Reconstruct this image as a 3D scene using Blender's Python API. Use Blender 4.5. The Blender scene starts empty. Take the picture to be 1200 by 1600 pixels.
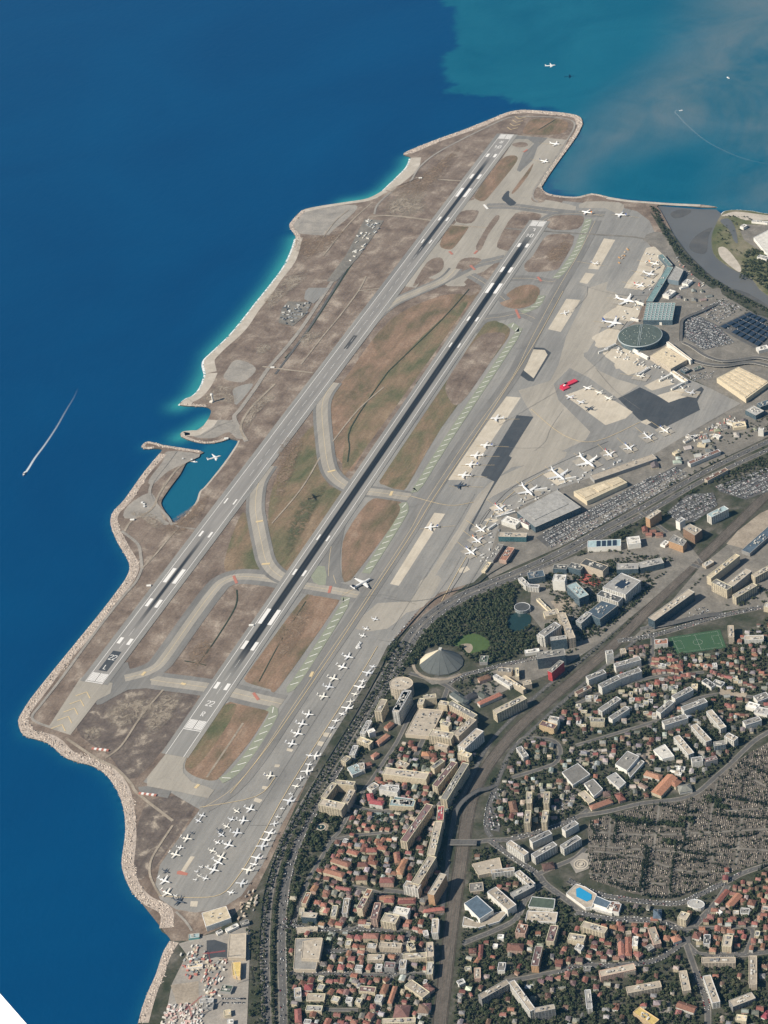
import bpy, math, random
import numpy as np
from mathutils import Vector, Euler
from mathutils.geometry import tessellate_polygon

# ------------------------------------------------------------------ camera, sky, sun, exposure
scene = bpy.context.scene
FOC, CAM, ROT = 3427.168, (2502.297, -3326.421, 3117.181), (0.972275, 0.127174, 0.381485)
cam_data = bpy.data.cameras.new("camera")
cam = bpy.data.objects.new("camera", cam_data)
scene.collection.objects.link(cam)
cam.location = CAM
cam.rotation_euler = ROT
cam_data.sensor_fit = 'VERTICAL'
cam_data.sensor_height = 24.0
cam_data.lens = 24.0 * FOC / 1600.0
cam_data.clip_start = 0.5
cam_data.clip_end = 120000.0
scene.camera = cam

SUN_EL = math.radians(41.0)
SUN_H = (-0.74, -0.673)
world = bpy.data.worlds.new("World")
scene.world = world
world.use_nodes = True
wn = world.node_tree
wn.nodes.clear()
sky = wn.nodes.new('ShaderNodeTexSky')
sky.sky_type = 'NISHITA'
sky.sun_disc = False
sky.sun_elevation = SUN_EL
sky.sun_rotation = math.atan2(SUN_H[0], SUN_H[1])
bg = wn.nodes.new('ShaderNodeBackground')
bg.inputs['Strength'].default_value = 0.06
wo = wn.nodes.new('ShaderNodeOutputWorld')
wn.links.new(sky.outputs[0], bg.inputs[0])
wn.links.new(bg.outputs[0], wo.inputs[0])

sun_data = bpy.data.lights.new("sun", 'SUN')
sun_data.energy = 5.0
sun_data.angle = math.radians(0.53)
sun_data.color = (1.0, 0.915, 0.785)
sun = bpy.data.objects.new("sun", sun_data)
scene.collection.objects.link(sun)
sun_vec = Vector((SUN_H[0] * math.cos(SUN_EL), SUN_H[1] * math.cos(SUN_EL), math.sin(SUN_EL)))
sun.rotation_euler = sun_vec.to_track_quat('Z', 'Y').to_euler()
sun.location = (0, 0, 2000)

scene.view_settings.view_transform = 'Standard'
scene.view_settings.look = 'None'
scene.view_settings.gamma = 1.0
scene.view_settings.exposure = 0.22
scene.view_settings.use_curve_mapping = False
scene.cycles.max_bounces = 5
scene.cycles.volume_bounces = 1
scene.cycles.use_denoising = True

rnd = random.Random(7)
COL = scene.collection
RM = np.array(Euler(ROT, 'XYZ').to_matrix())
CV = np.array(CAM)
ZL = 3.0                        # level of the land


def U(x, y, z=ZL):
    """place on the level z that the map point (x, y) of the survey stands for"""
    d = RM @ np.array([(x - 600.0) / FOC, (800.0 - y) / FOC, -1.0])
    t = (z - CV[2]) / d[2]
    return (CV[0] + d[0] * t, CV[1] + d[1] * t)


def tl(ox, oy, s, *v):
    """tile-local survey points -> survey points"""
    return [(ox + v[i] / s, oy + v[i + 1] / s) for i in range(0, len(v), 2)]


def W(pts, z=ZL):
    return [U(px, py, z) for px, py in pts]


def smooth(p, n=5, closed=False):
    m = len(p)
    out = []
    rng = range(m) if closed else range(m - 1)
    for i in rng:
        if closed:
            a, b, c, d = p[(i - 1) % m], p[i], p[(i + 1) % m], p[(i + 2) % m]
        else:
            a, b, c, d = p[max(i - 1, 0)], p[i], p[i + 1], p[min(i + 2, m - 1)]
        for k in range(n):
            t = k / n
            out.append(tuple(0.5 * ((2 * b[j]) + (-a[j] + c[j]) * t + (2 * a[j] - 5 * b[j] + 4 * c[j] - d[j]) * t * t
                                    + (-a[j] + 3 * b[j] - 3 * c[j] + d[j]) * t ** 3) for j in (0, 1)))
    if not closed:
        out.append(tuple(p[-1]))
    return out


# ------------------------------------------------------------------ mesh helpers
class MB:
    def __init__(self):
        self.v, self.f, self.m, self.uv = [], [], [], []

    def quad(self, a, b, c, d, m=0):
        i = len(self.v)
        self.v += [a, b, c, d]
        self.f.append((i, i + 1, i + 2, i + 3))
        self.m.append(m)

    def face(self, pts, m=0):
        i = len(self.v)
        self.v += list(pts)
        self.f.append(tuple(range(i, i + len(pts))))
        self.m.append(m)

    def box(self, cx, cy, z0, sx, sy, sz, ang=0.0, m=0, top=None):
        c, s = math.cos(ang), math.sin(ang)
        i = len(self.v)
        for zz, k in ((z0, 1.0), (z0 + sz, top if top is not None else 1.0)):
            for ux, uy in ((-1, -1), (1, -1), (1, 1), (-1, 1)):
                x, y = ux * sx / 2 * k, uy * sy / 2 * k
                self.v.append((cx + x * c - y * s, cy + x * s + y * c, zz))
        for q in ((0, 3, 2, 1), (4, 5, 6, 7), (0, 1, 5, 4), (1, 2, 6, 5), (2, 3, 7, 6), (3, 0, 4, 7)):
            self.f.append(tuple(i + k for k in q))
            self.m.append(m)

    def flat(self, pts, z, m=0):
        """filled polygon on the level z"""
        i = len(self.v)
        self.v += [(p[0], p[1], z) for p in pts]
        for t in tessellate_polygon([[Vector((p[0], p[1], 0)) for p in pts]]):
            a, b, c = (pts[k] for k in t)
            if (b[0] - a[0]) * (c[1] - a[1]) - (b[1] - a[1]) * (c[0] - a[0]) < 0:
                t = (t[0], t[2], t[1])
            self.f.append(tuple(i + k for k in t))
            self.m.append(m)

    def skirt(self, pts, z0, z1, m=0, closed=True):
        n = len(pts)
        area = sum(pts[k][0] * pts[(k + 1) % n][1] - pts[(k + 1) % n][0] * pts[k][1] for k in range(n))
        seq = pts if area > 0 else pts[::-1]
        for k in range(n if closed else n - 1):
            a, b = seq[k], seq[(k + 1) % n]
            self.quad((a[0], a[1], z0), (b[0], b[1], z0), (b[0], b[1], z1), (a[0], a[1], z1), m)

    def ribbon(self, pts, w, z, m=0):
        L, R = offset(pts, w / 2), offset(pts, -w / 2)
        for k in range(len(pts) - 1):
            self.quad((R[k][0], R[k][1], z), (R[k + 1][0], R[k + 1][1], z), (L[k + 1][0], L[k + 1][1], z), (L[k][0], L[k][1], z), m)

    def tube(self, rings, m=0, caps=True):
        """rings: list of equal-length point lists"""
        n = len(rings[0])
        i = len(self.v)
        for r in rings:
            self.v += r
        for k in range(len(rings) - 1):
            for j in range(n):
                a, b = i + k * n + j, i + k * n + (j + 1) % n
                self.f.append((a, b, b + n, a + n))
                self.m.append(m)
        if caps:
            self.f.append(tuple(i + j for j in reversed(range(n))))
            self.f.append(tuple(i + (len(rings) - 1) * n + j for j in range(n)))
            self.m += [m, m]

    def mesh(self, name, mats, smooth_shade=False):
        me = bpy.data.meshes.new(name)
        me.from_pydata(self.v, [], self.f)
        for mt in (mats if isinstance(mats, (list, tuple)) else [mats]):
            me.materials.append(mt)
        if any(self.m):
            me.polygons.foreach_set('material_index', self.m)
        if smooth_shade:
            me.polygons.foreach_set('use_smooth', [True] * len(self.f))
        me.update()
        return me

    def build(self, name, mats, parent=None, smooth_shade=False, **kw):
        return put(self.mesh(name, mats, smooth_shade), name, parent, **kw)


def put(me, name, parent=None, loc=(0, 0, 0), rz=0.0, scale=None, color=None, **kw):
    o = bpy.data.objects.new(name, me)
    COL.objects.link(o)
    o.location = loc
    o.rotation_euler = (0, 0, rz)
    if scale is not None:
        o.scale = scale
    if parent is not None:
        o.parent = parent
    if color is not None:
        o.color = (color[0], color[1], color[2], 1.0)
    tag(o, **kw)
    return o


def tag(o, label=None, cat=None, group=None, kind=None):
    if label:
        o['label'] = label
    if cat:
        o['category'] = cat
    if group:
        o['group'] = group
    if kind:
        o['kind'] = kind
    return o


def empty(name, loc=(0, 0, 0), rz=0.0, **kw):
    o = put(None, name, None, loc, rz, **kw)
    o.empty_display_size = 2.0
    return o


def offset(pts, d):
    out = []
    n = len(pts)
    for k in range(n):
        a, b, c = pts[max(k - 1, 0)], pts[k], pts[min(k + 1, n - 1)]
        nx = ny = 0.0
        for p, q in ((a, b), (b, c)):
            dx, dy = q[0] - p[0], q[1] - p[1]
            l = math.hypot(dx, dy)
            if l > 1e-6:
                nx += -dy / l
                ny += dx / l
        l = math.hypot(nx, ny) or 1.0
        nx, ny = nx / l, ny / l
        out.append((b[0] + nx * d, b[1] + ny * d))
    return out


def arclen(pts):
    s = [0.0]
    for a, b in zip(pts[:-1], pts[1:]):
        s.append(s[-1] + math.hypot(b[0] - a[0], b[1] - a[1]))
    return s


def along(pts, t, s=None):
    """point and unit direction at arc length t"""
    s = s or arclen(pts)
    t = min(max(t, 0.0), s[-1])
    for k in range(len(pts) - 1):
        if t <= s[k + 1] or k == len(pts) - 2:
            l = s[k + 1] - s[k] or 1.0
            u = (t - s[k]) / l
            a, b = pts[k], pts[k + 1]
            return (a[0] + (b[0] - a[0]) * u, a[1] + (b[1] - a[1]) * u), ((b[0] - a[0]) / l, (b[1] - a[1]) / l)


def inside(pts, x, y):
    c = False
    j = len(pts) - 1
    for i in range(len(pts)):
        xi, yi = pts[i]
        xj, yj = pts[j]
        if (yi > y) != (yj > y) and x < (xj - xi) * (y - yi) / (yj - yi) + xi:
            c = not c
        j = i
    return c


# ------------------------------------------------------------------ materials
def node_mat(name):
    m = bpy.data.materials.new(name)
    m.use_nodes = True
    nt = m.node_tree
    return m, nt, nt.nodes['Principled BSDF']


class NT:
    """small wrapper for node building"""

    def __init__(self, nt):
        self.nt = nt

    def n(self, t, **kw):
        nd = self.nt.nodes.new(t)
        for k, v in kw.items():
            setattr(nd, k, v)
        return nd

    def set(self, sock, v):
        if isinstance(v, bpy.types.NodeSocket):
            self.nt.links.new(v, sock)
        else:
            sock.default_value = v

    def math(self, op, a, b=None, c=None, clamp=False):
        nd = self.n('ShaderNodeMath', operation=op, use_clamp=clamp)
        self.set(nd.inputs[0], a)
        if b is not None:
            self.set(nd.inputs[1], b)
        if c is not None:
            self.set(nd.inputs[2], c)
        return nd.outputs[0]

    def noise(self, vec, scale, detail=3.0, rough=0.55, dist=0.0):
        nd = self.n('ShaderNodeTexNoise')
        self.set(nd.inputs['Vector'], vec)
        nd.inputs['Scale'].default_value = scale
        nd.inputs['Detail'].default_value = detail
        nd.inputs['Roughness'].default_value = rough
        nd.inputs['Distortion'].default_value = dist
        return nd.outputs['Fac']

    def ramp(self, fac, *stops):
        nd = self.n('ShaderNodeValToRGB')
        el = nd.color_ramp.elements
        while len(el) < len(stops):
            el.new(0.5)
        for e, (p, c) in zip(el, stops):
            e.position = p
            e.color = (c[0], c[1], c[2], 1) if not isinstance(c, (int, float)) else (c, c, c, 1)
        self.set(nd.inputs[0], fac)
        return nd.outputs[0]

    def mix(self, fac, a, b, mode='MIX'):
        nd = self.n('ShaderNodeMix', data_type='RGBA', blend_type=mode)
        self.set(nd.inputs[0], fac)
        self.set(nd.inputs[6], a if isinstance(a, bpy.types.NodeSocket) else (a[0], a[1], a[2], 1))
        self.set(nd.inputs[7], b if isinstance(b, bpy.types.NodeSocket) else (b[0], b[1], b[2], 1))
        return nd.outputs[2]

    def smoothstep(self, v, a, b):
        nd = self.n('ShaderNodeMapRange', interpolation_type='SMOOTHSTEP')
        self.set(nd.inputs[0], v)
        nd.inputs[1].default_value = a
        nd.inputs[2].default_value = b
        return nd.outputs[0]

    def coord(self, out='Object'):
        return self.n('ShaderNodeTexCoord').outputs[out]

    def scaled(self, vec, sc):
        nd = self.n('ShaderNodeMapping')
        self.set(nd.inputs[0], vec)
        nd.inputs['Scale'].default_value = sc
        return nd.outputs[0]


MATS = {}


def ground_mat(name, cols, scale=0.01, rough=0.9, fine=0.25, streak=None, lo=0.3, hi=0.7, wear=0.0):
    """mottled surface: cols = colours from low to high noise"""
    m, nt, b = node_mat(name)
    N = NT(nt)
    geo = N.n('ShaderNodeNewGeometry').outputs['Position']
    vec = N.scaled(geo, streak) if streak else geo
    f = N.noise(vec, scale, 6.0, 0.62, 0.4)
    k = len(cols)
    col = N.ramp(f, *[(lo + (hi - lo) * i / max(k - 1, 1), c) for i, c in enumerate(cols)])
    g = N.noise(geo, 0.22, 3.0, 0.6)
    g2 = N.ramp(g, (0.25, 1.0 - fine), (0.75, 1.0 + fine))
    col = N.mix(1.0, col, g2, 'MULTIPLY')
    if wear:
        st = N.noise(N.scaled(geo, (1.0, 0.05, 1.0)), 0.16, 4.0, 0.7, 0.2)
        col = N.mix(1.0, col, N.ramp(st, (0.3, 1.0 - wear), (0.7, 1.0 + wear)), 'MULTIPLY')
        bl = N.noise(geo, 0.035, 5.0, 0.72, 0.9)
        col = N.mix(1.0, col, N.ramp(bl, (0.3, 1.0 - wear), (0.45, 1.0), (0.62, 1.0), (0.75, 1.0 + wear)), 'MULTIPLY')
    N.set(b.inputs['Base Color'], col)
    b.inputs['Roughness'].default_value = rough
    b.inputs['Specular IOR Level'].default_value = 0.2
    MATS[name] = m
    return m


def plain(name, col, rough=0.6, var=0.12, scale=0.4, metal=0.0, objcol=False, spec=0.3):
    m, nt, b = node_mat(name)
    N = NT(nt)
    g = N.noise(N.n('ShaderNodeNewGeometry').outputs['Position'], scale, 3.0, 0.6)
    g2 = N.ramp(g, (0.25, 1.0 - var), (0.75, 1.0 + var))
    base = N.n('ShaderNodeObjectInfo').outputs['Color'] if objcol else col
    if not objcol:
        r = N.n('ShaderNodeRGB')
        r.outputs[0].default_value = (col[0], col[1], col[2], 1)
        base = r.outputs[0]
    N.set(b.inputs['Base Color'], N.mix(1.0, base, g2, 'MULTIPLY'))
    b.inputs['Roughness'].default_value = rough
    b.inputs['Metallic'].default_value = metal
    b.inputs['Specular IOR Level'].default_value = spec
    MATS[name] = m
    return m


def rgb(r, g, b):
    f = lambda c: ((c / 255.0 + 0.055) / 1.055) ** 2.4 if c > 10 else c / 255.0 / 12.92
    return (f(r), f(g), f(b))


M_GRASS = ground_mat('dry_grass', [(0.14, 0.106, 0.083), (0.19, 0.145, 0.113), (0.24, 0.19, 0.15), (0.36, 0.30, 0.24)], 0.017, fine=0.26, lo=0.33, hi=0.67, wear=0.14)
M_GRASSG = ground_mat('green_brown_grass', [(0.105, 0.112, 0.058), (0.16, 0.14, 0.082), (0.225, 0.163, 0.105), (0.28, 0.21, 0.14)], 0.013, fine=0.24, streak=(1.0, 0.5, 1.0), lo=0.34, hi=0.68, wear=0.14)
M_GRASSR = ground_mat('russet_grass', [(0.13, 0.112, 0.065), (0.20, 0.147, 0.098), (0.26, 0.175, 0.12), (0.33, 0.245, 0.178)], 0.015, fine=0.24, streak=(1.0, 0.5, 1.0), lo=0.34, hi=0.68, wear=0.14)
M_SCRUB = ground_mat('burnt_scrub', [(0.10, 0.08, 0.068), (0.13, 0.104, 0.088), (0.165, 0.135, 0.112), (0.40, 0.34, 0.27)], 0.026, fine=0.25, lo=0.33, hi=0.68, wear=0.12)
M_LAWN = ground_mat('lawn', [(0.06, 0.10, 0.035), (0.085, 0.13, 0.045)], 0.03, fine=0.1)
M_ASPH = ground_mat('apron_asphalt', [(0.215, 0.208, 0.195), (0.265, 0.256, 0.237), (0.33, 0.312, 0.28)], 0.008, fine=0.07, streak=(1.0, 0.35, 1.0), wear=0.13)
M_ASPHD = ground_mat('dark_asphalt', [(0.055, 0.062, 0.07), (0.08, 0.085, 0.09)], 0.02, fine=0.08, wear=0.12)
M_TAXI = ground_mat('taxiway_asphalt', [(0.17, 0.165, 0.155), (0.215, 0.207, 0.192), (0.26, 0.245, 0.225)], 0.012, fine=0.06, streak=(1.0, 0.3, 1.0), wear=0.13)
M_CORE = ground_mat('taxiway_concrete', [(0.30, 0.275, 0.235), (0.36, 0.33, 0.28), (0.41, 0.375, 0.32)], 0.014, fine=0.06, streak=(1.0, 0.3, 1.0), wear=0.1)
M_CONC = ground_mat('pale_concrete', [(0.47, 0.415, 0.33), (0.54, 0.48, 0.385), (0.60, 0.54, 0.44)], 0.02, fine=0.06, wear=0.08)
M_SHOULDER = ground_mat('green_shoulder', [(0.245, 0.26, 0.195), (0.30, 0.315, 0.235)], 0.03, fine=0.1)
M_GRAVEL = ground_mat('gravel', [(0.24, 0.22, 0.195), (0.31, 0.285, 0.25), (0.38, 0.345, 0.30)], 0.025, fine=0.16)
M_SAND = ground_mat('beach_pebbles', [(0.40, 0.36, 0.30), (0.48, 0.43, 0.36), (0.56, 0.51, 0.44)], 0.03, fine=0.1)
M_DIRT = ground_mat('dirt_track', [(0.25, 0.21, 0.165), (0.33, 0.28, 0.22), (0.42, 0.36, 0.285)], 0.03, fine=0.2)
M_ROAD = ground_mat('road_asphalt', [(0.10, 0.098, 0.094), (0.135, 0.13, 0.123)], 0.03, fine=0.15, wear=0.12)
M_PAVE = ground_mat('pavement', [(0.15, 0.138, 0.12), (0.20, 0.185, 0.16), (0.27, 0.245, 0.21)], 0.03, fine=0.2)
M_CITY = ground_mat('town_ground', [(0.03, 0.04, 0.022), (0.055, 0.06, 0.038), (0.09, 0.086, 0.066), (0.17, 0.155, 0.13)], 0.022, fine=0.25)
M_BALLAST = ground_mat('railway_ballast', [(0.095, 0.081, 0.068), (0.13, 0.11, 0.092), (0.17, 0.145, 0.122)], 0.03, fine=0.2, streak=(1.0, 0.4, 1.0), wear=0.2)
M_BANK = ground_mat('river_bank', [(0.08, 0.10, 0.045), (0.14, 0.14, 0.075), (0.24, 0.21, 0.15)], 0.012, fine=0.2)
M_WHITE = plain('white_paint', (0.80, 0.78, 0.74), 0.6, 0.06)
M_YELLOW = plain('cream_paint', (0.66, 0.52, 0.30), 0.6, 0.08)
M_RED = plain('red_paint', (0.46, 0.19, 0.14), 0.6, 0.08)
M_RAIL = plain('rail_steel', (0.10, 0.085, 0.075), 0.5, 0.1)

# ------------------------------------------------------------------ coastline survey
COAST_A = [(217, 1600), (223, 1577), (233, 1550), (245, 1523), (255, 1492), (266, 1472), (262, 1462), (250, 1452), (251, 1429), (227, 1415),
           (210, 1398), (200, 1381), (191, 1350), (197, 1300), (192, 1257), (175, 1222), (150, 1200), (105, 1186), (75, 1162), (38, 1150),
           (29, 1127), (44, 1100), (75, 1060), (120, 1005), (155, 962), (182, 927), (200, 900), (202, 880), (185, 850), (174, 822), (177, 802),
           (195, 782), (225, 740), (250, 710), (252, 703), (240, 702), (226, 702), (223, 697), (230, 692), (240, 693), (255, 697), (314, 706), (313, 711), (300, 715),
           (291, 725), (282, 742), (273, 754), (260, 772), (252, 787), (258, 800), (270, 818), (281, 815), (305, 788), (312, 770), (322, 760),
           (350, 725), (369, 697), (372, 690), (357, 687), (342, 692), (320, 694), (300, 690), (283, 683), (285, 676), (300, 674), (313, 672),
           (325, 657), (330, 643), (322, 637), (307, 636), (281, 634), (290, 625), (303, 619), (315, 605), (322, 585), (319, 566), (334, 550),
           (360, 525), (385, 495), (402, 473), (427, 442), (445, 417), (457, 392), (463, 373), (453, 356), (456, 347), (472, 330), (495, 324),
           (540, 317), (575, 311), (600, 298), (622, 277), (637, 261), (642, 248), (631, 243), (636, 238), (675, 222), (725, 204), (775, 184),
           (796, 176), (815, 173), (840, 174), (875, 177), (895, 180), (907, 185), (910, 195), (902, 212), (888, 232), (872, 254), (856, 277),
           (846, 293), (850, 300), (865, 306), (900, 309), (925, 304), (950, 309), (982, 314), (1007, 316), (1050, 319), (1095, 321),
           (1120, 325), (1095, 325), (1062, 322), (1028, 322), (1032, 330), (1042, 348), (1052, 367), (1062, 381), (1075, 398), (1090, 413),
           (1112, 433), (1150, 456), (1200, 482), (1300, 530), (1500, 640)]
coast = W(COAST_A, 0.0)
SHARP = set()
coast_s = smooth(coast, 3)
# close the land far behind the frame
back = [(4200.0, 700.0), (6500.0, -6500.0), (300.0, -6500.0), (250.0, -2500.0)]
land_poly = coast_s + back

PLUME = W([(690, -120), (697, 5), (713, 28), (722, 48), (718, 62), (700, 82), (692, 100), (699, 125), (704, 142), (760, 152), (850, 172), (910, 190),
           (846, 300), (1000, 316), (1119, 326), (1400, 360), (1500, -120)], 0.0)
MUD = W([(1080, -60), (1040, 80), (960, 140), (885, 215), (853, 290), (900, 306), (940, 262), (1010, 240), (1090, 222), (1130, 248), (1118, 300), (1116, 326), (1500, 400), (1500, -100)], 0.0)
BEACHES = [[(281, 634), (303, 619), (322, 585), (334, 550), (385, 495), (427, 442), (457, 392), (463, 373)],
           [(325, 657), (300, 674), (283, 683)], [(540, 317), (575, 311), (600, 298), (637, 261), (642, 248)]]
BASIN = W([(314, 706), (291, 725), (252, 787), (270, 818), (305, 788), (350, 725), (372, 690), (342, 692), (320, 694)], 0.0)


def dist_poly(P, pts, closed):
    best = np.full(len(P), 1e9)
    n = len(pts)
    for k in range(n if closed else n - 1):
        a = np.array(pts[k])
        d = np.array(pts[(k + 1) % n]) - a
        l2 = max(d @ d, 1e-9)
        t = np.clip(((P - a) @ d) / l2, 0, 1)
        q = P - a - t[:, None] * d
        best = np.minimum(best, np.hypot(q[:, 0], q[:, 1]))
    return best


def inside_np(P, pts):
    c = np.zeros(len(P), bool)
    j = len(pts) - 1
    for i in range(len(pts)):
        xi, yi = pts[i]
        xj, yj = pts[j]
        if yi != yj:
            c ^= ((yi > P[:, 1]) != (yj > P[:, 1])) & (P[:, 0] < (xj - xi) * (P[:, 1] - yi) / (yj - yi) + xi)
        j = i
    return c


def sstep(x, a, b):
    t = np.clip((x - a) / (b - a), 0, 1)
    return t * t * (3 - 2 * t)


def make_sea():
    xs = np.concatenate([[-30000, -16000, -9000, -6000, -4500], np.arange(-3600, -900, 90), np.arange(-900, 1900, 20),
                         np.arange(1900, 3600, 100), [4500, 8000, 16000, 30000]])
    ys = np.concatenate([[-30000, -16000, -8000, -4000, -2500], np.arange(-1600, 4400, 20), np.arange(4400, 6500, 150),
                         [8000, 12000, 20000, 34000]])
    X, Y = np.meshgrid(xs, ys)
    P = np.stack([X.ravel(), Y.ravel()], 1)
    nx, ny = len(xs), len(ys)
    me = bpy.data.meshes.new('sea')
    idx = np.arange(nx * ny).reshape(ny, nx)
    q = np.stack([idx[:-1, :-1], idx[:-1, 1:], idx[1:, 1:], idx[1:, :-1]], -1).reshape(-1, 4)
    me.vertices.add(nx * ny)
    me.vertices.foreach_set('co', np.column_stack([P, np.zeros(len(P))]).astype(np.float32).ravel())
    me.loops.add(q.size)
    me.loops.foreach_set('vertex_index', q.ravel().astype(np.int32))
    me.polygons.add(len(q))
    me.polygons.foreach_set('loop_start', np.arange(0, q.size, 4, dtype=np.int32))
    me.update(calc_edges=True)
    sd = np.where(inside_np(P, PLUME), 1, -1) * dist_poly(P, PLUME, True)
    plume = np.clip((sd + 110) / 220, 0, 1)
    sm = np.where(inside_np(P, MUD), 1, -1) * dist_poly(P, MUD, True)
    mud = sstep(sm, -120, 260) * sstep(plume, .4, .6)
    sh = np.zeros(len(P))
    for bl in BEACHES:
        d = dist_poly(P, W(bl, 0.0), False)
        sh = np.maximum(sh, np.exp(-np.maximum(d, 0) / 42.0))
    d = dist_poly(P, coast, False)
    sh = np.maximum(sh, 0.35 * np.exp(-d / 40.0))
    sh = np.maximum(sh, 0.42 * inside_np(P, BASIN))
    for nm, a in (('plume', plume), ('silt', mud), ('shallow', sh)):
        at = me.attributes.new(nm, 'FLOAT', 'POINT')
        at.data.foreach_set('value', a.astype(np.float32))
    m, nt, b = node_mat('sea_water')
    N = NT(nt)
    pos = N.n('ShaderNodeNewGeometry').outputs['Position']
    A = lambda k: N.n('ShaderNodeAttribute', attribute_name=k).outputs['Fac']
    big = N.noise(pos, 0.0011, 4.0, 0.6, 0.8)
    deep = N.ramp(big, (0.3, (0.0002, 0.045, 0.138)), (0.7, (0.0003, 0.058, 0.162)))
    wob = N.noise(pos, 0.0022, 5.0, 0.6, 1.2)
    pl = N.ramp(wob, (0.3, (0.003, 0.095, 0.165)), (0.72, (0.009, 0.128, 0.20)))
    md = N.ramp(wob, (0.3, (0.05, 0.135, 0.18)), (0.72, (0.13, 0.18, 0.21)))
    rag = N.math('MULTIPLY', N.math('SUBTRACT', N.noise(pos, 0.006, 6.0, 0.65, 0.8), 0.5), 0.9)
    c = N.mix(N.smoothstep(N.math('ADD', A('plume'), rag), 0.40, 0.60), deep, pl)
    siltf = N.math('MULTIPLY', A('silt'), N.smoothstep(N.noise(pos, 0.0016, 4.0, 0.65, 1.5), 0.2, 0.62))
    c = N.mix(siltf, c, md)
    c = N.mix(N.smoothstep(A('shallow'), 0.12, 0.95), c, (0.03, 0.25, 0.27))
    N.set(b.inputs['Base Color'], c)
    b.inputs['Roughness'].default_value = 0.32
    b.inputs['IOR'].default_value = 1.33
    b.inputs['Specular IOR Level'].default_value = 0.08
    w1 = N.noise(N.scaled(pos, (1.0, 0.55, 1.0)), 0.03, 8.0, 0.75, 0.3)
    bump = N.n('ShaderNodeBump')
    bump.inputs['Strength'].default_value = 0.5
    bump.inputs['Distance'].default_value = 3.0
    N.set(bump.inputs['Height'], w1)
    N.set(b.inputs['Normal'], bump.outputs[0])
    me.materials.append(m)
    put(me, 'sea', kind='structure')


make_sea()

# land sheet
mb = MB()
mb.flat(land_poly, ZL)
mb.skirt(land_poly, -4.0, ZL)
mb.build('ground', M_CITY, kind='structure')

ZC = [ZL + 0.05]


STEP = [0.005]


def nz(step=None):
    ZC[0] += step or STEP[0]
    return ZC[0]


def sheet(name, pts, mat, sm=0, world=False, z=None, kind='structure', parent=None, step=None, **kw):
    w = pts if world else W(pts)
    if sm:
        w = smooth(w, sm, True)
    m_ = MB()
    m_.flat(w, z or nz(step))
    return m_.build(name, mat, parent, kind=kind, **kw)


def strip(name, pts, width, mat, sm=4, world=False, kind='structure', parent=None, **kw):
    w = pts if world else W(pts)
    if sm and len(w) > 2:
        w = smooth(w, sm)
    m_ = MB()
    m_.ribbon(w, width, nz())
    return m_.build(name, mat, parent, kind=kind, **kw)


def feather_mat(name, cols, k):
    m = ground_mat(name, cols, 0.03, fine=0.25)
    nt = m.node_tree
    N = NT(nt)
    at = N.n('ShaderNodeAttribute', attribute_name='inner').outputs['Fac']
    no = N.noise(N.n('ShaderNodeNewGeometry').outputs['Position'], 0.03, 6.0, 0.7, 0.8)
    mx = N.n('ShaderNodeMixShader')
    brk = N.noise(N.n('ShaderNodeNewGeometry').outputs['Position'], 0.055, 6.0, 0.72, 1.2)
    soft = N.smoothstep(N.math('ADD', N.math('MULTIPLY', at, 0.55), N.math('SUBTRACT', no, k)), 0.02, 0.55)
    N.set(mx.inputs[0], N.math('MULTIPLY', N.math('MULTIPLY', soft, N.smoothstep(brk, 0.36, 0.60)), 0.85))
    nt.links.new(N.n('ShaderNodeBsdfTransparent').outputs[0], mx.inputs[1])
    nt.links.new(nt.nodes['Principled BSDF'].outputs[0], mx.inputs[2])
    nt.links.new(mx.outputs[0], nt.nodes['Material Output'].inputs[0])
    return m


M_FDIRT = feather_mat('bare_dirt', [(0.27, 0.225, 0.175), (0.35, 0.295, 0.23), (0.43, 0.37, 0.295)], 0.42)
M_FRUST = feather_mat('russet_patch', [(0.19, 0.145, 0.10), (0.25, 0.18, 0.125), (0.31, 0.235, 0.17)], 0.42)
M_FGREEN = feather_mat('green_patch', [(0.085, 0.10, 0.055), (0.12, 0.125, 0.07), (0.15, 0.14, 0.085)], 0.42)


def patch(pts, mat):
    """worn patch of ground that thins out towards its edge"""
    w = smooth(W(pts), 4, True)
    cx, cy = sum(q[0] for q in w) / len(w), sum(q[1] for q in w) / len(w)
    n = len(w)
    z = nz()
    v = [(q[0], q[1], z) for q in w] + [(cx + (q[0] - cx) * .45, cy + (q[1] - cy) * .45, z) for q in w] + [(cx, cy, z)]
    f = [(k, (k + 1) % n, n + (k + 1) % n, n + k) for k in range(n)] + [(n + k, n + (k + 1) % n, 2 * n) for k in range(n)]
    me = bpy.data.meshes.new('bare_earth')
    me.from_pydata(v, [], f)
    me.attributes.new('inner', 'FLOAT', 'POINT').data.foreach_set('value', [0.0] * n + [1.0] * (n + 1))
    me.materials.append(mat)
    put(me, 'bare_earth', kind='structure')


# the airfield platform: dry grass
FIELD = COAST_A[9:130]
sheet('grass_field', smooth(coast, 3)[30:378] + W([(1015, 330), (1040, 372), (1050, 400), (1020, 560), (760, 890), (600, 1010), (480, 1220), (425, 1340), (395, 1400), (345, 1450), (300, 1470), (268, 1470)]),
      M_GRASS, world=True)

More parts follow.
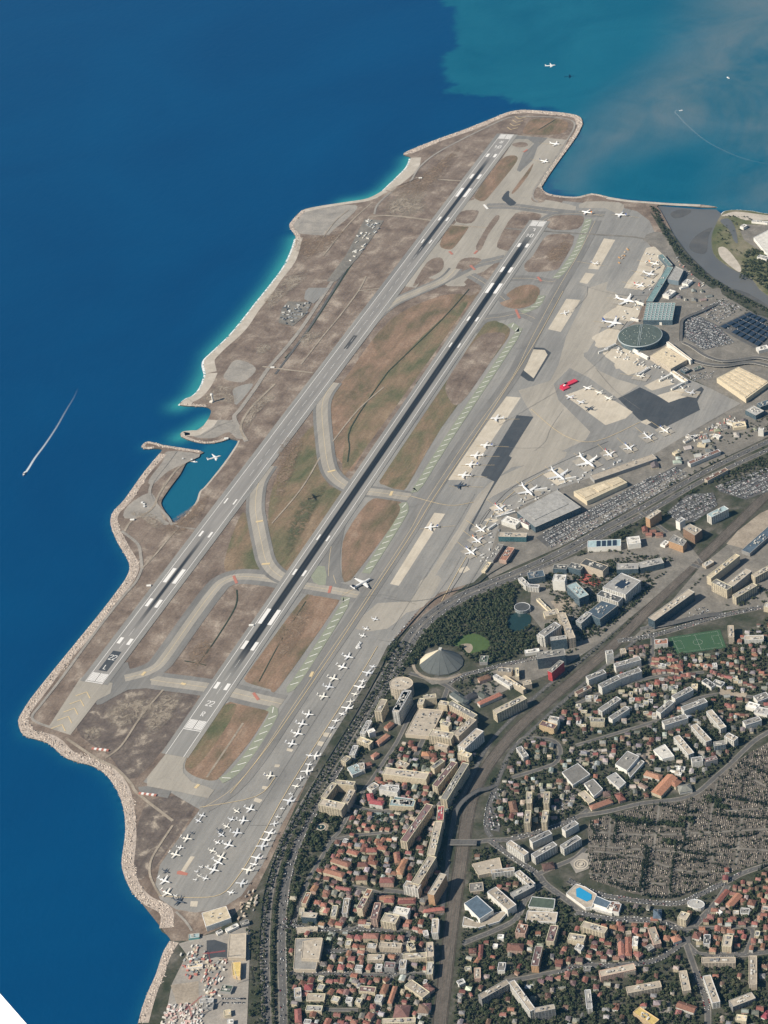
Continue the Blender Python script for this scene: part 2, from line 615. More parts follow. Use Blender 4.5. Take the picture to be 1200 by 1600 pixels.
# greener / browner fields between the runways and round the taxiways
sheet('grass_field', [(545, 735), (512, 690), (505, 640), (540, 590), (610, 500), (690, 462), (735, 462), (738, 470), (600, 650), (560, 720)], M_GRASSR, 4)
sheet('grass_field', [(535, 735), (545, 665), (570, 620), (640, 545), (700, 490), (728, 480), (560, 715)], M_GRASSG, 4)
sheet('grass_field', [(420, 790), (440, 730), (490, 665), (500, 720), (515, 760), (545, 772), (445, 900), (425, 870)], M_GRASSG, 4)
sheet('grass_field', [(350, 880), (380, 800), (395, 850), (405, 893), (370, 898)], M_GRASSG, 4)
sheet('grass_field', [(120, 1140), (150, 1085), (210, 1072), (290, 1078), (306, 1095), (215, 1215), (170, 1180)], M_SCRUB, 4)
sheet('grass_field', [(230, 1255), (262, 1245), (310, 1252), (250, 1345), (236, 1360), (215, 1375), (208, 1330), (215, 1290)], M_SCRUB, 3)
# gravel and bare earth along the sea
sheet('gravel_yard', tl(400, 300, 4, 225, 190, 300, 125, 440, 95, 620, 80, 610, 130, 480, 240, 440, 270, 290, 262, 240, 250), M_GRAVEL, 3)
sheet('gravel_yard', tl(150, 550, 4, 870, 50, 960, 70, 1000, 110, 960, 160, 900, 190, 800, 165, 820, 110), M_GRAVEL, 3)
sheet('gravel_yard', tl(150, 550, 4, 860, 230, 940, 200, 980, 210, 880, 330, 860, 280), M_ASPH, 3)
sheet('gravel_yard', tl(150, 550, 4, 450, 620, 650, 640, 570, 690, 460, 740, 400, 790, 350, 830, 330, 800, 420, 680), M_GRAVEL, 3)
sheet('gravel_yard', tl(150, 550, 4, 330, 880, 380, 930, 420, 1040, 460, 1070, 420, 1080, 340, 1030, 180, 1040, 200, 960), M_GRAVEL, 3)
patch(tl(150, 550, 4, 760, 200, 860, 210, 880, 320, 720, 320, 640, 310, 690, 250), M_FDIRT)
patch(tl(600, 150, 4, -20, 720, 130, 570, 240, 540, 260, 690, 180, 760, 40, 760), M_FDIRT)
sheet('gravel_yard', tl(150, 550, 4, 730, 430, 870, 440, 930, 530, 880, 540, 830, 500, 760, 530, 700, 540, 600, 520), M_GRAVEL, 3)

# pebble beaches and the boulder sea wall
def coast_cut(a, b):
    """piece of the surveyed coastline between two survey points"""
    ia = min(range(len(COAST_A)), key=lambda i: (COAST_A[i][0] - a[0]) ** 2 + (COAST_A[i][1] - a[1]) ** 2)
    ib = min(range(len(COAST_A)), key=lambda i: (COAST_A[i][0] - b[0]) ** 2 + (COAST_A[i][1] - b[1]) ** 2)
    ia, ib = min(ia, ib), max(ia, ib)
    return smooth([coast[i] for i in range(ia, ib + 1)], 4)


M_ROCKBED = ground_mat('rock_bed', [(0.34, 0.285, 0.235), (0.45, 0.38, 0.32), (0.52, 0.45, 0.38)], 0.08, fine=0.3)
m_rock, nt_, b_ = node_mat('boulder_stone')
N_ = NT(nt_)
at_ = N_.n('ShaderNodeAttribute', attribute_name='tone').outputs['Fac']
N_.set(b_.inputs['Base Color'], N_.ramp(at_, (0.0, (0.12, 0.10, 0.085)), (0.25, (0.36, 0.30, 0.25)), (0.5, (0.56, 0.47, 0.39)), (1.0, (0.74, 0.65, 0.55))))
b_.inputs['Roughness'].default_value = 0.9
b_.inputs['Specular IOR Level'].default_value = 0.1

rock_v, rock_f, rock_t = [], [], []
ROCK_F = [(0, 1, 4), (1, 2, 4), (2, 3, 4), (3, 0, 4), (0, 5, 1), (1, 5, 2), (2, 5, 3), (3, 5, 0)]


def rocks(line, w0, w1, per_m2, size, zmax=3.2, z0=0.3):
    """heap of boulders on the inner side (left) of a coast line"""
    s = arclen(line)
    n = int(s[-1] * (w1 - w0) * per_m2 * 1.25)
    ph = rnd.uniform(0, 50)
    for _ in range(n):
        t = rnd.uniform(0, s[-1])
        (x, y), (dx, dy) = along(line, t, s)
        k = rnd.random()
        d = w0 + (w1 * (.86 + .16 * math.sin(t * .031 + ph) + .1 * math.sin(t * .09 + ph)) - w0) * k
        x, y = x + dy * d, y - dx * d
        r = size * (rnd.uniform(0.5, 1.2) if rnd.random() < .85 else rnd.uniform(1.2, 1.8))
        zz = 2.7 + rnd.uniform(0.0, 0.7) * (1.0 if k > .12 else 0.2) - (1.6 if k < .08 else 0.0)
        a = rnd.uniform(0, 6.28)
        i = len(rock_v)
        for j in range(4):
            rr = r * rnd.uniform(0.75, 1.2)
            rock_v.append((x + rr * math.cos(a + j * 1.571), y + rr * math.sin(a + j * 1.571), zz + rnd.uniform(-0.2, 0.35) * r))
        rock_v.append((x + rnd.uniform(-.4, .4) * r, y + rnd.uniform(-.4, .4) * r, zz + r * rnd.uniform(0.5, 0.95)))
        rock_v.append((x, y, zz - r * 0.8))
        tone = min(1, max(0, rnd.gauss(0.58, 0.27))) * (.25 if k < .07 else 1.0)
        rock_t.extend([tone] * 6)
        rock_f.extend([(i + p, i + q, i + u) for p, q, u in ROCK_F])


def shore(name, a, b, w, mat, out=0.0):
    line = coast_cut(a, b)
    m_ = MB()
    z = nz()
    A_ = offset(line, out)
    ls = arclen(line)
    B_ = [offset(line, -w * (.92 + .1 * math.sin(ls[q] * .027 + w)))[q] for q in range(len(line))]
    for k in range(len(line) - 1):
        m_.quad((A_[k][0], A_[k][1], z), (A_[k + 1][0], A_[k + 1][1], z), (B_[k + 1][0], B_[k + 1][1], z), (B_[k][0], B_[k][1], z))
    m_.build(name, mat, kind='structure')
    return line


for a, b, w, dens, sz in (((217, 1600), (266, 1472), 20, 0.065, 1.7), ((250, 1452), (29, 1127), 26, 0.075, 1.7), ((29, 1127), (185, 850), 24, 0.075, 1.7),
                          ((185, 850), (250, 710), 21, 0.075, 1.7), ((240, 702), (255, 697), 9, 0.09, 1.9), ((255, 697), (314, 706), 10, 0.09, 1.7), ((357, 687), (283, 683), 9, 0.07, 1.7),
                          ((322, 637), (281, 634), 10, 0.06, 1.8), ((636, 238), (815, 173), 26, 0.04, 2.1), ((815, 173), (910, 195), 24, 0.045, 2.1),
                          ((910, 195), (846, 293), 14, 0.05, 1.9), ((846, 293), (950, 309), 10, 0.04, 1.6), ((457, 392), (472, 330), 14, 0.05, 1.9), ((631, 243), (675, 222), 24, 0.04, 2.0)):
    rocks(shore('rock_bank', a, b, w, M_ROCKBED, 1.0), -1.5, w, dens, sz)
for a, b, w in (((281, 634), (322, 585), 34), ((322, 585), (402, 473), 32), ((402, 473), (463, 373), 26), ((472, 330), (600, 298), 20), ((600, 298), (642, 248), 42),
                ((325, 657), (283, 683), 30), ((372, 690), (270, 818), 6), ((950, 309), (1095, 321), 14)):
    rocks(shore('beach', a, b, w, M_SAND), 0.0, 7.0, 0.012, 1.2, 1.2, 0.2)
rk = bpy.data.meshes.new('boulders')
rk.from_pydata(rock_v, [], rock_f)
at_ = rk.attributes.new('tone', 'FLOAT', 'POINT')
at_.data.foreach_set('value', rock_t)
rk.materials.append(m_rock)
put(rk, 'boulders', kind='stuff', label='pale pinkish boulders heaped along the sea wall', cat='boulders')

# surf along the beaches
M_FOAM, nt_, b_ = node_mat('sea_foam')
N_ = NT(nt_)
nz_ = N_.noise(N_.n('ShaderNodeNewGeometry').outputs['Position'], 0.09, 5.0, 0.7, 0.6)
tr_ = N_.n('ShaderNodeBsdfTransparent')
mx_ = N_.n('ShaderNodeMixShader')
N_.set(mx_.inputs[0], N_.smoothstep(nz_, 0.36, 0.54))
nt_.links.new(tr_.outputs[0], mx_.inputs[1])
nt_.links.new(b_.outputs[0], mx_.inputs[2])
nt_.links.new(mx_.outputs[0], nt_.nodes['Material Output'].inputs[0])
b_.inputs['Base Color'].default_value = (0.8, 0.83, 0.82, 1)
b_.inputs['Roughness'].default_value = 0.8
for a, b, o_, w_ in (((281, 634), (322, 585), 2.5, 8.0), ((322, 585), (402, 473), 2.5, 9.0), ((402, 473), (463, 373), 2.5, 9.0), ((472, 330), (600, 298), 1.5, 5.0), ((600, 298), (642, 248), 2.5, 9.0), ((950, 309), (1120, 325), 1.5, 6.0)):
    m_ = MB()
    m_.ribbon(offset(coast_cut(a, b), o_), w_, 0.25)
    m_.build('surf', M_FOAM, kind='stuff')
m_ = MB()
m_.ribbon(smooth(W([(1128, 335), (1133, 330.5), (1150, 328.5), (1176, 330.5), (1200, 334.5), (1300, 342)], 0.0), 4), 6.0, 0.25)
m_.build('surf', M_FOAM, kind='stuff')

# ------------------------------------------------------------------ river
M_RIVER, nt_, b_ = node_mat('river_water')
N_ = NT(nt_)
f_ = N_.noise(N_.n('ShaderNodeNewGeometry').outputs['Position'], 0.006, 5.0, 0.6, 0.6)
N_.set(b_.inputs['Base Color'], N_.ramp(f_, (0.3, (0.115, 0.118, 0.118)), (0.7, (0.145, 0.145, 0.14))))
b_.inputs['Roughness'].default_value = 0.35
sheet('river', [(1022, 320), (1062, 323), (1095, 325.5), (1119, 326), (1129, 334), (1180, 350), (1260, 400), (1320, 470), (1500, 600), (1500, 645), (1300, 535), (1200, 486), (1150, 460), (1110, 437), (1088, 416),
                (1072, 400), (1058, 382), (1050, 370), (1038, 348)], M_RIVER, world=False, z=0.12)
M_MUD = ground_mat('mud_bar', [(0.075, 0.078, 0.08), (0.10, 0.10, 0.098), (0.13, 0.125, 0.115)], 0.02, fine=0.15)
sheet('mud_bank', tl(900, 250, 4, 590, 330, 640, 305, 720, 310, 690, 340, 620, 360), M_MUD, 4, z=0.3)
sheet('mud_bank', tl(900, 250, 4, 710, 520, 760, 460, 850, 415, 830, 470, 815, 570, 770, 580, 720, 560), M_MUD, 4, z=0.3)
sheet('mud_bank', tl(900, 250, 4, 980, 800, 1080, 830, 1200, 905, 1200, 930, 1060, 860), M_MUD, 3, z=0.3)
# far bank of the river
FAR = [(1500, 560), (1300, 505), (1200, 462), (1175, 436), (1150, 423), (1130, 411), (1115, 396), (1112, 371), (1119, 351), (1126, 338), (1133, 331), (1150, 329), (1176, 331), (1200, 335), (1300, 343), (1700, 380)]
fb = smooth(W(FAR, 0.0), 3) + [(5200.0, 2600.0), (5200.0, 1100.0)]
m_ = MB()
m_.flat(fb, 2.4)
m_.skirt(fb, -4.0, 2.4)
m_.build('far_bank', M_BANK, kind='structure')
sheet('sand_bank', tl(900, 250, 4, 890, 550, 930, 545, 985, 600, 1030, 670, 1020, 700, 950, 650, 900, 600), M_SAND, 3, z=2.6)
sheet('beach', tl(900, 250, 4, 910, 350, 940, 335, 1010, 322, 1200, 345, 1400, 365, 1400, 400, 1200, 375, 1060, 375, 990, 350), M_SAND, 3, z=2.62)
sheet('industrial_yard', tl(900, 250, 4, 1035, 400, 1200, 405, 1400, 420, 1400, 700, 1200, 590, 1140, 560, 1050, 500, 1025, 440), M_PAVE, 0, z=2.64)
sheet('river_channel', tl(900, 250, 4, 900, 380, 950, 365, 985, 400, 1005, 470, 1010, 520, 985, 500, 960, 440), M_RIVER, 3, z=2.66)

# ------------------------------------------------------------------ airfield pavements
APRON = [(224, 1222), (262, 1236), (312, 1265), (250, 1351), (242, 1385), (250, 1405), (275, 1421), (305, 1426), (330, 1422), (355, 1414), (377, 1400), (410, 1352),
         (442, 1285), (485, 1210), (517, 1155), (547, 1107), (590, 1040), (605, 1010), (657, 950), (687, 926), (740, 910), (757, 893), (785, 805),
         (870, 765), (1022, 710), (1117, 655), (1158, 631), (1133, 617), (1104, 604), (1075, 592), (1050, 575), (1019, 554), (962, 537), (967, 520),
         (995, 500), (1007, 470), (1025, 445), (1040, 415), (1032, 400), (1010, 378), (1024, 366), (1015, 345), (995, 330), (962, 322), (900, 316), (880, 314), (855, 347), (600, 720), (330, 1105), (310, 1135), (270, 1165)]
sheet('apron', APRON, M_ASPH)
# beige and worn areas of the apron
sheet('apron_pavement', tl(700, 450, 4, 440, 640, 640, 580, 690, 480, 740, 300, 830, 120, 880, 0, 1000, -40, 960, 130, 880, 250, 840, 330, 850, 430, 950, 520, 1060, 570, 1190, 610, 1060, 690, 880, 560, 760, 500, 660, 600, 690, 700, 890, 900, 860, 950, 540, 1100, 400, 1120, 330, 1170, 410, 1010, 530, 800, 480, 720), M_CORE)
sheet('apron_pavement', tl(600, 700, 4, 220, 880, 480, 480, 560, 330, 620, 260, 720, 180, 1000, 60, 1100, 20, 1130, 60, 760, 260, 640, 330, 560, 430, 300, 830, 240, 950, 100, 1020, 100, 980, 200, 940), M_CORE, 2)
sheet('apron_pavement', tl(450, 900, 4, 830, 30, 900, 0, 960, 20, 850, 190, 740, 230, 620, 330, 420, 330, 560, 170, 760, 160), M_CORE, 2)
sheet('apron_pavement', tl(900, 250, 4, 60, 260, 270, 265, 300, 300, 260, 340, 180, 300, 20, 300), M_CORE, 2)
sheet('apron_pavement', tl(900, 250, 4, 90, 810, 250, 830, 270, 900, 180, 1010, 70, 1200, -60, 1200, -10, 1050, 60, 900), M_CORE, 2)
sheet('apron_pavement', tl(900, 250, 4, 490, 450, 560, 470, 620, 590, 700, 690, 830, 790, 1200, 1010, 1200, 1040, 800, 830, 640, 670, 590, 610, 420, 500), M_PAVE, 2)
# dark resurfaced areas
sheet('apron_pavement', tl(700, 450, 4, 430, 795, 535, 805, 380, 1050, 400, 1060, 250, 1300, 130, 1530, 130, 1500, 290, 1210, 205, 1170), M_ASPHD)
sheet('apron_pavement', tl(950, 450, 4.8, 75, 830, 240, 745, 355, 800, 455, 860, 540, 825, 650, 830, 690, 915, 380, 1070, 230, 985), M_ASPHD)
sheet('apron_pavement', tl(950, 450, 4.8, 640, 780, 700, 740, 720, 760, 670, 850, 690, 915, 600, 900, 540, 825), M_ASPHD)
# pale concrete stands
STANDS = [tl(700, 450, 4, 325, 675, 455, 685, 110, 1200, -5, 1200), tl(700, 450, 4, 740, 68, 828, 75, 705, 275, 625, 258),
          tl(600, 700, 4, 315, 405, 382, 412, 92, 862, 38, 850),
          tl(700, 450, 4, 730, 672, 890, 612, 1155, 775, 1110, 815, 985, 858), tl(900, 250, 4, 175, 490, 245, 500, 140, 685, 75, 680),
          tl(900, 250, 4, 60, 705, 118, 712, 70, 775, 22, 765), tl(900, 250, 4, -5, 875, 30, 875, -10, 920, -30, 910),
          tl(950, 450, 4.8, 270, 735, 380, 680, 470, 690, 500, 720, 330, 770), tl(950, 450, 4.8, 370, 805, 560, 750, 660, 800, 540, 830, 455, 860),
          tl(950, 450, 4.8, 45, 575, 170, 550, 190, 590, 60, 608), tl(950, 450, 4.8, 105, 615, 280, 570, 300, 610, 150, 655),
          tl(950, 450, 4.8, 240, 1005, 290, 985, 325, 1010, 290, 1028)]
for s_ in STANDS:
    sheet('apron_stand', s_, M_CONC)
sheet('apron_pavement', tl(700, 450, 4, 505, 370, 600, 375, 645, 405, 535, 585, 500, 580, 415, 520), M_ASPHD)
sheet('apron_stand', tl(700, 450, 4, 520, 383, 605, 388, 622, 418, 535, 565, 440, 488), M_CONC)
# terminal stands, warm concrete
for s_ in (tl(700, 450, 4, 970, 175, 1100, 100, 1190, 110, 1170, 190, 1000, 250), tl(700, 450, 4, 930, 290, 1050, 240, 1080, 320, 1000, 360, 900, 320),
           tl(700, 450, 4, 925, 340, 1040, 300, 1070, 350, 940, 375), tl(900, 250, 4, 440, 550, 530, 560, 560, 650, 480, 790, 300, 800, 380, 690),
           tl(900, 250, 4, 260, 900, 380, 880, 400, 950, 360, 1000, 240, 1010), tl(900, 250, 4, 130, 1090, 240, 1060, 270, 1120, 140, 1170),
           tl(700, 450, 4, 960, 400, 1100, 380, 1190, 420, 1190, 470, 1120, 540, 1040, 470)):
    sheet('apron_stand', s_, M_CONC, 2)
# GA apron small marks
for s_ in (tl(230, 1230, 4, 272, 432, 298, 435, 232, 535, 208, 528), tl(230, 1230, 4, 272, 712, 318, 714, 312, 748, 268, 746), tl(230, 1050, 4, 800, 578, 832, 580, 824, 596, 794, 594),
           tl(230, 1050, 4, 722, 712, 760, 718, 744, 738, 716, 730), tl(230, 1050, 4, 676, 785, 722, 800, 704, 820, 664, 808), tl(230, 1050, 4, 1112, 378, 1152, 384, 1136, 410, 1100, 402),
           tl(230, 1050, 4, 1074, 432, 1112, 440, 1090, 466, 1066, 458), tl(230, 1050, 4, 876, 476, 914, 486, 904, 500, 870, 492), tl(450, 900, 4, 216, 978, 274, 986, 262, 1008, 222, 1000),
           tl(450, 900, 4, 186, 1030, 236, 1040, 216, 1066, 184, 1058), tl(600, 700, 4, 462, 758, 520, 738, 538, 760, 500, 782, 470, 780), tl(600, 700, 4, 622, 455, 650, 440, 720, 450, 690, 468)):
    sheet('apron_stand', s_, M_CONC)
sheet('apron_marking', tl(230, 1230, 4, 188, 526, 205, 522, 256, 538, 248, 553, 184, 544), M_RED)


def taxi(pts, w, core=None, sm=5):
    strip('taxiway', pts, w, M_TAXI, sm)
    if core:
        strip('taxiway', pts, core, M_CORE, sm)
    strip('guide_line', pts, 0.8, M_YELLOW, sm)


# far end pavements
sheet('taxiway', tl(600, 150, 4, 760, 360, 830, 245, 1150, 275, 1120, 340, 985, 560, 950, 640, 1080, 660, 1200, 690, 1200, 745, 1030, 735, 980, 800, 870, 960, 800, 1010, 700, 1040,
                    500, 1190, 400, 1190, 330, 1150, 250, 1130, 200, 1200, 130, 1190, 300, 960, 450, 790, 430, 745, 500, 660, 560, 650), M_CORE)
taxi(tl(600, 150, 4, 260, 1200, 420, 1130, 560, 1060, 680, 1030, 760, 1010), 40, None)
taxi(tl(600, 150, 4, 600, 1200, 700, 1150, 900, 1140, 1050, 1160, 1150, 1120), 34, None)
taxi(tl(600, 150, 4, 640, 690, 800, 690, 1000, 715, 1200, 735, 1380, 740), 38, None)
taxi(tl(600, 150, 4, 980, 790, 1060, 745, 1200, 735), 34, None)
sheet('taxiway', tl(600, 150, 4, 820, 248, 1025, 262, 960, 320, 930, 400, 850, 475, 830, 465, 870, 360, 940, 300, 900, 270, 810, 270), M_TAXI)
sheet('taxiway', tl(600, 150, 4, 735, 640, 770, 595, 785, 600, 782, 630, 828, 668, 790, 688, 760, 665), M_ASPHD, 2)
for s_ in (tl(600, 150, 4, 570, 620, 650, 500, 740, 392, 800, 372, 835, 385, 810, 440, 680, 600, 630, 655, 585, 650), tl(600, 150, 4, 800, 305, 840, 290, 885, 292, 898, 312, 840, 322),
           tl(600, 150, 4, 450, 785, 485, 722, 580, 715, 588, 740, 545, 795), tl(600, 150, 4, 348, 930, 415, 818, 525, 812, 505, 860, 440, 945, 400, 960),
           tl(600, 150, 4, 650, 810, 700, 748, 722, 765, 650, 870, 605, 965, 575, 940), tl(600, 150, 4, 708, 920, 820, 735, 960, 735, 980, 760, 900, 850, 810, 960, 740, 960),
           tl(600, 150, 4, 180, 1190, 270, 1040, 350, 1010, 375, 1050, 350, 1100, 250, 1150), tl(600, 150, 4, 445, 1100, 480, 1025, 560, 1010, 610, 1030, 520, 1085),
           tl(600, 150, 4, 500, 1165, 600, 1105, 690, 1090, 690, 1120, 600, 1200), tl(600, 150, 4, 870, 215, 935, 145, 1120, 150, 1150, 200, 1090, 240, 900, 240),
           tl(600, 150, 4, 800, 600, 880, 490, 935, 420, 900, 500, 820, 600), tl(600, 150, 4, 920, 640, 960, 570, 1010, 615, 1000, 660, 950, 665),
           tl(600, 150, 4, 1010, 790, 1065, 750, 1190, 745, 1250, 760, 1210, 830, 1050, 835), tl(600, 150, 4, 880, 1050, 930, 1000, 1000, 890, 1060, 865, 1190, 880, 1110, 1050, 1060, 1090, 900, 1100),
           tl(700, 450, 4, 330, 80, 420, 0, 520, -20, 575, 15, 540, 95, 440, 130, 350, 115)):
    sheet('grass_field', s_, M_GRASS if rnd.random() < .6 else M_GRASSR, 3)
# islands beside the inner runway
ISL = [(tl(230, 1050, 4, 235, 590, 260, 515, 310, 440, 490, 200, 600, 200, 745, 222, 765, 240, 640, 440, 480, 630, 420, 678, 330, 665, 260, 630), M_GRASSR),
       (tl(250, 850, 4, 530, 850, 560, 790, 890, 345, 960, 325, 1085, 345, 1110, 375, 745, 895, 690, 908, 620, 890, 560, 872), M_GRASSR),
       ([(536, 907), (534, 870), (540, 835), (575, 785), (597, 779), (622, 783), (628, 792), (612, 822), (555, 898), (546, 907)], M_GRASSR),
       ([(594, 754), (604, 735), (700, 592), (758, 506), (780, 504), (794, 511), (796, 522), (778, 550), (690, 668), (635, 762), (620, 765), (600, 758)], M_GRASSG)]
for s_, mt in ISL:
    sheet('grass_field', s_, mt, 3)
sheet('grass_field', [(700, 592), (745, 530), (770, 520), (790, 525), (770, 560), (720, 630), (700, 620)], M_GRASS, 4)
sheet('grass_field', [(330, 1110), (350, 1102), (370, 1104), (345, 1150), (310, 1195), (295, 1200), (292, 1185)], M_GRASSG, 4)

# taxiways between the two runways
taxi([(150, 1068), (180, 1062), (215, 1060), (260, 1066), (300, 1071), (345, 1078), (395, 1090), (440, 1100)], 62, 32)
sheet('taxiway', [(166, 1075), (176, 1060), (190, 1040), (200, 1035), (205, 1050), (230, 1055), (235, 1075), (200, 1078), (160, 1100), (150, 1098)], M_TAXI, 2)
taxi([(195, 1060), (222, 1053), (245, 1042), (262, 1022), (300, 968), (332, 925), (350, 908), (378, 901), (425, 905), (457, 912), (512, 921), (560, 930)], 62, 26)
taxi([(420, 728), (404, 755), (399, 790), (402, 815), (409, 850), (416, 877), (430, 895), (450, 906), (462, 909)], 50, 32)
taxi([(522, 598), (508, 618), (503, 640), (506, 682), (512, 725), (522, 745), (540, 759), (560, 766), (600, 771), (640, 777)], 50, 32)
taxi([(570, 515), (590, 492), (615, 473), (650, 457), (687, 441), (702, 431), (712, 420)], 46, 30)
taxi([(545, 772), (528, 820), (520, 860), (519, 890), (525, 912)], 40, None)
taxi([(520, 840), (515, 870), (513, 900)], 36, None)
taxi([(735, 520), (755, 500), (785, 495), (815, 490), (840, 500)], 40, None)
taxi([(735, 430), (760, 445), (790, 470)], 34, None)
sheet('green_area', tl(250, 850, 4, 945, 160, 1030, 140, 1035, 255, 960, 240), M_SHOULDER, 2)
# inner parallel taxiway, slightly darker band
taxi([(318, 1262), (360, 1235), (400, 1190), (450, 1115), (500, 1040), (545, 975), (575, 930), (640, 830), (665, 785), (735, 680), (800, 590), (830, 530), (870, 455), (905, 395), (930, 345)], 40, None)
# worn beige pad before the inner threshold
sheet('taxiway', tl(230, 1050, 4, 0, 660, 150, 470, 265, 495, 225, 580, 225, 630, 280, 690, 380, 720, 420, 740, 380, 790, 200, 750, 0, 715), M_CORE, 0)
sheet('taxiway', tl(230, 1050, 4, 0, 715, 150, 745, 130, 790, -40, 760, -60, 720), M_TAXI, 0)
# overrun pad before the outer threshold
sheet('runway_overrun', tl(0, 850, 4, 505, 835, 705, 870, 690, 935, 610, 975, 440, 1195, 300, 1150), M_CORE, 0)

# painted green shoulders with white dashes
SHOULD = [tl(900, 250, 4, 80, 370, 40, 480, 0, 575, -80, 690, -130, 740), [(847, 462), (838, 478), (815, 488)], [(797, 506), (808, 516), (803, 530), (700, 686), (655, 758), (645, 766)],
          [(629, 786), (632, 797), (620, 820), (572, 896)], [(534, 938), (537, 948), (465, 1062), (448, 1078)], [(420, 1106), (427, 1118), (392, 1175), (365, 1208), (345, 1220)]]
for s_ in SHOULD:
    w_ = smooth(W(s_), 3)
    o_ = strip('taxiway_shoulder', w_, 22, M_SHOULDER, 0, world=True)
    L_ = arclen(w_)
    mk = MB()
    t = 14.0
    zz = nz()
    while t < L_[-1] - 6:
        (x, y), (dx, dy) = along(w_, t, L_)
        a = (x - dy * 7 - dx * 7, y + dx * 7 - dy * 7)
        b = (x + dy * 7 + dx * 7, y - dx * 7 + dy * 7)
        mk.ribbon([a, b], 1.7, zz)
        t += 27.0
    mk.build('shoulder_dash', M_WHITE, o_)

# drainage ditches, service roads, tracks
M_DITCH = ground_mat('ditch_reeds', [(0.03, 0.045, 0.03), (0.05, 0.065, 0.04)], 0.05)
for s_, w_ in (([(733, 452), (690, 500), (620, 568), (600, 590), (549, 667), (546, 700), (543, 722)], 3.2), ([(370, 922), (368, 948), (340, 995), (313, 1033), (308, 1036), (288, 1033)], 3.2),
               ([(308, 1036), (322, 1040)], 3), ([(570, 385), (545, 420), (480, 520), (445, 560)], 4), ([(478, 940), (440, 1000), (405, 1065)], 3), ([(700, 540), (650, 600)], 3)):
    strip('drainage_ditch', s_, w_, M_DITCH)
for s_, w_, mt in (([(548, 395), (480, 500), (450, 540), (420, 575), (400, 605), (375, 640), (366, 652), (375, 672), (385, 690)], 12, M_GRAVEL), ([(552, 403), (486, 508), (430, 585)], 7, M_ROAD),
                   ([(370, 655), (340, 665), (315, 680)], 7, M_GRAVEL), ([(385, 688), (376, 668), (390, 640), (430, 600)], 7, M_DIRT), ([(270, 820), (285, 824), (305, 827)], 6, M_GRAVEL),
                   ([(270, 822), (262, 808), (250, 795), (235, 775), (238, 755), (260, 725), (275, 705)], 8, M_GRAVEL), ([(242, 790), (250, 770), (275, 735), (288, 725)], 6, M_DIRT),
                   ([(245, 785), (232, 800), (205, 815), (195, 830)], 6, M_DIRT), ([(190, 830), (215, 850), (220, 870), (222, 890)], 8, M_GRAVEL), ([(220, 890), (240, 870), (265, 840), (282, 822)], 5, M_DIRT),
                   ([(222, 888), (212, 910), (190, 935), (140, 1000), (100, 1055), (65, 1100), (50, 1120), (60, 1130), (90, 1140)], 7, M_GRAVEL), ([(105, 1155), (150, 1185), (180, 1200), (205, 1225), (215, 1240), (270, 1283)], 7, M_DIRT),
                   ([(255, 1078), (220, 1120), (190, 1165), (165, 1185)], 5, M_DIRT), ([(380, 1130), (350, 1175), (323, 1215)], 5, M_DIRT), ([(500, 715), (470, 765), (425, 818)], 4, M_DIRT),
                   ([(600, 605), (560, 640), (520, 690)], 4, M_DIRT), ([(575, 340), (600, 337), (640, 340), (675, 345)], 8, M_DIRT), ([(650, 278), (690, 281), (722, 283)], 6, M_DIRT),
                   ([(572, 432), (560, 455), (530, 495), (505, 525), (470, 570)], 5, M_DIRT), ([(410, 573), (440, 577), (490, 583)], 6, M_DIRT), ([(560, 455), (600, 450)], 4, M_DIRT), ([(505, 400), (545, 350), (580, 318)], 5, M_DIRT),
                   ([(490, 395), (520, 350), (545, 328)], 4, M_DIRT), ([(585, 335), (590, 320), (612, 300), (640, 285), (655, 262), (690, 235), (775, 192), (800, 183)], 7, M_GRAVEL),
                   ([(800, 183), (860, 183), (892, 188), (897, 200), (880, 228), (845, 280), (832, 305), (840, 316)], 6, M_GRAVEL), ([(680, 350), (720, 353), (760, 356)], 6, M_DIRT), ([(790, 357), (830, 360), (900, 365), (935, 367), (1005, 373), (1035, 395), (1060, 420), (1100, 455)], 8, M_PAVE),
                   ([(842, 203), (868, 187)], 4, M_DITCH), ([(270, 1290), (250, 1320), (236, 1345), (235, 1370), (250, 1400)], 5, M_DIRT), ([(275, 1425), (290, 1440), (300, 1455)], 5, M_GRAVEL)):
    strip('service_road' if mt is not M_DITCH else 'drainage_ditch', s_, w_, mt)
sheet('gravel_yard', tl(400, 300, 4, 330, 600, 460, 600, 360, 700, 300, 670, 310, 620), M_ASPH, 0)
sheet('gravel_yard', tl(400, 300, 4, 200, 685, 350, 690, 310, 770, 230, 840, 140, 820, 160, 730), M_PAVE, 0)
sheet('gravel_yard', tl(400, 300, 4, 680, 170, 800, 180, 640, 410, 500, 560, 440, 560, 560, 400), M_PAVE, 0)

# ------------------------------------------------------------------ runways
def Y(px, py):
    return U(px, py)[1]


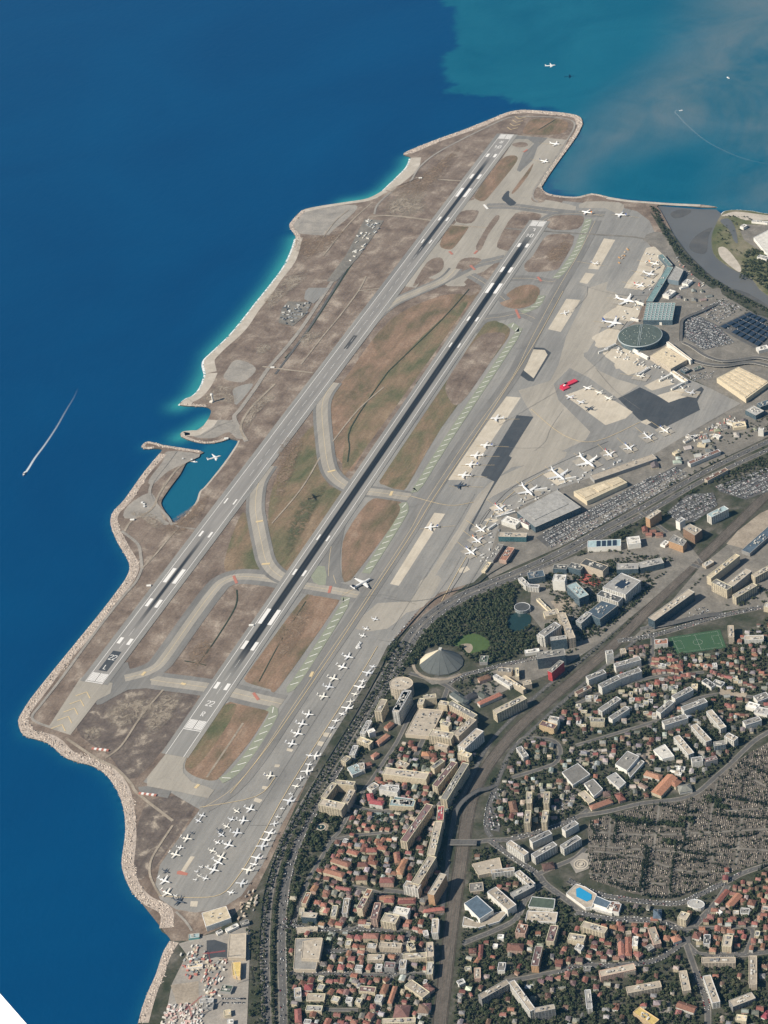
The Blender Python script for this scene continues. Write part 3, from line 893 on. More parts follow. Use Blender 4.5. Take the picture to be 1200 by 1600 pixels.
def runway_mat(name, xc, zones, base):
    m, nt, b = node_mat(name)
    N = NT(nt)
    pos = N.n('ShaderNodeNewGeometry').outputs['Position']
    sep = N.n('ShaderNodeSeparateXYZ')
    N.set(sep.inputs[0], pos)
    ax = N.math('ABSOLUTE', N.math('SUBTRACT', sep.outputs[0], xc))
    y = sep.outputs[1]
    f = N.noise(N.scaled(pos, (1.0, 0.06, 1.0)), 0.12, 4.0, 0.6)
    col = N.ramp(f, (0.3, [c * 0.86 for c in base]), (0.7, [c * 1.12 for c in base]))
    f2 = N.noise(N.scaled(pos, (1.0, 0.2, 1.0)), 0.02, 4.0, 0.6)
    total = None
    for y0, y1, fade, hw, soft, k in zones:
        band = N.math('SUBTRACT', 1.0, N.smoothstep(ax, hw, hw + soft))
        up = N.smoothstep(y, y0, y0 + fade)
        dn = N.math('SUBTRACT', 1.0, N.smoothstep(y, y1 - fade, y1))
        w = N.math('MULTIPLY', N.math('MULTIPLY', band, up), N.math('MULTIPLY', dn, k))
        total = w if total is None else N.math('MAXIMUM', total, w)
    streak = N.ramp(N.noise(N.scaled(pos, (1.0, 0.01, 1.0)), 0.35, 3.0, 0.6), (0.3, 0.88), (0.6, 1.0))
    total = N.math('MULTIPLY', total, streak, clamp=True)
    col = N.mix(total, col, (0.012, 0.016, 0.022))
    N.set(b.inputs['Base Color'], col)
    b.inputs['Roughness'].default_value = 0.85
    b.inputs['Specular IOR Level'].default_value = 0.2
    return m



def digits(mk, ch, cx, y0, h, w, th, z):
    """painted character reading upward along +y"""
    S = {'2': [[(0, .82), (.12, 1), (.88, 1), (1, .85), (1, .65), (0, .08)], [(0, .06), (1, .06)]], 'L': [[(.05, 1), (.05, 0)], [(.05, .06), (1, .06)]],
         'R': [[(.06, 0), (.06, 1)], [(.06, .94), (.8, .94), (1, .8), (1, .65), (.8, .5), (.06, .5)], [(.45, .5), (1, 0)]],
         '0': [[(.06, .1), (.06, .9), (.3, 1), (.7, 1), (.94, .9), (.94, .1), (.7, 0), (.3, 0), (.06, .1)]], '4': [[(.75, 0), (.75, 1), (0, .35), (1, .35)]]}
    for st in S[ch]:
        mk.ribbon([(cx + (a - .5) * w, y0 + b * h) for a, b in st], th, z)


RUNWAYS = []


def runway(xc, y0, y1, t0, t1, mat, shoulder, text, look, far_text, rubber):
    zb = nz(0.06)
    sm_ = MB()
    sm_.flat([(xc - shoulder, y0), (xc + shoulder, y0), (xc + shoulder, y1), (xc - shoulder, y1)], zb)
    sh = sm_.build('runway_shoulder', M_ASPH, kind='structure')
    mb = MB()
    z = zb + 0.05
    mb.flat([(xc - 23.5, y0), (xc + 23.5, y0), (xc + 23.5, y1), (xc - 23.5, y1)], z)
    r = mb.build('runway', mat, kind='structure', label=look, cat=None)
    z += 0.05
    for sgn in (-1, 1):
        e = MB()
        e.ribbon([(xc + sgn * 22.3, y0), (xc + sgn * 22.3, y1)], 1.25, z)
        e.build('edge_line', M_WHITE, r)
    cl = MB()
    yy = t0 + 132
    while yy < t1 - 110:
        if any(r0 + 40 < yy < r1 - 60 for r0, r1 in rubber):
            yy += 50
            continue
        cl.ribbon([(xc, yy), (xc, yy + 30)], 0.6, z + 0.02)
        yy += 50
    cl.build('centre_line', M_WHITE, r)
    for sgn, t in ((1, t0), (-1, t1)):
        tm = MB()
        for k in range(6):
            for s2 in (-1, 1):
                x = xc + s2 * (2.6 + k * 3.3)
                tm.ribbon([(x, t + sgn * 6), (x, t + sgn * 37)], 2.3, z)
        tm.build('threshold_marking', M_WHITE, r)
        tb = MB()
        tb.ribbon([(xc - 22, t + sgn * 2.5), (xc + 22, t + sgn * 2.5)], 2.2, z)
        tb.build('threshold_bar', M_WHITE, r)
        for d, ln, w in ((150, 24, 9), (300, 32, 9), (400, 60, 10), (600, 24, 6), (750, 24, 4)):
            for s2 in (-1, 1):
                a = MB()
                a.ribbon([(xc + s2 * 13, t + sgn * d), (xc + s2 * 13, t + sgn * (d + ln))], w, z)
                a.build('aiming_point_marking' if d == 400 else 'touchdown_marking', M_WHITE, r)
    for k, ch in enumerate(text[:2]):
        d_ = MB()
        digits(d_, ch, xc - 5 + k * 10, t0 + 88, 18, 7.5, 2.0, z)
        d_.build('runway_numeral', M_WHITE, r)
    d_ = MB()
    digits(d_, text[2], xc, t0 + 52, 16, 6.5, 2.0, z)
    d_.build('runway_letter', M_WHITE, r)
    for k, ch in enumerate(far_text[:2]):       # read from the other end
        d_ = MB()
        digits(d_, ch, 0, 0, 20, 8.5, 2.6, 0)
        d_.v = [(xc - p[0] + 6 - k * 12, t1 - 88 - p[1], z) for p in d_.v]
        d_.build('runway_numeral', M_WHITE, r)
    d_ = MB()
    digits(d_, far_text[2], 0, 0, 18, 8, 2.4, 0)
    d_.v = [(xc - p[0], t1 - 52 - p[1], z) for p in d_.v]
    d_.build('runway_letter', M_WHITE, r)
    RUNWAYS.append(r)
    return r, z


MR_L = runway_mat('runway_surface_outer', 0.0, [(150, Y(345, 812), 200, 2.5, 5.0, .95), (Y(640, 420), Y(774, 236), 160, 4.0, 5.0, 0.95), (700, 2100, 200, 8, 8, 0.12), (0, 30, 4, 1, 1, 0.0),
                                                (1540, 1625, 8, 5.0, 3.0, 0.8)], (0.285, 0.27, 0.25))
MR_R = runway_mat('runway_surface_inner', 309.0, [(60, 2340, 170, 7.0, 4.5, 1.0)], (0.27, 0.26, 0.24))
runway(0.0, 0.0, 2960.0, 0.0, 2960.0, MR_L, 37.0, '22L', None, '04R', [(170, 900), (2100, 2830)])
runway(309.0, -190.0, 2378.0, -103.0, 2378.0, MR_R, 34.0, '22R', None, '04L', [(90, 2330)])
# dark ground behind the numerals at the outer threshold
zz = ZC[0] + 0.2
dk = MB()
dk.flat([(-11.5, 46), (11.5, 46), (11.5, 122), (-11.5, 122)], zz - 0.185)
dk.build('numeral_ground', M_ASPHD, RUNWAYS[0])
# overrun chevrons
mk_par = RUNWAYS[0]
for k in range(5):
    yy = -34 - k * 30.0
    c_ = MB()
    c_.ribbon([(-19, yy - 19), (0, yy), (19, yy - 19)], 2.6, zz)
    c_.build('overrun_chevron', M_YELLOW, mk_par)
for k in range(4):
    yy = 2994 + k * 28.0
    c_ = MB()
    c_.ribbon([(-19, yy + 17), (0, yy), (19, yy + 17)], 2.6, zz)
    c_.build('overrun_chevron', M_YELLOW, mk_par)
# runway holding positions: red and white boards of paint on the taxiways
for a, b, mt in (((283, 1068), (290, 1070), M_YELLOW), ((396, 1083), (404, 1094), M_RED), ((222, 1056), (227, 1050), M_YELLOW), ((365, 900), (370, 912), M_RED), ((409, 882), (422, 881), M_YELLOW), ((514, 927), (517, 916), M_RED),
                 ((806, 484), (812, 498), M_RED), ((610, 775), (613, 768), M_YELLOW), ((756, 320), (762, 327), M_WHITE), ((702, 393), (707, 398), M_RED), ((741, 397), (746, 392), M_RED), ((735, 415), (742, 422), M_RED), ((840, 433), (846, 440), M_RED), ((512, 738), (524, 735), M_YELLOW),
                 ((400, 816), (411, 814), M_YELLOW), ((305, 1232), (311, 1226), M_YELLOW), ((818, 238), (824, 234), M_RED), ((485, 1058), (489, 1050), M_YELLOW)):
    strip('holding_position_marking', [a, b], 7.0, mt, 0)
# faint yellow guide lines
for s_ in ([(312, 1262), (400, 1245), (430, 1215)], [(250, 1400), (300, 1403), (345, 1398), (372, 1370), (400, 1325), (455, 1225), (560, 1060), (590, 1010)],
           [(360, 1240), (420, 1165), (500, 1050), (560, 960), (640, 840), (680, 775), (760, 655), (830, 545), (880, 455)], [(690, 940), (735, 860), (790, 780), (850, 740)],
           [(640, 775), (700, 790), (740, 785)], [(830, 640), (880, 680), (930, 690), (1000, 660)]):
    strip('guide_line', s_, 1.3, M_YELLOW, 4)

# tar seams and worn streaks on the aprons
for s_, w_ in (([(640, 985), (700, 905), (720, 870)], .9), ([(612, 985), (690, 860), (742, 772)], .9), ([(905, 445), (960, 460), (1010, 462)], 1.2), ([(918, 448), (915, 465), (895, 485)], 1.2), ([(780, 665), (870, 612)], 1.2), ([(880, 640), (860, 670), (852, 690), (835, 705)], 1.0), ([(760, 690), (800, 700), (850, 700)], .9), ([(550, 1090), (480, 1205), (430, 1290)], 1.6), ([(565, 1010), (470, 1160), (400, 1270), (375, 1310)], .9),
               ([(390, 1290), (430, 1290)], .8), ([(590, 1000), (640, 1008)], .8), ([(960, 540), (930, 570), (905, 590)], 1.0), ([(1000, 640), (960, 610), (930, 575)], 1.0), ([(760, 870), (700, 960), (640, 1005)], 1.2), ([(810, 770), (760, 800), (735, 850)], 1.4), ([(700, 930), (730, 880), (745, 830), (790, 770), (850, 735), (950, 690)], 2.0), ([(600, 935), (640, 940), (680, 935)], 1.6), ([(560, 935), (600, 930), (650, 945)], 1.2)):
    strip('tar_seam', s_, w_ * .8, M_TAXI, 4)

for s_, mt in ((tl(400, 300, 4, 40, 680, 130, 600, 200, 520, 330, 480, 300, 560, 200, 640, 60, 760), M_DIRT), (tl(400, 300, 4, 240, 300, 330, 280, 520, 250, 600, 220, 560, 260, 420, 380, 300, 440, 250, 400), M_GRASSR), (tl(150, 550, 4, 1000, 300, 1080, 260, 1120, 280, 1000, 400, 930, 500, 900, 470, 960, 360), M_DIRT),
               (tl(400, 300, 4, 270, 900, 330, 870, 420, 880, 380, 930, 290, 980), M_DIRT), (tl(400, 300, 4, 800, 70, 900, 30, 1040, 40, 1060, 120, 960, 140, 860, 150), M_DIRT), (tl(400, 300, 4, 0, 960, 60, 940, 110, 970, 60, 1010, 0, 1030), M_DIRT), (tl(150, 550, 4, 200, 1000, 330, 1000, 420, 1060, 440, 1090, 380, 1120, 300, 1060), M_DIRT)):
    patch(s_, M_FDIRT if mt is M_DIRT else M_FRUST)

for s_, mt in (([(160, 1120), (190, 1095), (230, 1090), (250, 1100), (215, 1130), (180, 1140)], M_FDIRT), ([(128, 1140), (150, 1135), (160, 1150), (140, 1160)], M_FDIRT), ([(250, 1085), (285, 1085), (275, 1115), (240, 1150), (225, 1140)], M_FDIRT), ([(435, 700), (455, 680), (475, 690), (450, 760), (430, 790)], M_FRUST), ([(445, 840), (470, 780), (510, 760), (480, 820), (450, 870)], M_FGREEN),
               ([(290, 1030), (310, 1005), (335, 1000), (325, 1035), (300, 1050)], M_FRUST), ([(430, 990), (470, 950), (490, 960), (440, 1040)], M_FRUST), ([(600, 300), (640, 285), (690, 250), (720, 230), (700, 270), (650, 310)], M_FRUST), ([(250, 830), (300, 790), (330, 770), (320, 800), (280, 840)], M_FRUST), ([(850, 400), (880, 375), (895, 385), (870, 415)], M_FRUST)):
    patch(s_, mt)

# ------------------------------------------------------------------ aircraft
M_AIR = plain('aircraft_paint', (0.82, 0.81, 0.78), 0.35, 0.04, objcol=True)
M_ENG = plain('engine_grey', (0.38, 0.38, 0.39), 0.4, 0.05)
M_GLASSD = plain('cockpit_glass', (0.02, 0.025, 0.03), 0.15, 0.0)
M_TYRE = plain('tyre_rubber', (0.03, 0.03, 0.03), 0.8, 0.05)


def ring(x, r, n=10, zc=0.0, sy=1.0):
    return [(x, sy * r * math.cos(k * 6.28319 / n), zc + r * math.sin(k * 6.28319 / n)) for k in range(n)]


def wing_mesh(mb, root, tip, thick):
    """root/tip: (x_lead, x_trail, y, z)"""
    t = thick
    a = [(root[0], root[2], root[3] - t / 2), (root[1], root[2], root[3] - t / 2), (root[1], root[2], root[3] + t / 3), ((root[0] * .7 + root[1] * .3), root[2], root[3] + t), (root[0], root[2], root[3] + t / 3)]
    t *= 0.4
    b = [(tip[0], tip[2], tip[3] - t / 2), (tip[1], tip[2], tip[3] - t / 2), (tip[1], tip[2], tip[3] + t / 3), ((tip[0] * .7 + tip[1] * .3), tip[2], tip[3] + t), (tip[0], tip[2], tip[3] + t / 3)]
    mb.tube([a, b])


AC = {}


def aircraft_parts(kind):
    """list of (part name, mesh, sub-parts) of one type, nose along +x, wheels at z = 0"""
    if kind in AC:
        return AC[kind]
    P = dict(airliner=(37.5, 2.0, 34.5, 3.6, 'wing2'), wide=(62.0, 3.0, 60.0, 5.2, 'wing2'), quad=(68.0, 3.2, 64.0, 5.4, 'wing4'), jet=(28.5, 1.35, 28.0, 2.6, 'rear'),
             small=(18.5, 1.05, 17.5, 2.0, 'rear'), prop=(11.0, 0.75, 12.5, 1.5, 'prop'), regional=(27.0, 1.4, 27.0, 3.4, 'turboprop'))[kind]
    L, R, S, zc, lay = P
    h = L / 2
    parts = []
    f = MB()
    prof = [(-1.0, .12, .55), (-.86, .42, .42), (-.66, .80, .18), (-.45, 1, 0), (.62, 1, 0), (.78, .93, -.04), (.90, .66, -.12), (.97, .34, -.2), (1.0, .08, -.24)]
    f.tube([ring(a * h, b * R, 10, zc + c * R) for a, b, c in prof])
    parts.append(('fuselage', f.mesh('fuselage', M_AIR, True), [('windscreen', None)]))
    g = MB()
    g.tube([ring(.90 * h, .50 * R, 8, zc + .20 * R), ring(.945 * h, .35 * R, 8, zc + .12 * R)])
    parts[0][2][0] = ('windscreen', g.mesh('windscreen', M_GLASSD))
    sw = .30 if lay in ('wing2', 'wing4') else (.24 if lay == 'rear' else .03)
    cr = .20 * L if lay in ('wing2', 'wing4') else (.19 * L if lay == 'rear' else .15 * L)
    zw = zc - .55 * R if lay not in ('turboprop', 'prop') else zc + .9 * R
    xw = .10 * L if lay in ('wing2', 'wing4') else (-.01 * L if lay == 'rear' else .10 * L)
    for s in (-1, 1):
        w = MB()
        yt = s * S / 2
        wing_mesh(w, (xw + cr * .5, xw - cr * .5, s * R * .5, zw), (xw + cr * .5 - sw * S * .62, xw + cr * .5 - sw * S * .62 - cr * .30, yt, zw + .045 * S), R * .34)
        subs = []
        if lay in ('wing2', 'wing4', 'rear'):
            k = MB()
            xt = xw + cr * .5 - sw * S * .62
            k.face([(xt, yt, zw + .045 * S), (xt - cr * .3, yt, zw + .045 * S), (xt - cr * .36, yt + s * .4, zw + .045 * S + .05 * S), (xt - cr * .16, yt + s * .4, zw + .045 * S + .05 * S)])
            k.face([(xt, yt + s * .12, zw + .045 * S), (xt - cr * .16, yt + s * .52, zw + .045 * S + .05 * S), (xt - cr * .36, yt + s * .52, zw + .045 * S + .05 * S), (xt - cr * .3, yt + s * .12, zw + .045 * S)])
            subs.append(('winglet', k.mesh('winglet', M_AIR)))
        parts.append(('wing', w.mesh('wing', M_AIR), subs))
    # fin
    f = MB()
    fh = .155 * L if lay != 'rear' else .15 * L
    x0 = -.74 * h
    zb = zc + .45 * R
    fin = lambda y, sgn: [(x0 + .08 * L, y, zb), (x0 - .09 * L, y, zb + .3 * R), (x0 - .135 * L, y * .5, zb + fh), (x0 - .065 * L, y * .5, zb + fh)]
    f.tube([fin(.13 * R, 1), fin(-.13 * R, -1)])
    parts.append(('tail_fin', f.mesh('tail_fin', M_AIR), []))
    zt = zb + fh * .96 if lay in ('rear', 'turboprop') else zc + .55 * R
    for s in (-1, 1):
        w = MB()
        xs_ = x0 - (.095 * L if lay in ('rear', 'turboprop') else .06 * L)
        wing_mesh(w, (xs_ + .05 * L, xs_ - .045 * L, s * (.1 if lay in ('rear', 'turboprop') else .35) * R, zt), (xs_ - .03 * L, xs_ - .065 * L, s * .175 * S, zt + .02 * L), R * .2)
        parts.append(('tailplane', w.mesh('tailplane', M_AIR), []))
    eng = []
    if lay == 'wing2':
        eng = [(xw + cr * .28, s * S * .165, zw - .55 * R, .11 * L, .52 * R) for s in (-1, 1)]
    elif lay == 'wing4':
        eng = [(xw + cr * .28 - k * .06 * L, s * S * (.17 + .14 * k), zw - .45 * R + k * .25 * R, .085 * L, .42 * R) for s in (-1, 1) for k in (0, 1)]
    elif lay == 'rear':
        eng = [(-.50 * h, s * R * 1.62, zc + .42 * R, .155 * L, .46 * R) for s in (-1, 1)]
    elif lay == 'turboprop':
        eng = [(xw + cr * .5, s * S * .16, zw - .2 * R, .15 * L, .38 * R) for s in (-1, 1)]
    elif lay == 'prop':
        eng = [(h * .98, 0.0, zc - .1 * R, .06 * L, .3 * R)]
    for x, y, z, l, r in eng:
        e = MB()
        e.tube([[(p[0], p[1] + y, p[2]) for p in ring(x + a * l, b * r, 8, z)] for a, b in ((-.5, .55), (-.15, .9), (.3, 1), (.5, .86))])
        parts.append(('engine', e.mesh('engine', [M_AIR if lay != 'prop' else M_ENG], True), []))
    for x, y in ((.78 * h, 0.0), (-.04 * L, .08 * S), (-.04 * L, -.08 * S)):
        e = MB()
        e.box(x, y, 0.0, .045 * L, .35 * R, .3 * zc, 0, 0)
        e.box(x, y, .28 * zc, .012 * L, .14 * R, .5 * zc, 0, 0)
        parts.append(('landing_gear', e.mesh('landing_gear', M_TYRE), []))
    AC[kind] = parts
    return parts


PLANES = []
BODY = {'airliner': 'white airliner', 'wide': 'white wide-body airliner', 'quad': 'white four-engined airliner', 'jet': 'white business jet', 'small': 'small white jet', 'prop': 'light propeller plane', 'regional': 'white turboprop airliner'}


def heading(px, py, dx, dy):
    a, b = U(px - dx * .5, py - dy * .5), U(px + dx * .5, py + dy * .5)
    return math.atan2(b[1] - a[1], b[0] - a[0])


def plane(px, py, dx, dy, kind, label, group, z=ZL + 0.9, paint=(0.82, 0.81, 0.78), fin=None, gear=True, jit=0.0):
    x, y = U(px, py, z + (2.5 if z < 10 else 0))
    a = heading(px, py, dx, dy) + math.radians(rnd.uniform(-jit, jit))
    root = empty('aircraft', (x, y, z), a, label=label, cat='aircraft', group=group)
    sc = rnd.uniform(0.93, 1.05) if z < 10 else 1.0
    root.scale = (sc, sc, sc)
    for nm, me, subs in aircraft_parts(kind):
        if nm == 'landing_gear' and not gear:
            continue
        c = fin if (fin and nm == 'tail_fin') else paint
        o = put(me, nm, root, color=c)
        for sn, sm_ in subs:
            put(sm_, sn, o, color=fin if (fin and sn == 'winglet') else paint)
    PLANES.append((x, y))
    if z < 10 and kind in ('airliner', 'wide', 'quad', 'regional'):
        c, s = math.cos(a), math.sin(a)
        if 'terminal' in (group or ''):
            k = 21 if kind in ('airliner', 'regional') else 32
            m_ = MB()
            m_.flat([(x + u * c - v * s, y + u * s + v * c) for u, v in ((-k, -k * .8), (k * 1.1, -k * .8), (k * 1.1, k * .8), (-k, k * .8))], nz())
            m_.build('apron_stand', rnd.choice([M_CONC, M_CORE, M_CORE]), kind='structure')
        strip('guide_line', [(x - 60 * c, y - 60 * s), (x + 30 * c, y + 30 * s)], .9, M_YELLOW, 0, world=True)
    return root


ORD = ['first', 'second', 'third', 'fourth', 'fifth', 'sixth', 'seventh', 'eighth', 'ninth', 'tenth', 'eleventh', 'twelfth', 'thirteenth', 'fourteenth', 'fifteenth', 'sixteenth', 'seventeenth', 'eighteenth', 'nineteenth', 'twentieth']


def ordinal(k):
    if k < 20:
        return ORD[k]
    n = k + 1
    return '%d%s' % (n, 'th' if 10 < n % 100 < 14 else {1: 'st', 2: 'nd', 3: 'rd'}.get(n % 10, 'th'))


def plane_row(pts, default, phrase, group, dx=1.0, dy=0.15, jit=7):
    """pts ordered from the start named in the phrase"""
    for k, p in enumerate(pts):
        kind = p[2] if len(p) > 2 and p[2] else default
        paint = (0.82, 0.81, 0.78)
        fin = None
        body = BODY[kind]
        if len(p) > 3:
            if p[3] == 'dark':
                paint = (0.05, 0.065, 0.09)
                body = body.replace('white', 'dark blue')
            else:
                fin = p[3]
        elif kind in ('jet', 'small') and rnd.random() < .45:
            fin = rnd.choice([(.08, .1, .16), (.35, .36, .38), (.35, .05, .05), (.1, .15, .35), (.3, .26, .18), (.05, .05, .06)])
        if paint[0] > .5:
            paint = rnd.choice([(.82, .81, .78), (.82, .81, .78), (.74, .74, .73), (.80, .77, .69), (.66, .67, .68)])
        plane(p[0], p[1], (p[4] if len(p) > 4 else dx) * 20, (p[5] if len(p) > 5 else dy) * 20, kind, '%s, %s %s' % (body, ordinal(k), phrase), group, paint=paint, fin=fin, jit=jit)


DK = (0.05, 0.06, 0.10)
plane_row([(391, 1264), (422, 1212), (456, 1162, 'jet', DK), (465, 1146), (472, 1131), (482, 1116), (505, 1088, 'jet', DK), (514, 1073), (521, 1060), (535, 1042), (544, 1026)],
          'jet', 'up from the hangar in the middle apron row', 'jets parked in the middle of the business apron')
plane_row([(567, 993, 'small'), (572, 982, 'small'), (586, 967, 'small')], 'small', 'from the hangar on the red-marked stands', 'jets on the red-marked stands')
plane_row([(360, 1394, 'small'), (377, 1380), (387, 1359), (396, 1350, 'small'), (401, 1340), (409, 1322), (414, 1312), (421, 1301), (428, 1287, 'small'), (434, 1276, 'prop'), (441, 1263, 'prop'),
           (451, 1251), (454, 1240, 'prop'), (462, 1228, 'small'), (469, 1216, 'small'), (479, 1205), (482, 1194, 'small'), (492, 1181), (483, 1180, 'small'), (518, 1137, 'small'), (524, 1126, 'small'), (534, 1115, 'small'),
           (542, 1106), (547, 1096, 'small'), (554, 1084, 'small'), (561, 1073), (566, 1064, 'small'), (574, 1051), (582, 1041, 'small')],
          'jet', 'from the hangar along the boundary fence row', 'jets along the boundary fence', -1.0, -0.06, 16)
plane_row([(280, 1408, 'jet', 'dark'), (274, 1399, 'prop'), (261, 1395, 'jet'), (257, 1376, 'jet'), (259, 1361, 'small', 'dark'), (274, 1335, 'jet'), (282, 1324, 'small'), (292, 1310, 'jet', DK), (300, 1301, 'prop', 'dark'), (310, 1282, 'small'), (316, 1274, 'small')],
          'small', 'from the hangar along the seaward apron edge', 'jets along the seaward apron edge', 1.0, 0.2, 14)
plane_row([(321, 1372, 'small'), (305, 1374, 'prop'), (311, 1368, 'prop'), (307, 1361, 'prop'), (334, 1359), (324, 1354, 'prop'), (314, 1354, 'prop'), (341, 1347), (346, 1339), (332, 1329, 'small'), (357, 1320), (340, 1316, 'small'), (346, 1304, 'small'),
           (344, 1298, 'small', 'dark'), (370, 1301), (354, 1291, 'small'), (380, 1282, 'jet'), (362, 1280, 'small'), (370, 1267, 'small')],
          'jet', 'from the hangar in the dense apron cluster', 'jets in the dense cluster by the hangar', 1.0, 0.25, 14)
BL, RD, OR = (0.05, 0.10, 0.32), (0.5, 0.06, 0.05), (0.75, 0.25, 0.04)
plane_row([(719, 759, 'airliner', 'dark'), (726, 743, 'airliner', DK), (737, 726, 'airliner', BL), (745, 712, 'airliner'), (760, 696, 'airliner', BL), (777, 654, 'airliner')], 'airliner', 'up the long pale remote stand', 'airliners on the remote stands', -1.0, 0.0, 4)
plane_row([(735, 862, 'airliner', BL), (745, 844, 'airliner', OR), (751, 827, 'airliner'), (780, 794, 'airliner', RD), (824, 767, 'wide'), (872, 743, 'quad'), (917, 722, 'quad'), (951, 709, 'airliner', RD), (982, 699, 'airliner', BL), (1012, 682, 'airliner'), (1038, 672, 'airliner', BL)],
          'airliner', 'up the older terminal stands', 'airliners at the older terminal', 0.75, 0.6, 5)
plane_row([(1001, 588, 'regional'), (1079, 614, 'regional'), (957, 505, 'wide', BL), (977, 470, 'wide'), (999, 446, 'airliner', RD), (1014, 428, 'airliner'), (1022, 412, 'airliner', OR)], 'airliner', 'along the round terminal and its pier', 'airliners at the round terminal', 1.0, 0.2, 6)
plane_row([(920, 638, 'jet', 'dark'), (907, 628), (890, 620), (917, 606), (935, 613), (950, 622)], 'jet', 'clockwise on the square pale stand', 'jets on the square pale stand', -1.0, -0.55, 10)
for px, py, dx, dy, kd, lab, fin in ((565.5, 912.5, 35, -19, 'wide', 'large airliner taxiing across the apron junction beside the green shoulder', DK), (674, 824, -20, 2, 'airliner', 'lone airliner on the narrow pale stand strip', BL),
                                     (882, 489, -20, 3, 'jet', 'lone white jet on the short concrete stand', None), (930, 412, 20, 3, 'regional', 'lone turboprop on the far pale stand strip', BL),
                                     (917, 332, -20, -4, 'airliner', 'airliner taxiing along the far perimeter taxiway', OR), (970, 336, -20, -2, 'airliner', 'airliner following on the curved far taxiway', BL),
                                     (867, 225, 20, 2, 'airliner', 'airliner waiting at the far tip of the airfield', None), (850, 252, 20, 4, 'airliner', 'second airliner queueing short of the far tip', DK)):
    plane(px, py, dx, dy, kd, lab, 'aircraft standing alone', fin=fin)
plane(335, 717, 20, -6, 'airliner', 'white airliner flying low over the small harbour basin', None, z=205.0, gear=False)
plane(860, 104, 20, -2, 'airliner', 'white airliner flying low over the turquoise river plume', None, z=55.0, gear=False)

# ------------------------------------------------------------------ buildings
def wall_mat(name, mode, tint=False):
    m, nt, b = node_mat(name)
    N = NT(nt)
    uv = N.n('ShaderNodeUVMap').outputs[0]
    sep = N.n('ShaderNodeSeparateXYZ')
    N.set(sep.inputs[0], uv)
    oi = N.n('ShaderNodeObjectInfo')
    base = oi.outputs['Color'] if not tint else N.n('ShaderNodeAttribute', attribute_name='tint').outputs['Color']
    g = N.noise(N.n('ShaderNodeNewGeometry').outputs['Position'], 0.15, 3.0, 0.6)
    base = N.mix(1.0, base, N.ramp(g, (0.3, 0.85), (0.7, 1.08)), 'MULTIPLY')
    per = {'w': 3.1, 'b': 6.4, 'c': 2.6}[mode]
    fu = N.math('FRACT', N.math('DIVIDE', sep.outputs[0], per))
    fv = N.math('FRACT', N.math('DIVIDE', sep.outputs[1], 3.05))
    band = lambda v, a, c: N.math('MULTIPLY', N.math('GREATER_THAN', v, a), N.math('LESS_THAN', v, c))
    if mode == 'w':
        mask = N.math('MULTIPLY', band(fu, .3, .68), band(fv, .3, .82))
    elif mode == 'b':
        mask = N.math('MULTIPLY', band(fu, .08, .86), band(fv, .38, .92))  # balcony bays: dark shade of the recesses painted into the flat wall colour
    else:
        mask = N.math('MULTIPLY', band(fu, .05, .95), band(fv, .12, .93))
    cell = N.n('ShaderNodeTexWhiteNoise', noise_dimensions='2D')
    cmb = N.n('ShaderNodeCombineXYZ')
    N.set(cmb.inputs[0], N.math('FLOOR', N.math('DIVIDE', sep.outputs[0], per)))
    N.set(cmb.inputs[1], N.math('FLOOR', N.math('DIVIDE', sep.outputs[1], 3.05)))
    N.set(cell.inputs['Vector'], cmb.outputs[0])
    win = N.ramp(cell.outputs[0], (0.0, (0.025, 0.03, 0.036)), (0.6, (0.06, 0.065, 0.07)), (1.0, (0.22, 0.19, 0.15))) if mode != 'c' else N.ramp(cell.outputs[0], (0.0, (0.02, 0.04, 0.055)), (1.0, (0.07, 0.11, 0.13)))
    N.set(b.inputs['Base Color'], N.mix(mask, base, win))
    N.set(b.inputs['Roughness'], N.math('SUBTRACT', 0.85, N.math('MULTIPLY', mask, 0.6)))
    b.inputs['Specular IOR Level'].default_value = 0.3
    return m


WALLS = {k: wall_mat('facade_' + n, k) for k, n in (('w', 'windows'), ('b', 'balconies'), ('c', 'curtain_glass'))}
WALLS['n'] = plain('facade_render', (0.6, 0.55, 0.45), 0.85, 0.1, 0.15, objcol=True)


def roof_mat(name, tiles, tint=False):
    m, nt, b = node_mat(name)
    N = NT(nt)
    pos = N.n('ShaderNodeNewGeometry').outputs['Position']
    base = N.n('ShaderNodeObjectInfo').outputs['Color'] if not tint else N.n('ShaderNodeAttribute', attribute_name='tint').outputs['Color']
    f = N.noise(pos, 0.12 if not tiles else 0.3, 4.0, 0.65)
    g = N.noise(pos, 1.2, 2.0, 0.6)
    c = N.mix(1.0, base, N.ramp(f, (0.28, 0.72), (0.72, 1.2)), 'MULTIPLY')
    c = N.mix(1.0, c, N.ramp(g, (0.3, 0.82), (0.7, 1.15)), 'MULTIPLY')
    N.set(b.inputs['Base Color'], c)
    b.inputs['Roughness'].default_value = 0.85
    b.inputs['Specular IOR Level'].default_value = 0.2
    return m


M_TILE, M_FLAT = roof_mat('roof_tiles', True), roof_mat('flat_roof', False)
M_TRIM = plain('parapet_trim', (0.5, 0.47, 0.41), 0.8, 0.1, objcol=True)
M_SOLAR = plain('solar_panel', (0.03, 0.045, 0.07), 0.25, 0.15, 0.5)

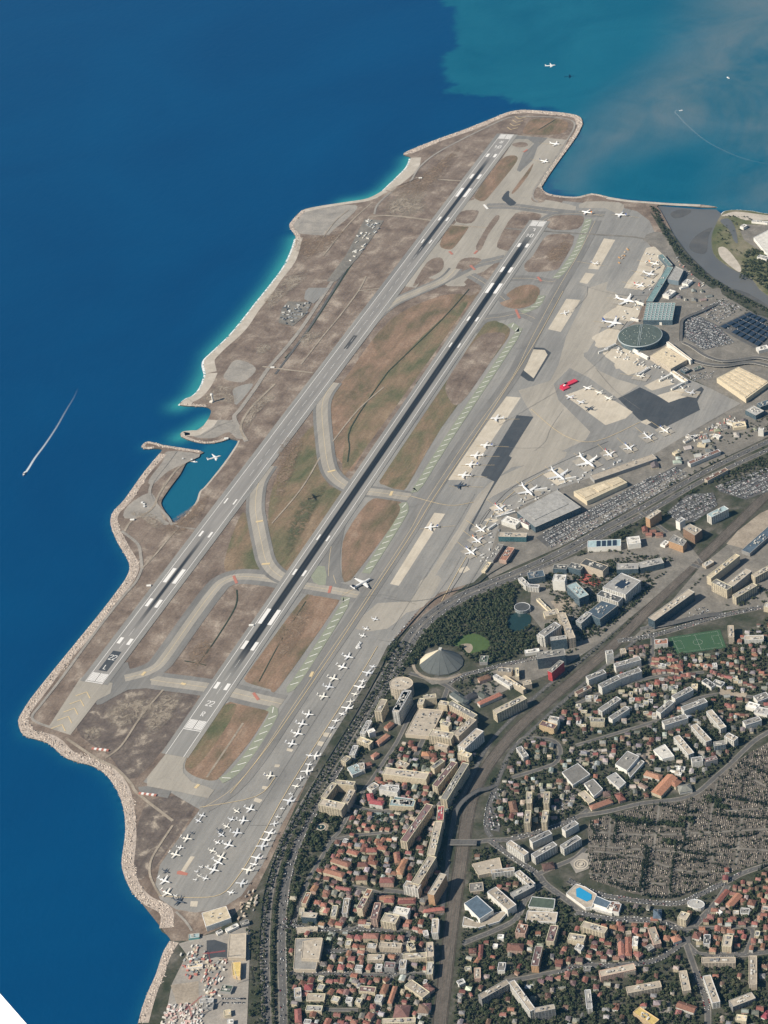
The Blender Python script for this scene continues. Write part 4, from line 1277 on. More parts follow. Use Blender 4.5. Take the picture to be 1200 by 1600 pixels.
WC = {'cream': (0.70, 0.60, 0.43), 'white': (0.79, 0.76, 0.68), 'ochre': (0.62, 0.46, 0.27), 'pink': (0.60, 0.42, 0.33), 'grey': (0.36, 0.35, 0.33), 'beige': (0.57, 0.49, 0.38), 'dark': (0.12, 0.13, 0.14), 'orange': (0.58, 0.36, 0.20),
      'red': (0.5, 0.06, 0.06), 'teal': (0.12, 0.33, 0.33), 'brown': (0.27, 0.17, 0.11), 'steel': (0.2, 0.25, 0.28)}
RC = {'red': (0.295, 0.135, 0.105), 'orange': (0.36, 0.185, 0.13), 'brown': (0.19, 0.115, 0.09), 'grey': (0.25, 0.24, 0.22), 'dark': (0.10, 0.105, 0.105), 'beige': (0.44, 0.385, 0.31), 'white': (0.78, 0.75, 0.68), 'cream': (0.66, 0.56, 0.40),
      'pale': (0.42, 0.41, 0.385), 'magenta': (0.36, 0.09, 0.10), 'blue': (0.10, 0.14, 0.18), 'green': (0.10, 0.13, 0.10), 'teal': (0.2, 0.3, 0.3), 'yellow': (0.62, 0.47, 0.18), 'plum': (0.20, 0.13, 0.125), 'ice': (0.36, 0.46, 0.47)}
ROOFWORD = {'red': 'red-tiled', 'orange': 'orange-tiled', 'brown': 'brown-roofed', 'grey': 'grey-roofed', 'dark': 'dark-roofed', 'beige': 'beige-roofed', 'white': 'white-roofed', 'cream': 'cream-roofed', 'pale': 'pale-roofed', 'magenta': 'crimson-roofed',
            'blue': 'slate-blue-roofed', 'green': 'green-roofed', 'teal': 'teal-roofed', 'yellow': 'yellow-roofed', 'plum': 'plum-roofed', 'ice': 'ice-blue-roofed'}

def shade(c, a, b):
    k = rnd.uniform(a, b)
    return [q * k for q in c]


# occupancy map so that nothing grows through walls and roads
GX0, GY0, GS = 200.0, -1300.0, 2.0
OCC = np.zeros((2100, 1500), bool)          # [y, x]


def occupy(pts, grow=0.0):
    xs = [p[0] for p in pts]
    ys = [p[1] for p in pts]
    cx, cy = sum(xs) / len(xs), sum(ys) / len(ys)
    i0, i1 = int((min(xs) - grow - GX0) / GS), int((max(xs) + grow - GX0) / GS) + 1
    j0, j1 = int((min(ys) - grow - GY0) / GS), int((max(ys) + grow - GY0) / GS) + 1
    i0, j0, i1, j1 = max(i0, 0), max(j0, 0), min(i1, OCC.shape[1] - 1), min(j1, OCC.shape[0] - 1)
    if i1 <= i0 or j1 <= j0:
        return
    gx, gy = np.meshgrid(GX0 + GS * np.arange(i0, i1), GY0 + GS * np.arange(j0, j1))
    P = np.stack([gx.ravel(), gy.ravel()], 1)
    pp = pts
    if grow:
        pp = [(cx + (p[0] - cx) * (1 + grow / max(math.hypot(p[0] - cx, p[1] - cy), 1)), cy + (p[1] - cy) * (1 + grow / max(math.hypot(p[0] - cx, p[1] - cy), 1))) for p in pts]
    OCC[j0:j1, i0:i1] |= inside_np(P, pp).reshape(gx.shape)


def occupy_line(pts, w):
    L = arclen(pts)
    t = 0.0
    r = int(w / 2 / GS) + 1
    while t < L[-1]:
        (x, y), _ = along(pts, t, L)
        i, j = int((x - GX0) / GS), int((y - GY0) / GS)
        if 0 <= i < OCC.shape[1] and 0 <= j < OCC.shape[0]:
            OCC[max(j - r, 0):j + r + 1, max(i - r, 0):i + r + 1] = True
        t += 2.0


def is_free(x, y):
    i, j = int((x - GX0) / GS), int((y - GY0) / GS)
    return not (0 <= i < OCC.shape[1] and 0 <= j < OCC.shape[0] and OCC[j, i])


def wall_mesh(pts, h, par=0.9):
    """walls round a footprint given relative to the origin, with UVs in metres"""
    n = len(pts)
    area = sum(pts[k][0] * pts[(k + 1) % n][1] - pts[(k + 1) % n][0] * pts[k][1] for k in range(n))
    seq = pts if area > 0 else pts[::-1]
    me = bpy.data.meshes.new('wall')
    v, f, uv = [], [], []
    u = 0.0
    for k in range(n):
        a, b = seq[k], seq[(k + 1) % n]
        l = math.hypot(b[0] - a[0], b[1] - a[1])
        i = len(v)
        v += [(a[0], a[1], 0), (b[0], b[1], 0), (b[0], b[1], h + par), (a[0], a[1], h + par)]
        f.append((i, i + 1, i + 2, i + 3))
        uv += [u, 0, u + l, 0, u + l, h, u, h]
        u += l
    me.from_pydata(v, [], f)
    lay = me.uv_layers.new(name='UVMap')
    lay.data.foreach_set('uv', uv)
    return me


CUBE = MB()
CUBE.box(0, 0, 0, 1, 1, 1)
CUBES = {}


def cube_mesh(mat):
    if mat.name not in CUBES:
        CUBES[mat.name] = CUBE.mesh('box', mat)
    return CUBES[mat.name]


BUILDINGS = []


def finish(name, root, c, look, label, cat, group, area):
    root['category'] = cat
    if group:
        root['group'] = group
    if label:
        root['label'] = label
    BUILDINGS.append((root, c, look, label))
    return root


def poly_building(pts, h, wall='cream', roof='grey', face='w', label=None, cat=None, units=None, world=False, name=None, par=0.9, z=ZL, group=None):
    """flat-roofed building from the outline of its roof"""
    w = pts if world else [U(px, py, z + h) for px, py in pts]
    cx, cy = sum(p[0] for p in w) / len(w), sum(p[1] for p in w) / len(w)
    rel = [(p[0] - cx, p[1] - cy) for p in w]
    area = abs(sum(rel[k][0] * rel[(k + 1) % len(rel)][1] - rel[(k + 1) % len(rel)][0] * rel[k][1] for k in range(len(rel)))) / 2
    occupy(w, 2.0)
    big = h >= 15
    nm = name or ('apartment_block' if big and face in 'wb' else 'office_building' if face == 'c' else 'flat_roofed_building')
    root = empty(nm, (cx, cy, z))
    me = wall_mesh(rel, h, par)
    me.materials.append(WALLS[face])
    wo_ = put(me, 'wall', root, color=shade(WC[wall], .9, 1.08))
    m_ = MB()
    m_.flat(rel, h)
    ro = m_.build('roof', M_FLAT, root, color=shade(RC[roof], .8, 1.15))
    # parapet coping
    n = len(rel)
    ar = sum(rel[k][0] * rel[(k + 1) % n][1] - rel[(k + 1) % n][0] * rel[k][1] for k in range(n))
    seq = rel if ar > 0 else rel[::-1]
    m_ = MB()
    for k in range(n):
        a, b = seq[k], seq[(k + 1) % n]
        l = math.hypot(b[0] - a[0], b[1] - a[1]) or 1.0
        nx, ny = -(b[1] - a[1]) / l * 0.7, (b[0] - a[0]) / l * 0.7
        zz = h + par + 0.02
        m_.quad((a[0] - nx * .3, a[1] - ny * .3, zz), (b[0] - nx * .3, b[1] - ny * .3, zz), (b[0] + nx, b[1] + ny, zz), (a[0] + nx, a[1] + ny, zz))
        m_.quad((b[0] + nx, b[1] + ny, h), (a[0] + nx, a[1] + ny, h), (a[0] + nx, a[1] + ny, zz), (b[0] + nx, b[1] + ny, zz))
    m_.build('parapet', M_TRIM, ro, color=[min(.75, c * 1.15) for c in WC[wall]] if wall not in ('dark', 'red', 'teal', 'orange', 'brown', 'steel') else (.5, .48, .43))
    k = units if units is not None else int(min(14, area / 95))
    e0 = max(range(n), key=lambda q: (seq[(q + 1) % n][0] - seq[q][0]) ** 2 + (seq[(q + 1) % n][1] - seq[q][1]) ** 2)
    a0 = math.atan2(seq[(e0 + 1) % n][1] - seq[e0][1], seq[(e0 + 1) % n][0] - seq[e0][0])
    tries = 0
    while k > 0 and tries < 60:
        tries += 1
        i = rnd.randrange(n)
        t, s = rnd.uniform(.1, .9), rnd.uniform(.25, .6)
        ex = seq[i][0] + (seq[(i + 1) % n][0] - seq[i][0]) * t
        ey = seq[i][1] + (seq[(i + 1) % n][1] - seq[i][1]) * t
        x, y = ex * s, ey * s
        if not inside(seq, x, y):
            continue
        k -= 1
        put(cube_mesh(M_TRIM), 'roof_unit', ro, (x, y, h), a0, (rnd.uniform(2.0, 6.5), rnd.uniform(1.6, 4), rnd.uniform(1.0, 3.2)), color=rnd.choice([(.55, .52, .45), (.35, .34, .32), (.65, .62, .56), (.22, .22, .22)]))
    ww = {'n': 'plain', 'w': '', 'b': 'balconied', 'c': 'glass-fronted'}[face]
    noun = 'apartment block' if big and face in 'wb' else 'office building' if face == 'c' else 'low building' if h < 10 else 'building'
    look = '%s %s%s with %s walls' % (ROOFWORD[roof], ww + ' ' if ww else '', noun, wall)
    return finish(nm, root, (cx, cy), look, label, cat or noun.split()[-1], group, area)


def rect(x1, y1, x2, y2, w, h, z=ZL):
    a, b = U(x1, y1, z + h), U(x2, y2, z + h)
    dx, dy = b[0] - a[0], b[1] - a[1]
    l = math.hypot(dx, dy) or 1.0
    nx, ny = -dy / l * w / 2, dx / l * w / 2
    return [(a[0] - nx, a[1] - ny), (b[0] - nx, b[1] - ny), (b[0] + nx, b[1] + ny), (a[0] + nx, a[1] + ny)]


def F(x1, y1, x2, y2, w, h, wall='cream', roof='grey', face='w', **kw):
    """flat-roofed bar: survey points of the two ends of the roof's axis, width and height in metres"""
    return poly_building(rect(x1, y1, x2, y2, w, h), h, wall, roof, face, world=True, **kw)


HOUSES = []


def house(cx, cy, l, w, h, ang, wall='cream', roof='red', hip=True, label=None, group='houses with tiled roofs', name='house', cat='house', chim=True):
    """pitched-roof house at a place on the ground; built later, largest first"""
    c, s = math.cos(ang), math.sin(ang)
    fp = [(-l / 2, -w / 2), (l / 2, -w / 2), (l / 2, w / 2), (-l / 2, w / 2)]
    occupy([(cx + p[0] * c - p[1] * s, cy + p[0] * s + p[1] * c) for p in fp], 1.5)
    HOUSES.append((cx, cy, l, w, h, ang, wall, roof, hip, label, group, name, cat, chim))


def roof_faces(l, w, h, hip):
    o = 0.7
    rh = w * rnd.uniform(.2, .28)
    ins = w / 2 * .85 if hip else -0.2
    L2, W2 = l / 2 + o, w / 2 + o
    m_ = MB()
    A, B, C, D = (-L2, -W2, h - .2), (L2, -W2, h - .2), (L2, W2, h - .2), (-L2, W2, h - .2)
    E_, F_ = (-L2 + ins + o, 0, h + rh), (L2 - ins - o, 0, h + rh)
    m_.quad(A, B, F_, E_)
    m_.quad(C, D, E_, F_)
    m_.face([D, A, E_])
    m_.face([B, C, F_])
    m_.quad(D, C, B, A)
    return m_, rh


def build_houses(limit=300):
    """the largest in view as things of their own, the rest as one mass of small roofs"""
    def size(q):
        d = (np.array([q[0], q[1], ZL]) - CV) @ RM
        px, py = 600 + FOC * d[0] / -d[2], 800 - FOC * d[1] / -d[2]
        return (1 if q[9] else 0, 1 if (-5 < px < 1205 and -5 < py < 1605) else 0, (q[2] * q[3] + q[2] * q[4]) / d[2] ** 2)
    order = sorted(HOUSES, key=size, reverse=True)
    for cx, cy, l, w, h, ang, wall, roof, hip, label, group, name, cat, chim in order[:limit]:
        root = empty(name, (cx, cy, ZL), ang)
        me = wall_mesh([(-l / 2, -w / 2), (l / 2, -w / 2), (l / 2, w / 2), (-l / 2, w / 2)], h, 0.0)
        me.materials.append(WALLS['w'])
        put(me, 'wall', root, color=shade(WC[wall], .88, 1.08))
        m_, rh = roof_faces(l, w, h, hip)
        base = [q * rnd.uniform(.9, 1.1) for q in RC[roof]]
        k = rnd.uniform(.6, 1.25)
        ro = m_.build('roof', M_TILE if roof in ('red', 'orange', 'brown', 'magenta', 'plum') else M_FLAT, root, color=[q * k for q in base])
        if chim:
            put(cube_mesh(M_TRIM), 'chimney', ro, (l * rnd.uniform(-.3, .3), w * .2, h + rh * .3), 0, (1.0, .8, rh * .7 + 1.0), color=(.5, .42, .34))
        look = '%s %s with %s walls' % (ROOFWORD[roof], 'house' if l < 18 else 'long pitched-roof building', wall)
        finish(name, root, (cx, cy), look, label, cat, group, l * w)
    rest = order[limit:]
    wv, wf, wu, wt, rv, rf, rt = [], [], [], [], [], [], []
    for cx, cy, l, w, h, ang, wall, roof, hip, label, group, name, cat, chim in rest:
        c, s = math.cos(ang), math.sin(ang)
        tr = lambda p: (cx + p[0] * c - p[1] * s, cy + p[0] * s + p[1] * c, ZL + p[2])
        fp = [(-l / 2, -w / 2), (l / 2, -w / 2), (l / 2, w / 2), (-l / 2, w / 2)]
        col = shade(WC[wall], .88, 1.08)
        u = 0.0
        for k in range(4):
            a, b = fp[k], fp[(k + 1) % 4]
            e = math.hypot(b[0] - a[0], b[1] - a[1])
            i = len(wv)
            wv += [tr((a[0], a[1], 0)), tr((b[0], b[1], 0)), tr((b[0], b[1], h)), tr((a[0], a[1], h))]
            wf.append((i, i + 1, i + 2, i + 3))
            wu += [u, 0, u + e, 0, u + e, h, u, h]
            wt += [*col, 1] * 4
            u += e
        m_, rh = roof_faces(l, w, h, hip)
        i = len(rv)
        rv += [tr(v) for v in m_.v]
        rf += [tuple(i + k for k in f) for f in m_.f]
        k = rnd.uniform(.55, 1.25)
        rt += [*(q * k * rnd.uniform(.9, 1.1) for q in RC[roof]), 1] * len(m_.v)
    if rest:
        root = empty('small_houses', (0, 0, 0), kind='stuff', label='smallest tiled houses packed between the larger ones in town')
        for nm, v, f, t, mat in (('wall', wv, wf, wt, wall_mat('facade_small_houses', 'w', True)), ('roof', rv, rf, rt, roof_mat('roof_small_houses', True, True))):
            me = bpy.data.meshes.new(nm)
            me.from_pydata(v, [], f)
            me.attributes.new('tint', 'FLOAT_COLOR', 'POINT').data.foreach_set('color', t)
            if nm == 'wall':
                me.uv_layers.new(name='UVMap').data.foreach_set('uv', wu)
            me.materials.append(mat)
            put(me, nm, root, kind='stuff')


def G(x1, y1, x2, y2, w, h, wall='cream', roof='red', hip=True, **kw):
    """pitched-roof building: survey points of the two ends of the ridge line"""
    a, b = U(x1, y1, ZL + h + w * .2), U(x2, y2, ZL + h + w * .2)
    l = math.hypot(b[0] - a[0], b[1] - a[1])
    return house((a[0] + b[0]) / 2, (a[1] + b[1]) / 2, l, w, h, math.atan2(b[1] - a[1], b[0] - a[0]), wall, roof, hip, **kw)


def T(ox, oy, s, fn, *rows):
    """rows in tile-local survey coordinates"""
    for r in rows:
        kw = {}
        if isinstance(r[-1], dict):
            kw, r = r[-1], r[:-1]
        fn(ox + r[0] / s, oy + r[1] / s, ox + r[2] / s, oy + r[3] / s, *r[4:], **kw)


def PB(ox, oy, s, pts, h, wall, roof, face, **kw):
    return poly_building(tl(ox, oy, s, *pts), h, wall, roof, face, **kw)


def spots(ox, oy, s, pts, size=(10, 14), h=(5.5, 8.5), ang=0.0, roofs='rrroop', walls='ccwpb', hip=True):
    """small houses by the survey point of their roof"""
    R_ = {'r': 'red', 'o': 'orange', 'b': 'brown', 'g': 'grey', 'p': 'pale', 'd': 'dark', 'l': 'plum', 'm': 'magenta', 'w': 'white', 'e': 'beige'}
    W_ = {'c': 'cream', 'w': 'white', 'p': 'pink', 'b': 'beige', 'o': 'ochre'}
    for i in range(0, len(pts), 2):
        hh = rnd.uniform(*h)
        x, y = U(ox + pts[i] / s, oy + pts[i + 1] / s, ZL + hh + 1)
        l = rnd.uniform(*size)
        r = rnd.choice(roofs)
        w_ = l * rnd.uniform(.62, .9)
        a_ = math.radians(ang + rnd.uniform(-6, 6)) + (math.pi / 2 if rnd.random() < .4 else 0)
        if r in 'gpew' and rnd.random() < .6:
            c, sn = math.cos(a_), math.sin(a_)
            poly_building([(x + p * l / 2 * c - q * w_ / 2 * sn, y + p * l / 2 * sn + q * w_ / 2 * c) for p, q in ((-1, -1), (1, -1), (1, 1), (-1, 1))], hh, W_[rnd.choice(walls)], R_[r], 'w', world=True, units=1)
        else:
            house(x, y, l, w_, hh, a_, W_[rnd.choice(walls)], R_[r], rnd.random() < .6)


def rowh(ox, oy, s, x1, y1, x2, y2, n, **kw):
    pts = []
    for k in range(n):
        t = (k + .5) / n
        pts += [x1 + (x2 - x1) * t + rnd.uniform(-6, 6), y1 + (y2 - y1) * t + rnd.uniform(-6, 6)]
    spots(ox, oy, s, pts, **kw)

# town sheets lie in their own thin stack
ZC[0] = ZL + 0.36
STEP[0] = 0.0025

# ------------------------------------------------------------------ town: roads and railway
def road(pts, w, mat=M_ROAD, name='road', sm=4, pave=True):
    p = smooth(W(pts), sm) if len(pts) > 2 else W(pts)
    if pave:
        strip('pavement', p, w + 5, M_PAVE, 0, world=True)
    o = strip(name, p, w, mat, 0, world=True)
    occupy_line(p, w + 4)
    if w >= 9:
        m_ = MB()
        L = arclen(p)
        t = 0.0
        z = nz()
        while t < L[-1] - 4:
            (x, y), (dx, dy) = along(p, t, L)
            m_.ribbon([(x, y), (x + dx * 4, y + dy * 4)], .18, z)
            t += 12
        m_.build('lane_marking', M_WHITE, o)
    return p


M_CEMG = ground_mat('dark_earth', [(0.06, 0.052, 0.043), (0.085, 0.073, 0.06), (0.115, 0.10, 0.083)], 0.04, fine=0.2)
M_CEMT = ground_mat('cemetery_gravel', [(0.09, 0.08, 0.065), (0.135, 0.12, 0.10), (0.18, 0.16, 0.13)], 0.03, fine=0.25)
PROM_A = [(1260, 663), (1200, 690), (1100, 738), (1000, 795), (950, 822), (875, 862), (815, 890), (760, 912), (705, 937), (668, 962), (640, 992), (612, 1036), (585, 1080), (560, 1122), (530, 1170), (500, 1217), (475, 1258), (450, 1303), (433, 1345), (421, 1392), (416, 1440), (414, 1500), (416, 1560), (417, 1650)]
PROM_B = [(1260, 676), (1200, 703), (1100, 750), (1010, 802), (955, 830), (880, 870), (820, 897), (770, 916), (712, 943), (676, 968), (650, 996), (624, 1040), (600, 1080), (574, 1124), (546, 1172), (520, 1215), (497, 1258), (473, 1300), (455, 1345), (445, 1392), (441, 1440), (440, 1500), (442, 1560), (443, 1650)]
prom_a, prom_b = road(PROM_A, 15), road(PROM_B, 13)
RAIL = [(1280, 705), (1200, 772), (1130, 840), (1075, 892), (1020, 946), (965, 1002), (920, 1042), (870, 1084), (820, 1128), (783, 1168), (757, 1205), (740, 1240), (730, 1278), (724, 1320), (717, 1365), (709, 1420), (701, 1480), (694, 1540), (687, 1600), (682, 1660)]
rail_w = smooth(W(RAIL), 4)
strip('railway_bed', rail_w, 23.5, M_BALLAST, 0, world=True)
occupy_line(rail_w, 34)
for d in (-15.2, 15.2):
    strip('railway_verge', offset(rail_w, d * .9), 2.0, M_CEMG, 0, world=True)
for d in (-8.7, -3.9, 3.9, 8.7):
    strip('sleeper_bed', offset(rail_w, d), 2.6, M_CEMG, 0, world=True)
for d in (-9.5, -7.9, -4.7, -3.1, 3.1, 4.7, 7.9, 9.5):
    strip('rail', offset(rail_w, d), .4, M_PAVE, 0, world=True)
for pts, w in (([(1280, 735), (1200, 800), (1150, 852), (1090, 910), (1040, 955), (985, 1008), (935, 1050), (885, 1092), (835, 1138), (800, 1172), (786, 1200), (772, 1237), (762, 1267), (760, 1295), (768, 1308)], 10),
               ([(1010, 940), (960, 985), (905, 1035), (860, 1068), (808, 1115), (770, 1155), (750, 1187), (735, 1220), (718, 1255), (708, 1285), (702, 1320), (698, 1365), (690, 1430)], 9),
               ([(735, 1317), (765, 1313), (800, 1311), (850, 1298), (900, 1278), (920, 1265)], 9), ([(765, 1313), (785, 1328), (812, 1347), (840, 1366), (853, 1382), (888, 1408), (915, 1430)], 10),
               ([(840, 1366), (875, 1351), (900, 1340), (915, 1325)], 8), ([(853, 1380), (835, 1390), (820, 1408), (806, 1436), (775, 1453), (738, 1468), (722, 1475)], 9),
               ([(888, 1376), (930, 1396), (970, 1404), (1005, 1409), (1060, 1412), (1095, 1397), (1137, 1377), (1162, 1364), (1200, 1352), (1250, 1345)], 9),
               ([(905, 1275), (950, 1268), (1005, 1255), (1060, 1249), (1090, 1238), (1117, 1215), (1140, 1195), (1162, 1173), (1187, 1152), (1230, 1130)], 8),
               ([(900, 1426), (950, 1436), (1012, 1438), (1040, 1442), (1067, 1454)], 11), ([(1067, 1454), (1083, 1448), (1100, 1431), (1123, 1406), (1137, 1383)], 10),
               ([(1070, 1470), (1085, 1487), (1100, 1492), (1158, 1492), (1250, 1480)], 9), ([(1072, 1475), (1085, 1512), (1100, 1552), (1106, 1579), (1105, 1640)], 8),
               ([(1070, 1472), (1033, 1497), (1002, 1505), (950, 1509), (907, 1508), (872, 1518), (817, 1529), (790, 1533)], 8), ([(1175, 1452), (1195, 1420)], 6), ([(1072, 1450), (1120, 1450), (1175, 1452), (1165, 1490)], 6),
               ([(965, 1002), (1020, 993), (1070, 979), (1125, 963), (1200, 947), (1260, 935)], 12), ([(1020, 993), (1020, 1020), (1018, 1040), (1050, 1055), (1100, 1050)], 6),
               ([(702, 1068), (720, 1056), (760, 1046), (800, 1036), (840, 1028), (900, 1010), (930, 1000)], 9), ([(702, 1068), (690, 1100), (665, 1148), (650, 1180)], 8), ([(640, 1052), (660, 1058), (690, 1068), (715, 1085), (745, 1125)], 7),
               ([(810, 1162), (820, 1154), (860, 1156), (875, 1170), (870, 1190), (850, 1200), (800, 1215)], 7), ([(900, 1165), (950, 1150), (1000, 1135), (1035, 1122), (1060, 1102), (1120, 1085), (1180, 1090)], 6),
               ([(900, 1100), (960, 1075), (1005, 1062), (1060, 1050)], 6), ([(600, 1391), (630, 1395), (662, 1402), (690, 1400)], 8), ([(440, 1446), (500, 1452), (560, 1452), (630, 1455)], 7),
               ([(510, 1486), (560, 1486), (625, 1488), (680, 1486)], 6), ([(450, 1521), (520, 1522), (570, 1523), (620, 1523), (680, 1521)], 6), ([(640, 1455), (628, 1488), (612, 1525), (598, 1560), (575, 1610)], 7), ([(510, 1578), (560, 1578)], 5),
               ([(550, 1385), (580, 1392), (605, 1405), (575, 1440), (545, 1455)], 6), ([(520, 1310), (500, 1345), (480, 1380), (460, 1440)], 6), ([(545, 1272), (530, 1300), (520, 1312), (560, 1305), (620, 1300)], 5),
               ([(540, 1255), (570, 1265), (600, 1268), (640, 1262)], 6), ([(565, 1240), (580, 1220), (600, 1190), (620, 1160), (640, 1120), (660, 1090)], 6), ([(755, 895), (800, 870), (830, 855)], 6),
               ([(1160, 632), (1110, 660), (1060, 690), (1000, 725), (930, 755), (880, 775)], 8), ([(1000, 800), (1040, 830), (1070, 850), (1095, 880)], 7), ([(1020, 900), (1060, 880), (1100, 890), (1130, 915), (1150, 945)], 9)):
    road(pts, w if w < 12 else w, pave=not (pts[0][0] in (1280, 1010)))
M_DECK = plain('bridge_concrete', (0.42, 0.40, 0.36), 0.85, 0.1, 0.2)


def deck(name, pts, w, h, label, cat='bridge', fade=True):
    """raised carriageway with kerbs and piers"""
    p = smooth([U(a, b, ZL + h) for a, b in pts], 4)
    root = empty(name, (p[0][0], p[0][1], ZL), label=label, cat=cat)
    o_ = (p[0][0], p[0][1])
    rel = [(a - o_[0], b - o_[1]) for a, b in p]
    L = arclen(rel)
    hz = [h * min(1.0, t / 40, (L[-1] - t) / 40) if fade else h for t in L]
    m_ = MB()
    A, B = offset(rel, w / 2), offset(rel, -w / 2)
    for k in range(len(rel) - 1):
        a, b, c, d = (B[k][0], B[k][1]), B[k + 1], A[k + 1], A[k]
        m_.quad((*a, hz[k] + .05), (*b, hz[k + 1] + .05), (*c, hz[k + 1] + .05), (*d, hz[k] + .05))
        m_.quad((*a, hz[k] - 1.2), (*b, hz[k + 1] - 1.2), (*b, hz[k + 1] + .9), (*a, hz[k] + .9), 1)
        m_.quad((*c, hz[k + 1] - 1.2), (*d, hz[k] - 1.2), (*d, hz[k] + .9), (*c, hz[k + 1] + .9), 1)
        m_.quad((*d, hz[k] - 1.2), (*c, hz[k + 1] - 1.2), (*b, hz[k + 1] - 1.2), (*a, hz[k] - 1.2), 1)
    m_.build('carriageway', [M_ROAD, M_DECK], root)
    t = 25.0
    while t < L[-1] - 20:
        (x, y), (dx, dy) = along(rel, t, L)
        hh = h * min(1.0, t / 40, (L[-1] - t) / 40) if fade else h
        if hh > 3:
            put(cube_mesh(M_DECK), 'pier', root, (x, y, 0), math.atan2(dy, dx), (1.6, w * .6, hh - 1.2))
        t += 28
    occupy_line(p, w)


deck('flyover_ramp', [(775, 1222), (762, 1230), (745, 1236), (725, 1250), (713, 1266), (707, 1285)], 10, 8, 'curved concrete ramp bridge sweeping over the railway')
deck('road_bridge', [(700, 1316), (715, 1316), (730, 1316), (745, 1316)], 16, 7, 'short straight road bridge crossing the railway tracks', fade=False)
deck('elevated_road', tl(950, 450, 4.8, 440, 400, 500, 450, 620, 530, 740, 570, 880, 580, 1060, 555, 1200, 580, 1300, 600), 12, 7, 'outer elevated access road curving past the round terminal', 'elevated road')
deck('elevated_road', tl(950, 450, 4.8, 560, 390, 640, 445, 740, 510, 860, 545, 1000, 535, 1120, 520, 1230, 540, 1300, 560), 11, 7, 'inner elevated access road curving past the terminal car park', 'elevated road')
deck('elevated_road', tl(950, 450, 4.8, 545, 390, 550, 290, 560, 240, 620, 205, 720, 165, 850, 95), 9, 6, 'straight elevated road between terminal block and car park', 'elevated road')
deck('elevated_road', [(1000, 980), (1040, 975), (1080, 966), (1130, 955)], 12, 6, 'viaduct beside the football pitch above the tracks', 'viaduct')

# ------------------------------------------------------------------ grounds of the town
sheet('paved_yard', [(757, 893), (785, 805), (870, 765), (1022, 710), (1117, 655), (1158, 631), (1250, 600), (1250, 660), (1200, 683), (1100, 731), (1000, 788), (950, 815), (875, 855), (800, 888), (765, 905)], M_PAVE)
sheet('paved_yard', [(830, 897), (900, 868), (1000, 842), (1060, 828), (1092, 872), (1010, 945), (930, 1010), (870, 1050), (800, 1075), (745, 1100), (728, 1090), (760, 1052), (840, 1025), (852, 990), (828, 960), (830, 920)], M_PAVE)
sheet('paved_yard', [(1095, 885), (1200, 800), (1250, 770), (1250, 930), (1200, 945), (1130, 955), (1020, 988), (985, 1000), (1040, 950)], M_PAVE)
sheet('paved_yard', [(962, 537), (967, 520), (1005, 497), (1040, 415), (1050, 400), (1100, 450), (1200, 508), (1250, 535), (1250, 600), (1158, 631), (1104, 604), (1050, 575)], M_PAVE)
CEM = [(920, 1285), (955, 1272), (1005, 1260), (1060, 1253), (1095, 1240), (1120, 1218), (1150, 1190), (1200, 1160), (1260, 1120), (1260, 1335), (1200, 1346), (1150, 1360), (1095, 1390), (1050, 1404), (990, 1397), (922, 1374), (918, 1330)]
sheet('cemetery_ground', CEM, M_CEMT)
cem_w = W(CEM)
pitch_pts = tl(900, 900, 4, 575, 385, 900, 335, 940, 450, 632, 490)
M_TURF = ground_mat('pitch_turf', [(0.045, 0.095, 0.05), (0.055, 0.11, 0.055)], 0.05, fine=0.06)
po = sheet('football_pitch', pitch_pts, M_TURF, label='green football pitch with white lines beside the viaduct')
pw = W(pitch_pts)
occupy(pw, 3)


def bil(q, u, v):
    a = [q[0][i] + (q[1][i] - q[0][i]) * u for i in (0, 1)]
    b = [q[3][i] + (q[2][i] - q[3][i]) * u for i in (0, 1)]
    return (a[0] + (b[0] - a[0]) * v, a[1] + (b[1] - a[1]) * v)


m_ = MB()
zz = nz()
for ln in ([(.06, .08), (.94, .08), (.94, .92), (.06, .92), (.06, .08)], [(.5, .08), (.5, .92)], [(.06, .28), (.2, .28), (.2, .72), (.06, .72)], [(.94, .28), (.8, .28), (.8, .72), (.94, .72)]):
    m_.ribbon([bil(pw, u, v) for u, v in ln], .2, zz)
m_.ribbon([bil(pw, .5 + .09 * math.cos(t * .3142), .5 + .14 * math.sin(t * .3142)) for t in range(21)], .2, zz)
m_.build('pitch_line', M_WHITE, po)
sheet('park_lawn', tl(600, 950, 4, 430, 230, 480, 180, 560, 160, 630, 185, 665, 225, 640, 270, 560, 295, 520, 290, 480, 245), M_LAWN, 4)
occupy(W(tl(600, 950, 4, 430, 230, 480, 180, 560, 160, 630, 185, 665, 225, 640, 270, 560, 295, 520, 290, 480, 245)), 0)
sheet('bare_earth', tl(600, 950, 4, 480, 230, 540, 225, 555, 255, 530, 285, 505, 260), M_DIRT, 4)
sheet('railway_yard', tl(900, 650, 4, 940, 800, 1010, 720, 1150, 610, 1300, 540, 1300, 640, 1180, 720, 1050, 830), M_DIRT, 0)
sheet('schoolyard', tl(400, 1130, 4.8, 850, 700, 900, 670, 1115, 680, 1120, 750, 1000, 745, 870, 740), ground_mat('teal_court', [(0.24, 0.29, 0.27), (0.28, 0.33, 0.31)], 0.05, fine=0.06), 0)
M_LAKE = plain('lake_water', (0.02, 0.045, 0.045), 0.2, 0.1, 0.05)
sheet('lake', tl(700, 700, 4, 370, 1090, 400, 1040, 470, 1030, 520, 1060, 500, 1120, 440, 1150, 380, 1140), M_LAKE, 4)
occupy(W(tl(700, 700, 4, 370, 1090, 400, 1040, 470, 1030, 520, 1060, 500, 1120, 440, 1150, 380, 1140)), 2)
